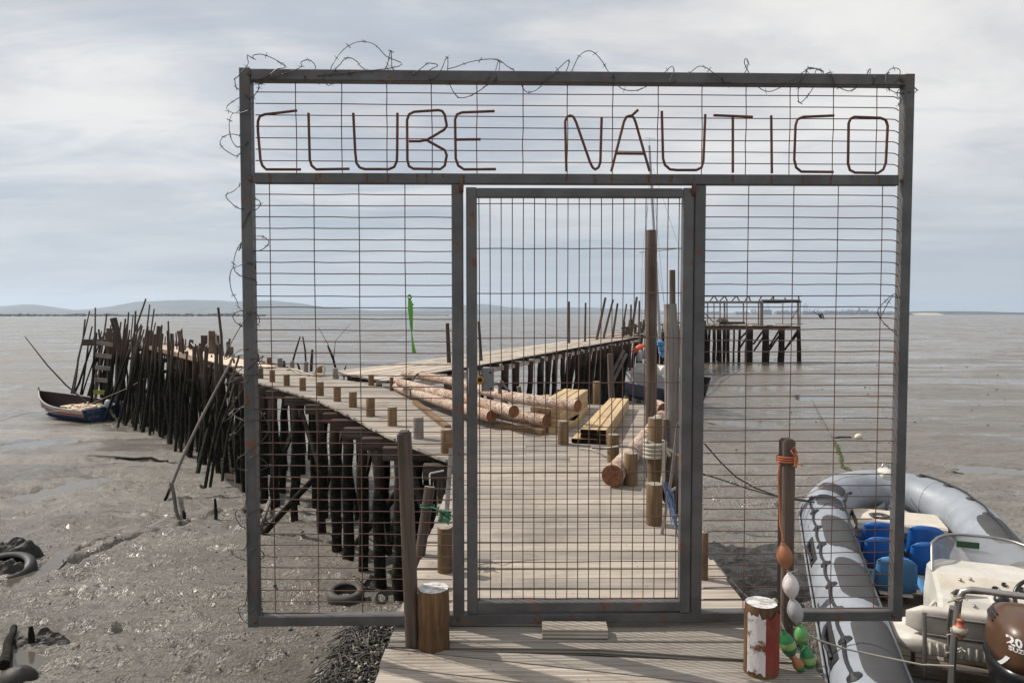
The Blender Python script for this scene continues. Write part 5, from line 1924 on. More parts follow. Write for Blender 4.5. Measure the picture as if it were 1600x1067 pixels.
# rope coils, metal stand and blue net on the right of the door
mb = MB()
c = onz(1022.5, 787, 0); rr = .085
zc0 = ony(1022, 716, c.y).z
pts = coil(Vector((c.x, c.y, zc0)), rr, 4.6, .033, 0, 20)
mb.tube(pts, .0165, 8)
mb.tube([pts[-1], Vector(pts[-1]) + Vector((.05, -.02, -.02)), ony(1047, 704, c.y), ony(1060, 712, c.y + .1)], .013, 8)
mb.tube([ony(1037, 694, c.y - .08), ony(1038, 712, c.y - .1), ony(1037, 735, c.y - .1), ony(1035, 757, c.y - .09)], .018, 9)
mb.tube([ony(1034, 700, c.y - .08), ony(1040, 703, c.y - .1), ony(1046, 712, c.y - .08)], .015, 8)
solo(mb, 'mooring_rope', P['rope'], 'thick pale rope wound round the round post right of the door', 'rope')
mb = MB()
def al(a, b, w, d_, D0, D1): mb.beam(tuple(ony(*a, D0)), tuple(ony(*b, D1)), w, d_, up=(0, 1, 0), c=.003)
al((1034, 836), (1048, 752), .022, .014, 4.9, 4.85); al((1048, 752), (1059, 660), .018, .014, 4.85, 4.8)
al((1029, 836), (1038, 836), .02, .02, 4.9, 4.9); al((1042, 770), (1056, 762), .02, .014, 4.85, 4.9)
solo(mb, 'metal_stand', P['steel'], 'thin folded aluminium leg leaning beside the short round post', 'stand')
mb = MB()
for k in range(16):
    a = ony(1037 + rg_.uniform(-2, 6), 754 + rg_.uniform(-4, 8), 4.8)
    b = ony(1044 + rg_.uniform(-6, 10), 780 + rg_.uniform(-10, 14), 4.75)
    c = ony(1053 + rg_.uniform(-4, 5), 800 + rg_.uniform(-6, 26), 4.7)
    d_ = ony(1058 + rg_.uniform(-3, 3), 822 + rg_.uniform(-20, 18), 4.66)
    mb.tube([a, b, c, d_], .0032, 5)
solo(mb, 'fishing_net', P['ropeb'], 'bundle of blue net hanging beside the door at right', 'net')

# line from log post
mb = MB()
mb.tube([ony(925, 700, 6.9), ony(950, 701, 6.9), ony(972, 698, 6.8), ony(990, 699, 6.6), ony(1000, 706, 6.4), ony(1008, 722, 6.2), ony(1010, 745, 6.1)], .008, 6)
solo(mb, 'rope', P['roped'], 'dark cable draped over the single log', 'rope')
mb = MB()
mb.tube([onz(905, 700, .02), onz(930, 703, .03), ony(948, 700, 7.2), ony(966, 697, 7.2)], .010, 6)
solo(mb, 'rope', P['rope'], 'pale rope on the deck leading to the post behind the single log', 'rope')
# cable over the log pile
mb = MB()
pp = [(641, 624, 12.2), (641, 612, 12.3), (644, 595, 12.6), (650, 586, 12.8), (658, 581, 13), (664, 583, 13.2), (668, 590, 13.3)]
mb.tube([ony(u, v, D) for u, v, D in pp], .018, 6)
solo(mb, 'rope', P['roped'], 'black cable looped over the left part of the log pile', 'rope')
# ropes on the left walkway
mb = MB()
mb.tube([onz(418 + 35, 576, .02), onz(462, 577, .04), onz(474, 582, .03), onz(489, 586, .03), onz(500, 588, .03), onz(515, 586, .03)], .02, 6)
mb.tube([onz(448, 578, .02), onz(455, 577, .02), onz(468, 584, .02), onz(484, 587, .02)], .02, 6)
mb.tube([ony(506, 584, 18), ony(508, 574, 18), ony(504, 571, 18), ony(498, 572, 18), ony(493, 577, 18), ony(491, 585, 18)], .025, 6)
solo(mb, 'rope', P['rope'], 'pale rope lying across the left walkway', 'rope')
mb = MB()
mb.tube([ony(294, 530, 30), ony(302, 540, 29.5), ony(311, 543.5, 29), ony(320, 542, 28.5), ony(328, 534, 27.5)], .03, 6)
solo(mb, 'rope', P['rope'], 'white rope sagging between two posts of the left pier', 'rope')
mb = MB()
cb = ony(332, 530, 26.6)
mb.tube([cb + Vector((rg_.uniform(-.14, .2), rg_.uniform(-.15, .1), rg_.uniform(-.3, .25))) for k in range(40)], .018, 5)
solo(mb, 'rope', P['rope'], 'brown tangle of rope hung on the square post of the left pier', 'rope')
# tangle at the gate-frame end of that pier
mb = MB()
cb = ony(368, 580, 22.0)
for q in range(5):
    mb.tube([cb + Vector((rg_.uniform(-.6, .7), rg_.uniform(-.2, .4), rg_.uniform(-1.6, .5))) for k in range(9)], .014, 4)
solo(mb, 'rope', P['rope'], 'loose tangle of pale cords hanging at the pier beside the gate post', 'rope')

# moorings over the mud
def line(pts, r, mat, label, sag=None):
    mb = MB(); mb.tube(pts, r, 6); return solo(mb, 'mooring_line', mat, label, 'rope', group='mooring lines over the mud')


line([ony(1100, 692, 7), ony(1126, 722, 7.1), ony(1150, 745, 7.2), ony(1180, 762, 7.3), ony(1215, 775, 7.4), ony(1283, 785, 7.5)], .008, P['roped'], 'black line sagging from the gate side to the grey inflatable bow')
line([ony(1098, 740, 7), ony(1130, 750, 7.1), ony(1165, 762, 7.2), ony(1200, 772, 7.2), ony(1250, 782, 7.3), ony(1285, 786, 7.4)], .007, P['roped'], 'second thin dark line just below the first one')
line([ony(1105, 862, 4.6), ony(1132, 895, 4.1), ony(1160, 925, 3.7), ony(1176, 940, 3.5)], .0045, P['roped'], 'black line running down along the deck edge to the stump')
line([ony(1218, 780, 7.0), ony(1262, 772, 7.2), ony(1290, 758, 7.4), ony(1320, 745, 7.6), ony(1380, 738, 7.9)], .006, P['rope'], 'pale line leading to the white bow fitting of the inflatable')
line([ony(1233, 976, 3.2), ony(1280, 1000, 3.35), ony(1320, 1013, 3.5), ony(1370, 1024, 3.6), ony(1440, 1038, 3.6), ony(1490, 1040, 3.58)], .0048, P['rope'], 'grey line from the right post across the tube to the boat rail')
line([onmud(-40, 672) + Vector((0, 0, .05)), onmud(40, 658) + Vector((0, 0, .4)), ony(120, 640, 30), ony(200, 606, 33), ony(258, 573, 33)], .012, P['rope'], 'thin line rising from the mud past the blue boat to the left pier')
w_ = [onmud(1302, 686), onmud(1308, 700), onmud(1312, 712), onmud(1316, 728), onmud(1330, 738)]
mb = MB()
for a, b in zip(w_[:-1], w_[1:]):
    for k in range(14):
        p = a.lerp(b, k / 14) + Vector((rg_.uniform(-.06, .06), rg_.uniform(-.1, .1), .015))
        mb.lathe(p, [(.001, -.02), (.03 + rg_.random() * .04, 0), (.001, .05)], 6, sm=False)
mb.tube([onmud(1268, 624), onmud(1285, 655), onmud(1302, 686)] + w_ + [], .012, 5)
solo(mb, 'weedy_line', paint('green_weed', (.05, .075, .015), .7, bs=.6), 'weed-grown mooring line lying on the mud beyond the inflatable bow', 'rope')
mb = MB()
c = onmud(1342, 684) + Vector((0, 0, .05))
mb.lathe(c, [(.001, -.16), (.10, -.14), (.135, -.02), (.12, .08), (.05, .15), (.001, .16)], 12, axis=(1, .2, .15))
solo(mb, 'buoy', P['buoy'], 'grubby cream buoy lying on the mud beyond the inflatable', 'buoy')
mb = MB(); mb.tube([onmud(1300, 686) + Vector((0, 0, .03)), onmud(1312, 684.5) + Vector((0, 0, .05)), onmud(1330, 685) + Vector((0, 0, .05))], .035, 6)
solo(mb, 'weedy_line', P['weed'], 'thick dark weedy rope end leading to the cream buoy', 'rope')

# green tape on the mesh
mb = MB()
rt = random.Random(2)
top = gp(638, 463, -.02)
g = []
N_ = 16
for k in range(N_ + 1):
    t = k / N_
    c = gp(640 + 4.5 * t, 470 + 81 * t, -.022 - .004 * math.sin(t * 9))
    w_ = (.005 + .004 * abs(math.sin(t * 7 + .6)) + .011 * t)
    a = t * 5
    g.append([c + Vector((-w_ * math.cos(a * .5), -w_ * .3 * math.sin(a), 0)), c + Vector((0, -.004, 0)), c + Vector((w_ * abs(math.cos(a * .5)) + .004, w_ * .3 * math.sin(a), 0))])
mb.sheet(g, sm=False)
mb.tube([gp(637, 463, .0), gp(640, 461, -.014), gp(643, 464, -.006), gp(641, 468, -.02), gp(638, 465, -.018), gp(640, 472, -.02)], .005, 6)
mb.tube([gp(640, 468, -.02), gp(644, 475, -.024), gp(646, 477, -.022)], .004, 5)
o = solo(mb, 'plastic_tape', P['tape'], 'bright green plastic strip knotted to the left mesh and hanging down', 'tape')
md = o.modifiers.new('thickness', 'SOLIDIFY'); md.thickness = .0012

# tyres, clumps, rubble
def tyre(u, v, r, label, tilt=(0, 0, 1), lift=.04, dep=.09, mat='tyre'):
    c = onmud(u, v) + Vector((0, 0, lift))
    mb = MB()
    ax = Vector(tilt).normalized()
    pr = [(r * .62, -dep), (r * .82, -dep * 1.15), (r * .97, -dep * .85), (r, -dep * .4), (r, dep * .4), (r * .97, dep * .85), (r * .82, dep * 1.15), (r * .62, dep), (r * .6, dep * .8), (r * .78, dep * .6), (r * .85, 0), (r * .78, -dep * .6), (r * .6, -dep * .8), (r * .62, -dep)]
    mb.lathe(c, pr, 30, axis=ax)
    return solo(mb, 'tyre', P[mat], label, 'tyre')


tyre(540, 932, .24, 'worn car tyre lying flat on the mud under the left gate panel', (.05, -.12, 1), .03, .07)
tyre(397, 803, .33, 'half sunk tyre in the mud behind the left gate post', (.1, -.1, 1), .0, .07)
tyre(8, 892, .40, 'large black tyre at the left edge lying in a puddle', (.15, -.25, 1), -.03, .13, 'black')
tyre(596, 937, .09, 'small ring of rubber hose next to the flat tyre', (.5, -.8, .7), .03, .02)


def clump(name, c, rx, ry, h, seed, mat, label, cat, n=22):
    mb = MB(); g = []
    for i in range(n):
        row = []
        for j in range(n):
            a = -1 + 2 * i / (n - 1); b2 = -1 + 2 * j / (n - 1)
            q = max(0, 1 - (a * a + b2 * b2))
            f_ = float(fbm(np.array(a * 3.0 + seed), np.array(b2 * 3.0), 4, seed))
            row.append(Vector((c.x + a * rx, c.y + b2 * ry, c.z - .12 + (h + .1) * q ** .5 * (.45 + f_ * 1.1))))
        g.append(row)
    mb.sheet(g, sm=False)
    return solo(mb, name, mat, label, cat)


clump('mud_clump', onmud(22, 868), .46, .30, .27, 4, P['weed'], 'black weedy clump above the big tyre at the left edge', 'clump')
clump('mud_clump', onmud(8, 893), .33, .26, .17, 9, P['weed'], 'glistening black weed lying inside the big tyre', 'clump')
clump('mud_clump', onmud(60, 1000), .34, .24, .09, 12, P['weed'], 'dark churned mound round the pointed stub', 'clump')
clump('mud_clump', onmud(575, 915), .3, .3, .10, 19, P['weed'], 'dark clod at the foot of the near piles', 'clump')
mb = MB(); rough_log(mb, onmud(22, 985) + Vector((0, 0, .04)), onmud(6, 1045) + Vector((0, 0, .04)), .035, .05, n=9, wob=.02)
solo(mb, 'driftwood_branch', W['pile'], 'dark stick lying in the bottom left puddle', 'branch')
mb = MB(); mb.lathe(onmud(30, 1058), [(.18, -.1), (.15, .02), (.08, .08), (.001, .1)], 12, axis=(.3, 0, 1))
solo(mb, 'rock', P['weed'], 'smooth dark rock in the bottom left puddle', 'rock')
mb = MB(); rough_log(mb, onmud(180, 717) + Vector((0, 0, .03)), onmud(262, 722) + Vector((0, 0, .03)), .05, .04, n=8, wob=.05, bend=(0, .1, .03))
solo(mb, 'driftwood_branch', W['pile'], 'long dark driftwood stick lying along the puddle left of the leaning poles', 'branch')
mb = MB(); rough_log(mb, onmud(440, 762) + Vector((0, 0, .3)), onmud(398, 842) + Vector((0, 0, .04)), .05, .05, n=8, wob=.02)
solo(mb, 'driftwood_pole', W['grey'], 'fallen pole by the half sunk tyre behind the left mesh', 'pole')

# scattered mud clods and shell bits
rc = random.Random(21)
mb = MB()
cnt = 0
for k in range(420):
    u = rc.uniform(-60, 640); v = rc.uniform(640, 1075)
    if u > 395 + (v - 640) * .4 and v < 900: continue
    c = onmud(u, v); s_ = rc.uniform(.005, .016) * (1 + (c.y > 9) * .6)
    if rc.random() < .06: s_ *= 2.2
    z = float(mud_h(np.array([[c.x]]), np.array([[c.y]]))[0, 0])
    mb.lathe((c.x, c.y, z + s_ * .1), [(s_ * .8, -s_ * .5), (s_ * 1.2, 0), (s_ * .7, s_ * .5), (.001, s_ * .65)], 5, axis=(rc.uniform(-.5, .5), rc.uniform(-.5, .5), 1), sm=False)
for k in range(90):
    u = rc.uniform(1100, 1650); v = rc.uniform(560, 780)
    c = onmud(u, v); s_ = rc.uniform(.010, .022) * (c.y / 14)
    mb.lathe((c.x, c.y, c.z + .02), [(s_ * .8, -s_ * .5), (s_ * 1.4, 0), (s_ * .7, s_ * .35), (.001, s_ * .4)], 5, axis=(0, 0, 1), sm=False)
struct(mb.build('mud_clods', P['clod']), 'stuff')

# heap of weedy shells and stalks beside the deck
def bank(x, y):
    e = -1.92 + .22 * float(fbm(np.array(y * 1.7), np.array(3.1), 3, 6)) + max(0, 5.4 - y) * -.02
    q = float(sstep(e, e + .38, np.array(x))) * float(1 - sstep(6.5, 7.1, np.array(y + (x + 1.2) * .6)))
    return q, mz(x, y) - .06 + .40 * q + .07 * float(fbm(np.array(x * 7), np.array(y * 7), 3, 2)) * q


mb = MB(); g = []
for i in range(34):
    g.append([Vector((-2.15 + 1.75 * i / 33, 3.0 + 4.4 * j / 40, bank(-2.15 + 1.75 * i / 33, 3.0 + 4.4 * j / 40)[1] - .03)) for j in range(41)])
mb.sheet(g, sm=False, m=0)
for k in range(5200):
    x, y = rc.uniform(-2.0, -.62), rc.uniform(4.0, 7.1)
    q, z = bank(x, y)
    if q < rc.uniform(.02, .35): continue
    t = rc.random()
    if t < .5:
        a = rc.uniform(0, 6.28); L = rc.uniform(.06, .24)
        p = [Vector((x, y, z)), Vector((x + math.cos(a) * L * .5, y + math.sin(a) * L * .5, z + rc.uniform(.01, .05))), Vector((x + math.cos(a + .4) * L, y + math.sin(a + .4) * L, z - .02))]
        mb.tube(p, rc.uniform(.004, .0085), 4, m=0 if rc.random() < .7 else 2)
    else:
        r = rc.uniform(.010, .021)
        ax = (rc.uniform(-1, 1), rc.uniform(-1, .2), rc.uniform(.1, 1))
        mb.lathe((x, y, z + .012), [(r * .3, -r * 1.2), (r * .9, -r * .7), (r, 0), (r * .85, r * .6), (r * .45, r * .8), (r * .4, r * .2)], 7, axis=ax, m=1 if rc.random() < .22 else (2 if rc.random() < .5 else 0))
struct(mb.build('shell_heap', [P['weed'], P['shell'], paint('brown_stalk', (.075, .066, .052), .6, bs=.6)]), 'stuff')
# ================================================================== BOATS
def rot2(v, a):
    return (v[0] * math.cos(a) - v[1] * math.sin(a), v[0] * math.sin(a) + v[1] * math.cos(a))


# ------------------------------------------------------------------ the grey rigid inflatable at right (local: x right, y forward, z up)
rib = thing('inflatable_boat', 'grey rigid inflatable boat with blue plastic seats, moored on the mud right of the gate', 'boat', (2.955, 3.97, -1.08), local=True)
rib.rotation_euler = (0, 0, -R(20.2))
TB = 0.735; TR = 0.243; BY = 3.33; BL_ = 1.12; RISE = .22


def tube_c(t):
    """centre of the tube: t -1 port stern .. 0 bow .. 1 starboard stern"""
    s = abs(t); sg = -1 if t < 0 else 1
    if s > .42:
        k = (s - .42) / .58
        x = TB; y = BY - k * (BY + .55)
        z = .34 + RISE * max(0, (1 - k * 2.2)) ** 2 * .35
    else:
        a = s / .42 * math.pi / 2
        x = TB * math.sin(a) ** .97; y = BY + BL_ * math.cos(a) ** .95
        z = .34 + RISE * (.35 + .65 * math.cos(a) ** 1.2)
    return Vector((sg * x, y, z))


TS = list(np.linspace(-1, -.42, 26)) + list(np.linspace(-.40, .40, 41)) + list(np.linspace(.42, 1, 26))


def tube_r(t):
    s = abs(t)
    return TR * (1.0 - .05 * max(0, (.25 - s) / .25))


def tube_frame(t):
    a = tube_c(max(-1, t - .01)); b = tube_c(min(1, t + .01))
    tg = (b - a).normalized()
    out = tg.cross(Vector((0, 0, 1))).normalized()      # for port side (moving towards the bow) this points to starboard: flip
    out = -out
    up = tg.cross(out).normalized()
    if up.z < 0: up = -up
    return tg, out, up


def on_tube(t, ang, lift=0.0):
    """ang: degrees from straight up towards the outside of the boat"""
    c = tube_c(t); tg, out, up = tube_frame(t)
    a = R(ang)
    return c + (up * math.cos(a) + out * math.sin(a)) * (tube_r(t) + lift)


mb = MB()
secs = []
n = 28
for t in TS:
    secs.append([on_tube(t, 360 * k / n) for k in range(n)])
mb.loft(secs, caps=False)
# stern cones
for sg in (0, -1):
    t = TS[0] if sg == 0 else TS[-1]
    c = tube_c(t); e = c + Vector((0, -.32, .02))
    ring = secs[0] if sg == 0 else secs[-1]
    r2 = [(p - c) * .45 + e for p in ring]
    q = [ring, [(p - c) * .85 + c + Vector((0, -.18, 0)) for p in ring], r2]
    mb.loft(q, caps=True)
mb.build('buoyancy_tube', P['tube'], rib)
# rubbing strake: darker band along the outside below the middle
mb = MB()
secs = []
for t in TS:
    secs.append([on_tube(t, 84, .012), on_tube(t, 84, .03), on_tube(t, 128, .03), on_tube(t, 128, .012), on_tube(t, 106, .006)])
mb.loft(secs, caps=True, sm=True)
mb.build('rubbing_strake', paint('strake_grey', (.20, .215, .225), .6), rib)
# seams around the tube
for t in (-.86, -.68, -.5, -.34, -.18, .18, .34, .5, .68):
    mb = MB()
    mb.loft([[on_tube(t - .004, a * 12, .0) for a in range(30)], [on_tube(t - .003, a * 12, .003) for a in range(30)], [on_tube(t + .003, a * 12, .003) for a in range(30)], [on_tube(t + .004, a * 12, .0) for a in range(30)]], caps=False)
    mb.build('seam_tape', P['tube'], rib)


def pad(t0, t1, a0, a1, parent=rib):
    """rounded dark patch glued on the tube"""
    mb = MB()
    nu, nv = 18, 12
    def pt(i, j, lift):
        u = -1 + 2 * i / nu; v = -1 + 2 * j / nv
        # squircle mapping
        uu = u * (1 - .16 * v ** 6); vv = v * (1 - .22 * u ** 6)
        return on_tube((t0 + t1) / 2 + (t1 - t0) / 2 * uu, (a0 + a1) / 2 + (a1 - a0) / 2 * vv, lift)
    g = [[pt(i, j, .006 if 0 < i < nu and 0 < j < nv else -.004) for j in range(nv + 1)] for i in range(nu + 1)]
    mb.sheet(g)
    return mb.build('pad', P['pad'], parent)


for t0, t1, a0, a1 in ((-.99, -.83, -52, 22), (-.80, -.66, -52, 22), (-.625, -.485, -52, 26), (-.445, -.375, -48, 26), (-.345, -.275, -48, 26), (.42, .54, -30, 34), (.60, .74, -50, 24), (.78, .92, -50, 24)):
    pad(t0, t1, a0, a1)
# grab rope along the outside top with rubber patches
mb = MB()
g0 = [-.97 + .0725 * k for k in range(9)]
pts = []
for k in range(len(g0) - 1):
    for q in range(6):
        f = q / 6
        t = g0[k] + (g0[k + 1] - g0[k]) * f
        pts.append(on_tube(t, 34 + 5 * math.sin(math.pi * f), .016 - .004 * math.sin(math.pi * f)))
mb.tube(pts, .011, 7)
pts = []
g1 = [.12, .22, .32, .42, .52, .62, .72, .82, .92]
for k in range(len(g1) - 1):
    for q in range(6):
        f = q / 6
        pts.append(on_tube(g1[k] + (g1[k + 1] - g1[k]) * f, 5 + 6 * math.sin(math.pi * f), .016))
mb.tube(pts, .011, 7)
mb.build('grab_rope', P['black'], rib)


def rope_patch(t, ang):
    mb = MB()
    c0 = on_tube(t, ang, .004)
    tg, out, up = tube_frame(t)
    nrm = (c0 - tube_c(t)).normalized()
    mb.lathe(c0 - nrm * .004, [(.052, -.004), (.048, .004), (.026, .010), (.018, .024), (.001, .028)], 14, axis=nrm)
    return mb.build('rope_patch', P['black'], rib)


for t in g0: rope_patch(t, 34)
for t in g1: rope_patch(t, 5)
for t in (-.88, -.60):
    mb = MB(); tg, out, up = tube_frame(t)
    a = on_tube(t - .035, 62, .01); b = on_tube(t + .035, 62, .01); m_ = on_tube(t, 62, .05)
    mb.tube([a, a.lerp(m_, .6), m_, b.lerp(m_, .6), b], .014, 8, squash=1.0)
    g = [[on_tube(t - .045 + .09 * i / 6, 50 + 24 * j / 4, .005) for j in range(5)] for i in range(7)]
    mb.sheet(g)
    mb.build('carry_handle', P['black'], rib)
# inner grab line
mb = MB()
pts = [on_tube(-.72 + .03 * k, -48 - 6 * (k % 2), .012) for k in range(16)]
mb.tube(pts, .009, 6)
for k in range(0, 16, 3):
    mb.lathe(pts[k], [(.02, -.01), (.025, .0), (.001, .02)], 8)
mb.build('inner_line', P['black'], rib)
# bow fitting
mb = MB()
c = tube_c(0)
secs = []
for y_, w_, h_ in ((-.16, .05, .06), (-.10, .09, .10), (.04, .10, .11), (.14, .07, .09), (.17, .04, .05)):
    secs.append([c + Vector((w_ * math.cos(2 * math.pi * k / 14), y_, .19 + h_ * max(-.9, math.sin(2 * math.pi * k / 14)) * .75)) for k in range(14)])
mb.loft(secs)
mb.build('bow_fitting', P['white'], rib)
mb = MB(); mb.tube([c + Vector((-.04, .02, .25)), c + Vector((-.02, .02, .31)), c + Vector((.03, .02, .31)), c + Vector((.05, .02, .25))], .012, 8); mb.build('bow_eye', P['steel'], rib)

# hull, deck, transom
mb = MB()
secs = []
for k in range(16):
    y = -.45 + (BY + BL_ * .86 + .45) * k / 15
    f = k / 15
    w = (TB - .08) * (1 - max(0, (f - .62) / .38) ** 1.8)
    rise = .55 * max(0, (f - .5) / .5) ** 2
    secs.append([Vector((-w, y, .26 + rise * .4)), Vector((-w * .85, y, .02 + rise * .8)), Vector((0, y, -.30 + rise)), Vector((w * .85, y, .02 + rise * .8)), Vector((w, y, .26 + rise * .4))])
mb.sheet(secs, sm=False)
mb.build('hull', P['greyhull'], rib)
# floor boards
mb = MB()
for k in range(15):
    y0 = -.42 + k * .315
    w = (TB - .10) * (1 - max(0, (y0 - 3.3) / 1.6) ** 1.6)
    if w < .15: continue
    mb.beam((-w, y0, .10), (w, y0, .10), .305, .03, c=.004)
mb.build('floor', wood('damp_floor_boards', (.13, .10, .075), (.22, .17, .13), var=.4, su=1, sv=25), rib)
mb = MB()
for sx in (-1, 1):
    mb.beam((sx * (TB - .2), -.4, .16), (sx * (TB - .2), 3.3, .16), .09, .12, c=.01)
mb.build('side_moulding', P['white'], rib)
mb = MB(); mb.beam((-.6, .44, .14), (.6, .44, .14), .06, .14, c=.02); mb.build('transom', P['pad'], rib)
mb = MB(); mb.beam((-.42, 3.62, .41), (.42, 3.62, .41), .55, .10, c=.02); mb.build('bow_locker', P['dash'], rib)
mb = MB(); mb.lathe((-.18, 3.58, .465), [(.05, 0), (.09, .0), (.105, .012), (.085, .02), (.06, .012), (.05, .002)], 18); mb.build('hatch_ring', P['pad'], rib)


def seat(x, y, tone, rz=0.0):
    mb = MB()
    # moulded shell: seat pan curving up into a high rounded back, with real thickness
    prof = [(.22, .44), (.20, .425), (.10, .40), (-.05, .40), (-.13, .43), (-.17, .50), (-.19, .60), (-.21, .70), (-.22, .76)]
    g = []
    for i, (py, pz) in enumerate(prof):
        row = []
        for j in range(9):
            a = -1 + j / 4
            hw = .165
            if i >= 6: hw = .165 * (1 - .10 * (i - 6) / 2 * abs(a) ** 2)
            zz = pz
            if i == len(prof) - 1: zz -= .05 * abs(a) ** 3
            row.append(Vector((a * hw, py + .035 * a * a * (1 if i >= 4 else 0), zz + .03 * a * a * (1 if i < 4 else 0))))
        g.append([Vector((x + rot2(p, rz)[0], y + rot2(p, rz)[1], p.z - .20)) for p in row])
    mb.sheet(g)
    o = mb.build('seat', P['blue'] if tone == 0 else P['blue2'], rib)
    md = o.modifiers.new('thickness', 'SOLIDIFY'); md.thickness = .014
    mb = MB()
    mb.beam((x, y, .11), (x, y, .215), .10, .12, c=.01)
    mb.box((x, y, .208), (.26, .3, .02))
    mb.build('seat_pedestal', P['white'], rib)
    return o


for x, y, t_ in ((-.26, 3.2, 0), (.17, 3.22, 0), (-.31, 2.68, 0), (.08, 2.66, 0), (-.27, 2.12, 1), (.10, 2.10, 1)):
    seat(x, y, t_, random.uniform(-.06, .06))

# console
CY = 1.22
mb = MB()
secs = []
for z, w, y0, y1 in ((.11, .42, -.20, .38), (.35, .43, -.20, .40), (.54, .43, -.20, .42), (.64, .42, -.10, .42), (.74, .41, .14, .43), (.77, .39, .24, .42)):
    x_ = .21
    secs.append([Vector((x_ - w, CY + y0, z)), Vector((x_ - w + .03, CY + y0 - .015, z)), Vector((x_ + w - .03, CY + y0 - .015, z)), Vector((x_ + w, CY + y0, z)), Vector((x_ + w, CY + y1 - .1, z)), Vector((x_ + w - .1, CY + y1, z)), Vector((x_ - w + .1, CY + y1, z)), Vector((x_ - w, CY + y1 - .1, z))])
mb.loft(secs, sm=False)
con = mb.build('console', P['white'], rib)
# the sloping dashboard panel
def dash(u, w):   # u across -1..1, w up the slope 0..1
    return Vector((.21 + u * .385, CY - .20 + .33 * w - .015, .552 + .195 * w))
dn = Vector((0, -.195, .33)).normalized()
mb = MB()
mb.sheet([[dash(-1, w) + dn * .012, dash(-.33, w) + dn * .012, dash(.33, w) + dn * .012, dash(1, w) + dn * .012] for w in (.05, .4, .7, .98)], sm=False)
o = mb.build('dashboard', P['dash'], con); md = o.modifiers.new('t', 'SOLIDIFY'); md.thickness = .008
for u, w, r in ((-.05, .72, .026), (.2, .62, .024), (.38, .78, .026), (.62, .72, .032), (.12, .86, .018)):
    mb = MB(); c = dash(u, w) + dn * .014
    mb.lathe(c, [(.001, .004), (r * .8, .004), (r * .85, .010), (r, .009), (r * 1.05, 0)], 18, axis=dn)
    mb.build('gauge', P['gblack'] if w != .62 else P['steel'], con)
mb = MB(); c = dash(-.02, .45) + dn * .014
mb.lathe(c, [(.075, 0), (.07, .012), (.05, .016)], 22, axis=dn); mb.build('compass_base', P['cream'], con)
mb = MB(); mb.lathe(c, [(.052, .012), (.05, .03), (.035, .048), (.001, .056)], 20, axis=dn); mb.build('compass', P['gblack'], con)
mb = MB(); a = dash(-.82, .45) + dn * .02
mb.tube([a, a + Vector((.03, .0, .03)), a + Vector((.10, .01, .035)), a + Vector((.20, .02, .03))], [.022, .02, .014, .006], 9); mb.build('throttle_grip', P['black'], con)
for x, y in ((-.5, .25), (-.44, .9), (.3, .3), (-.62, .85)):
    mb = MB(); c = dash(x, y) + dn * .016; mb.lathe(c, [(.012, 0), (.012, .01), (.001, .012)], 10, axis=dn); mb.build('switch', P['steel'], con)
mb = MB(); mb.box((.21 - .19, CY - .219, .42), (.12, .012, .05)); mb.box((.11, CY - .214, .51), (.12, .01, .018)); mb.build('switch_panel', P['gblack'], con)
mb = MB(); mb.box((.25, CY - .222, .30), (.60, .02, .10)); mb.build('locker_slot', P['gblack'], con)
mb = MB(); mb.tube([(.21 - .435, CY - .1, .60), (.21 - .48, CY - .12, .55), (.21 - .48, CY - .16, .47), (.21 - .43, CY - .17, .42)], .014, 8); mb.build('grab_handle', P['cream'], con)
# steering wheel
wc = dash(.50, .30) + dn * .13
wn = Vector((0, -.9, .55)).normalized()
wa = Vector((1, 0, 0)); wb = wn.cross(wa)
mb = MB(); mb.tube([wc + wa * .15 * math.cos(2 * math.pi * k / 28) + wb * .15 * math.sin(2 * math.pi * k / 28) for k in range(29)], .014, 8, caps=False)
sw = mb.build('steering_wheel', P['gblack'], con)
mb = MB()
for k in range(3):
    a = R(90 + 120 * k); mb.tube([wc - wn * .01, wc + (wa * math.cos(a) + wb * math.sin(a)) * .145], [.014, .008], 7)
mb.tube([dash(.50, .30), wc], .022, 10)
mb.lathe(wc, [(.038, -.01), (.04, .006), (.028, .014), (.001, .018)], 18, axis=wn)
mb.build('wheel_spoke', P['steel'], con)
mb = MB(); mb.lathe(wc + wa * .09 + wb * .10 + wn * .015, [(.001, 0), (.02, .01), (.024, .03), (.001, .045)], 12, axis=wn); mb.build('wheel_knob', P['steel'], con)
# windshield
mb = MB()
g = []
hh = .19
for q in range(6):
    f = q / 5
    row = []
    for k in range(13):
        a = -1 + k / 6
        x = .21 + a * (.405 - .03 * f)
        y = CY + .26 + .16 * (1 - abs(a) ** 3) + .18 * f - .10 * abs(a) ** 4
        zt = .745 + hh * f * (1 - .10 * abs(a) ** 4)
        row.append(Vector((x, y, zt)))
    g.append(row)
mb.sheet(g)
con.location = (.07, 0, -.09)
ws = mb.build('windshield', P['glass'], rib); ws.location = (.07, 0, -.09); md = ws.modifiers.new('t', 'SOLIDIFY'); md.thickness = .004
mb = MB(); mb.tube([g[0][0]] + [r_[0] for r_ in g] + g[5][1:] + [r_[-1] for r_ in g[::-1]], .011, 8); mb.build('windshield_rim', P['steel'], ws)
mb = MB(); c = g[3][5]; mb.box((c.x - .02, c.y - .02, c.z + .02), (.16, .012, .05)); mb.build('sticker', paint('dark_green_sticker', (.012, .05, .02), .5), ws)
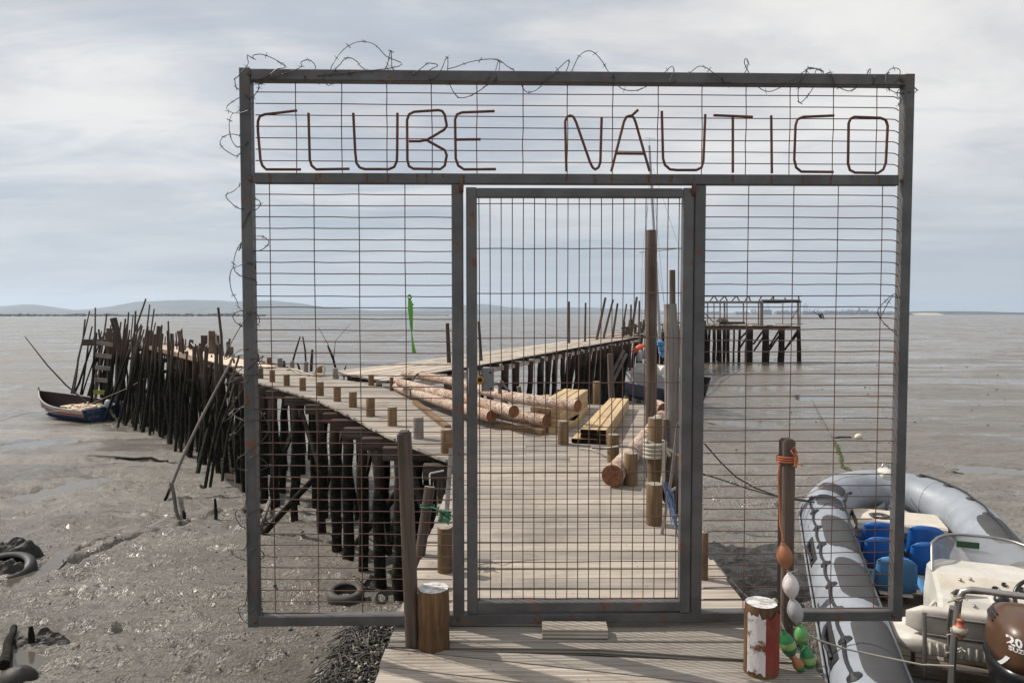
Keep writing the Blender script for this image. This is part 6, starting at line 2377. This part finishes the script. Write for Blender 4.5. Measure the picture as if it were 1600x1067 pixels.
# helmsman's bench
BYc = .72
mb = MB()
def rbox(mb, c, sx, sy, sz, r, n=5, m=0):
    secs = []
    for q in range(-n, n + 1):
        a = q / n
        if abs(a) > .7: k = math.sqrt(max(0.02, 1 - ((abs(a) - .7) / .3) ** 2))
        else: k = 1
        x = a * sx / 2
        ring = []
        for j in range(20):
            th = 2 * math.pi * j / 20
            cy = math.copysign(abs(math.cos(th)) ** .45, math.cos(th)); cz = math.copysign(abs(math.sin(th)) ** .45, math.sin(th))
            ring.append(Vector(c) + Vector((x, cy * (sy / 2 - r * (1 - k)), cz * (sz / 2 - r * (1 - k)))))
        secs.append(ring)
    mb.loft(secs, m=m)
rbox(mb, (.0, BYc, .40), 1.0, .38, .14, .05)
mb.build('bench_seat', P['cream'], rib)
mb = MB()
for k in range(17):
    x = -.30 + k * .045
    mb.tube([(x, BYc - .185, .36), (x, BYc - .185, .43), (x, BYc - .10, .472), (x, BYc + .1, .475)], .014, 6)
mb.build('bench_pleats', P['cream'], rib)
mb = MB(); rbox(mb, (.06, BYc - .12, .565), 1.0, .10, .19, .05); mb.build('bench_back', P['cream'], rib)
mb = MB()
for sx in (-.34, .48):
    mb.tube([(sx, BYc - .22, .10), (sx, BYc - .22, .4), (sx, BYc - .18, .64)], .014, 8)
    mb.tube([(sx, BYc + .15, .10), (sx, BYc + .15, .45)], .016, 8)
mb.tube([(-.34, BYc - .185, .62), (.48, BYc - .185, .62)], .010, 8); mb.tube([(-.34, BYc - .20, .50), (.48, BYc - .20, .50)], .010, 8)
mb.tube([(-.34, BYc - .22, .30), (.48, BYc - .22, .30)], .012, 8)
mb.build('bench_frame', P['steel'], rib)
# stern arch
mb = MB()
AX0, AX1, AY, AZ = -.19, .62, .33, .91
mb.tube([(AX0 - .06, AY - .1, .12), (AX0 - .03, AY - .04, .6), (AX0, AY, AZ - .07), (AX0 + .02, AY, AZ - .02), (AX0 + .07, AY, AZ), (AX1, AY, AZ - .01), (AX1 + .05, AY, AZ - .06), (AX1 + .08, AY - .04, .6), (AX1 + .12, AY - .1, .12)], .021, 12)
mb.tube([(AX0 + .04, AY + .26, .12), (AX0 - .02, AY + .12, .62), (AX0 - .03, AY + .02, AZ - .14)], .019, 10)
mb.build('stern_arch', P['steel'], rib)
for z in (AZ - .08, AZ - .3, AZ - .42, .25):
    mb = MB()
    c = Vector((AX0 - .01, AY, z)); w_ = [c + Vector((.03 * math.cos(k), .03 * math.sin(k), .008 * math.sin(k * 2.3) + k * .002)) for k in range(14)]
    mb.tube([c + Vector((-.06, -.04, .01 - z * .02)), c + Vector((-.03, -.02, 0))] + w_ + [c + Vector((.05, -.03, .02))], .0055, 5)
    mb.build('rope_lashing', P['rope'], rib)

# outboard
OX, OY = .135, .12
mb = MB()
def cowl_ring(z, w, l, yo, n=28, e=.62):
    return [Vector((OX + w * math.copysign(abs(math.cos(2 * math.pi * k / n)) ** e, math.cos(2 * math.pi * k / n)), OY + yo + l * math.copysign(abs(math.sin(2 * math.pi * k / n)) ** e, math.sin(2 * math.pi * k / n)), z)) for k in range(n)]
secs = [cowl_ring(.70, .205, .27, .0), cowl_ring(.76, .205, .27, .0), cowl_ring(.84, .20, .265, .0), cowl_ring(.90, .19, .25, .005), cowl_ring(.945, .165, .22, .01), cowl_ring(.97, .11, .15, .02), cowl_ring(.978, .04, .06, .03)]
mb.loft(secs)
cow = mb.build('outboard_cowling', P['brown'], rib)
mb = MB()
mb.loft([cowl_ring(.30, .10, .16, .02), cowl_ring(.42, .15, .20, .02), cowl_ring(.55, .19, .25, .0), cowl_ring(.66, .212, .278, .0), cowl_ring(.705, .21, .276, .0)])
mb.beam((OX, OY + .02, -.35), (OX, OY + .02, .34), .13, .2, up=(0, 1, 0)); mb.beam((OX, OY + .3, .3), (OX, OY + .1, .34), .2, .3)
mb.build('outboard_leg', P['gblack'], rib)
for k in range(3):
    mb = MB(); z = .90 + k * .02
    s_ = 1.0 - k * .055
    pts = [p for p in cowl_ring(z, .192 * s_, .25 * s_, .006)]
    pts = [p for p in pts if p.y > OY - .08]
    mb.tube(sorted(pts, key=lambda p: -p.x), .007, 6); mb.build('vent_rib', P['gblack'], cow)


def textmesh(body, size, origin, xdir, ydir, mat, parent, name='lettering', ext=.0008, bold=0.0):
    cu = bpy.data.curves.new('txt', 'FONT')
    cu.body = body; cu.size = size; cu.extrude = ext; cu.offset = bold; cu.resolution_u = 2
    o = bpy.data.objects.new('txt', cu); C.objects.link(o)
    dg = bpy.context.evaluated_depsgraph_get()
    me = bpy.data.meshes.new_from_object(o.evaluated_get(dg))
    bpy.data.objects.remove(o)
    X = Vector(xdir).normalized(); Y = Vector(ydir).normalized(); Z = X.cross(Y).normalized(); Y = Z.cross(X)
    M4 = Matrix((X, Y, Z)).transposed().to_4x4(); M4.translation = Vector(origin)
    me.transform(M4)
    me.materials.clear(); me.materials.append(mat)
    ob = bpy.data.objects.new(name, me); C.objects.link(ob); ob.parent = parent
    ob['_o'] = (0, 0, 0)
    return ob


# markings on the aft face of the cowling, turned towards the walkway
def aft(u, v):
    """point on the aft side of the cowling, u across (towards starboard), v height"""
    n_ = 56
    best = None
    zs = [(.70, .205, .27), (.76, .205, .27), (.84, .20, .265), (.90, .19, .245), (.945, .165, .21)]
    w_ = float(np.interp(v, [a[0] for a in zs], [a[1] for a in zs])); l_ = float(np.interp(v, [a[0] for a in zs], [a[2] for a in zs]))
    c_ = min(1, abs(u) / w_); th = math.acos(c_ ** (1 / .62))
    return Vector((OX + u, OY - l_ * math.sin(th) ** .62, v))


def wrapped(body, size, u0, v0, bold=0.0):
    ob = textmesh(body, size, (0, 0, 0), (1, 0, 0), (0, 1, 0), P['text'], cow, ext=.0006, bold=bold)
    for vv in ob.data.vertices:
        x_, y_, z_ = vv.co
        p = aft(u0 + x_, v0 + y_)
        vv.co = p + Vector((0, -.0015 - z_, 0))
    return ob


wrapped('20', .062, -.175, .855, .002)
wrapped('SUZUKI', .032, -.17, .825, .001)
for (u0, u1, v0, v1) in ((-.04, .08, .775, .783), (.0, .08, .745, .755)):
    mb = MB(); mb.sheet([[aft(u0 + (u1 - u0) * i / 6, v0) + Vector((0, -.002, 0)), aft(u0 + (u1 - u0) * i / 6, v1) + Vector((0, -.002, 0))] for i in range(7)])
    mb.build('stripe', P['text'], cow)
mb = MB(); mb.sheet([[aft(-.2 + .003 * i, .71 + .010 * i) + Vector((-.002, -.002, 0)), aft(-.2 + .004 * i + .008, .71 + .010 * i) + Vector((-.002, -.002, 0))] for i in range(8)])
mb.build('swoosh', P['text'], cow)
mb = MB(); mb.box((OX - .02, OY - .14, .965), (.08, .03, .012)); mb.build('badge', P['text'], cow)
cow.location = (0, 0, -.095)
bpy.data.objects['outboard_leg'].location = (0, 0, -.095)
# buoy on the arch
mw = Matrix.LocRotScale(rib.location, rib.rotation_euler.to_quaternion(), None)
c = mw @ Vector((AX0 + .0, AY - .05, .66))
mb = MB()
mb.lathe(c, [(.001, -.055), (.022, -.05), (.03, -.035), (.024, -.028), (.042, -.02), (.045, 0), (.038, .018), (.022, .028), (.018, .055), (.024, .062), (.001, .068)], 18, ms=[0, 0, 0, 0, 1, 1, 0, 0, 0, 0])
mb.tube([c + Vector((0, 0, .06)), c + Vector((0.01, .03, .12)), c + Vector((.01, .04, .16))], .004, 6)
solo(mb, 'fishing_float', [paint('faded_red_float', (.38, .12, .06), .5), P['cream']], 'small faded red and cream float hanging on the boat arch', 'float')
# ropes in the stern
c = mw @ Vector((-.28, .12, .16))
mb = MB()
rr_ = random.Random(4)
for q in range(3):
    mb.tube([c + Vector((.16 * math.cos(k * .8 + q) + rr_.uniform(-.02, .02) - .1, .12 * math.sin(k * .8), .06 + .03 * math.sin(k * 1.3) + q * .03)) for k in range(14)], .007, 6)
solo(mb, 'rope', P['ropeg'], 'greenish rope coils in the stern of the inflatable', 'rope')

# ------------------------------------------------------------------ the old blue wooden boat on the left mud (local: x starboard, y bow)
bh = math.atan2(.875, .485)
bb = thing('rowing_boat', 'old blue wooden boat with white gunwale and outboard aground by the left pier', 'boat', (-20.3, 34.1, mz(-20.5, 34.5) - .12), local=True)
bb.rotation_euler = (0, R(-4), bh)
L_ = 5.9


def sect(f):
    """half widths and heights of the hull at f 0 stern .. 1 bow"""
    w = 1.18 * (1 - max(0, (f - .35) / .65) ** 2.1)
    w = max(w, .02)
    sheer = .86 + .48 * max(0, (f - .25) / .75) ** 1.8
    keel = .0 + .42 * max(0, (f - .6) / .4) ** 2
    return w, sheer, keel


def hull_pts(f, off=0.0):
    w, s, k = sect(f)
    y = -.0 + f * L_ + (.0)
    prof = [(1.0, s), (.985, s - .16), (.95, s - .32), (.84, s * .5 + k * .5), (.60, s * .18 + k * .82), (0, k)]
    return [Vector(((w + off) * a, y + .22 * max(0, z - .2) * (f ** 3), z)) for a, z in prof]


mats = [P['white'], P['hullred'], P['white'], P['hullblue'], P['hullgreen']]
mb = MB()
F_ = [k / 18 for k in range(19)]
for sg in (-1, 1):
    g = [[Vector((p.x * sg, p.y, p.z)) for p in hull_pts(f)] for f in F_]
    for j, m_ in ((0, 0), (1, 1), (2, 3), (3, 3), (4, 4)):
        mb.sheet([[r_[j], r_[j + 1]] for r_ in g], m=m_)
o = mb.build('hull', [P['oldwhite'], P['hullred'], P['oldwhite'], P['hullblue'], P['hullgreen']], bb)
mb = MB()
for sg in (-1, 1):
    mb.sheet([[Vector((p.x * sg, p.y, p.z)) for p in hull_pts(f, -.05)] for f in F_], m=0)
mb.build('inner_planking', P['inner'], bb)
mb = MB()
st_ = [hull_pts(0)]
tr = [Vector((-p.x, -.01, p.z)) for p in st_[0]] + [Vector((p.x, -.01, p.z)) for p in st_[0][::-1][1:]]
tr[0].z += .03; tr[-1].z += .03
tr = [tr[0]] + [Vector((-.35, -.01, tr[0].z)), Vector((-.28, -.01, tr[0].z - .22)), Vector((.28, -.01, tr[0].z - .22)), Vector((.35, -.01, tr[0].z))][0:0] + tr[1:]
mb.loft([tr, [p + Vector((0, -.06, 0)) for p in tr]], sm=False)
mb.build('transom', P['navy'], bb)
mb = MB()
for sg in (-1, 1):
    g = [hull_pts(f)[0] for f in F_]
    mb.tube([Vector((p.x * sg, p.y, p.z + .01)) for p in g], .028, 7)
mb.build('gunwale', P['oldwhite'], bb)
mb = MB()
mb.tube([Vector((0, p.y + .02, p.z)) for p in (hull_pts(1.0)[5], hull_pts(1.0)[4], hull_pts(1.0)[3], hull_pts(1.0)[2], hull_pts(1.0)[0])] + [Vector((0, L_ + .28, hull_pts(1)[0].z + .2))], .05, 8)
mb.build('stem_post', P['oldwhite'], bb)
mb = MB()
for y in (.9, 2.0, 3.2):
    w = sect(y / L_)[0]; mb.beam((-w * .95, y, .66), (w * .95, y, .66), .24, .04)
mb.build('thwart', W['pile'], bb)
mb = MB(); g = [[Vector((-sect(f)[0] * .85, f * L_, .30)), Vector((sect(f)[0] * .85, f * L_, .30))] for f in F_[:15]]; mb.sheet(g, sm=False); mb.build('bottom_boards', W['pile'], bb)
mb = MB(); mb.beam((.05, .4, .84), (1.0, .4, .84), .6, .03); mb.build('stern_deck', P['hullblue'], bb)
mb = MB()
for k in range(15):
    mb.tube([Vector((rs.uniform(-.9, .5), rs.uniform(.5, 2.6), .70 + rs.uniform(0, .16))) for q in range(6)], .045, 5)
solo_ = mb.build('tmp', W['palegrey'], bb); solo_.name = 'canvas_bundle'
mb = MB()
mb.lathe((.0, -.22, .98), [(.001, -.16), (.13, -.15), (.18, -.05), (.18, .1), (.14, .2), (.06, .26), (.001, .27)], 16)
ob_ = mb.build('outboard', P['greyhull'], bb)
mb = MB(); mb.beam((.0, -.2, .85), (.06, -.5, .35), .11, .13); mb.lathe((.1, -.56, .28), [(.001, -.2), (.06, -.12), (.05, .1), (.001, .16)], 8, axis=(.2, .9, .1))
for k in range(3):
    a = R(k * 120 + 20); mb.beam((.1, -.62, .28), (.1 + .15 * math.cos(a), -.64, .28 + .15 * math.sin(a)), .09, .015)
mb.build('outboard_leg', P['steel'], ob_)
textmesh('DUSTIN', .19, (-1.0, -.075, .72), (1, 0, 0), (0, 0, 1), P['textdim'], bb)
textmesh('E', .16, (-.74, -.075, .58), (1, 0, 0), (0, 0, 1), P['textdim'], bb)
textmesh('VITOR', .19, (-.98, -.075, .42), (1, 0, 0), (0, 0, 1), P['textdim'], bb)
textmesh('SETUBAL', .15, (.40, -.075, .72), (1, 0, 0), (0, 0, 1), P['textdim'], bb)
b_ = ony(135, 628, 35.2); t_ = ony(39, 526, 35.8)
mb = MB(); mb.tube([b_, b_.lerp(t_, .3) + Vector((-.1, 0, -.15)), b_.lerp(t_, .6) + Vector((-.1, 0, -.15)), t_], [.045, .04, .035, .02], 7)
solo(mb, 'fishing_rod', P['roped'], 'long thin bent pole leaning left out of the blue boat', 'pole')

# ------------------------------------------------------------------ sailing boat behind the tall posts
sb = thing('sailing_boat', 'grey and navy sailing boat with a tall mast lying by the second pier', 'boat', (8.9, 41.0, mz(8.9, 42) - .2), local=True)
sb.rotation_euler = (0, R(5), R(18))
mb = MB()


def ss(f):
    w = 1.45 * math.sin(math.pi * min(1, (.12 + f * .88)) ** .9) ** .7 if f > 0 else .03
    return max(.03, 1.5 * (math.sin(math.pi * (.03 + .72 * f)) ** .65))


g1_, g2_ = [], []
for k in range(15):
    f = k / 14
    w = ss(f); y = -4 + 8.5 * f
    zt = 2.35 - .35 * math.sin(math.pi * f * .8)
    g1_.append([Vector((-w, y - (.5 if f == 0 else 0), zt)), Vector((-w * .97, y - (.2 if f == 0 else 0), 1.35))])
    g2_.append([Vector((-w * .97, y - (.2 if f == 0 else 0), 1.35)), Vector((-w * .72, y, .75)), Vector((0, y, .25 + .5 * (f < .1)))])
for sg in (-1, 1):
    mb.sheet([[Vector((p.x * sg, p.y, p.z)) for p in r_] for r_ in g1_], m=0)
    mb.sheet([[Vector((p.x * sg, p.y, p.z)) for p in r_] for r_ in g2_], m=1)
mb.sheet([[Vector((-abs(r_[0].x), r_[0].y, r_[0].z - .02)), Vector((abs(r_[0].x), r_[0].y, r_[0].z - .02))] for r_ in g1_], m=0, sm=False)
mb.loft([[g1_[-1][0], g1_[-1][1], g2_[-1][1], g2_[-1][2], Vector((-g2_[-1][1].x, g2_[-1][1].y, g2_[-1][1].z)), Vector((-g1_[-1][1].x, g1_[-1][1].y, g1_[-1][1].z)), Vector((-g1_[-1][0].x, g1_[-1][0].y, g1_[-1][0].z))], [Vector((p.x, p.y + .05, p.z)) for p in [g1_[-1][0], g1_[-1][1], g2_[-1][1], g2_[-1][2], Vector((-g2_[-1][1].x, g2_[-1][1].y, g2_[-1][1].z)), Vector((-g1_[-1][1].x, g1_[-1][1].y, g1_[-1][1].z)), Vector((-g1_[-1][0].x, g1_[-1][0].y, g1_[-1][0].z))]]], sm=False)
mb.build('hull', [P['greyhull'], P['navy']], sb)
mb = MB()
mb.loft([[Vector((-.8, -1.5, z)), Vector((.8, -1.5, z)), Vector((.9, 2, z)), Vector((-.9, 2, z))] if z < 2.3 else [Vector((-.6, -1.0, z)), Vector((.6, -1.0, z)), Vector((.75, 1.9, z)), Vector((-.75, 1.9, z))] for z in (2.0, 2.25, 2.6)], sm=False)
mb.build('cabin', P['white'], sb)
mb = MB(); mb.lathe((0, .2, .2), [(.15, 0), (.15, .5)], 8); mb.beam((0, -.8, -.3), (0, 1.3, -.3), .15, 1.0); mb.build('keel', P['navy'], sb)
mz_b = ony(1032, 552, 41.5); mz_t = ony(1014.5, 228, 41.5)
mwi = Matrix.LocRotScale(sb.location, sb.rotation_euler.to_quaternion(), None).inverted()
mbase = mwi @ mz_b; mtop = mwi @ mz_t
mb = MB(); mb.tube([mbase, mtop], [.11, .07], 10)
ms_ = mb.build('mast', P['greyhull'], sb)
mb = MB(); cT = mtop; mb.tube([cT, cT + Vector((-.02, 0, .5))], .012, 5); mb.tube([cT + Vector((-.3, 0, .42)), cT + Vector((.35, 0, .48))], .012, 5)
cs = mwi @ ony(1022, 393, 41.5)
mb.tube([mwi @ ony(999, 394.5, 41.5), cs, mwi @ ony(1062, 388, 41.5)], .025, 6); mb.build('spreader', P['steel'], ms_)
mb = MB()
for (u0, v0, u1, v1) in ((1016, 300, 1035, 560), (1018, 262, 1046, 560), (1014, 300, 1004, 400), (1004, 400, 998, 545), (1020, 262, 1062, 390), (1062, 390, 1064, 545), (1016, 250, 1000, 540), (1024, 393, 1050, 545)):
    mb.tube([mwi @ ony(u0, v0, 41.5), mwi @ ony(u1, v1, 41.5)], .011, 4)
mb.build('stay', P['steel'], ms_)
mb = MB()
pts = [mwi @ ony(u, v, 40.2) for u, v in ((988, 551), (994, 547), (1000, 544), (1008, 543), (1014, 544))]
mb.tube(pts, [.1, .2, .24, .2, .1], 9); mb.build('orange_cover', P['orange'], sb)
mb = MB()
for u, v, h_ in ((1000, 556, 14), (1007, 552, 8)):
    c = mwi @ ony(u, v, 40); mb.lathe(c, [(.001, -.35), (.14, -.3), (.17, 0), (.12, .3), (.001, .4)], 9)
mb.build('fender', P['greyhull'], sb)
mb = MB()
for u, v in ((1032, 537), (1034, 545), (1036, 553)):
    c = mwi @ ony(u, v, 40); mb.lathe(c, [(.001, -.2), (.2, -.1), (.22, .1), (.001, .25)], 7, sm=False)
mb.build('tarpaulin', P['blue2'], sb)
# stray raking poles at its pier
for i, (u0, v0, u1, v1) in enumerate(((975, 547, 962, 572), (979, 552, 968, 575))):
    mb = MB(); a = ony(u0, v0, 37); b = ony(u1, v1, 37); c = b + (b - a) * 1.8
    mb.tube([c, b, a], .09, 8)
    solo(mb, 'stake', W['grey'], '%s short pale raking pole in front of the sailing boat bow' % ('left', 'right')[i], 'pole')
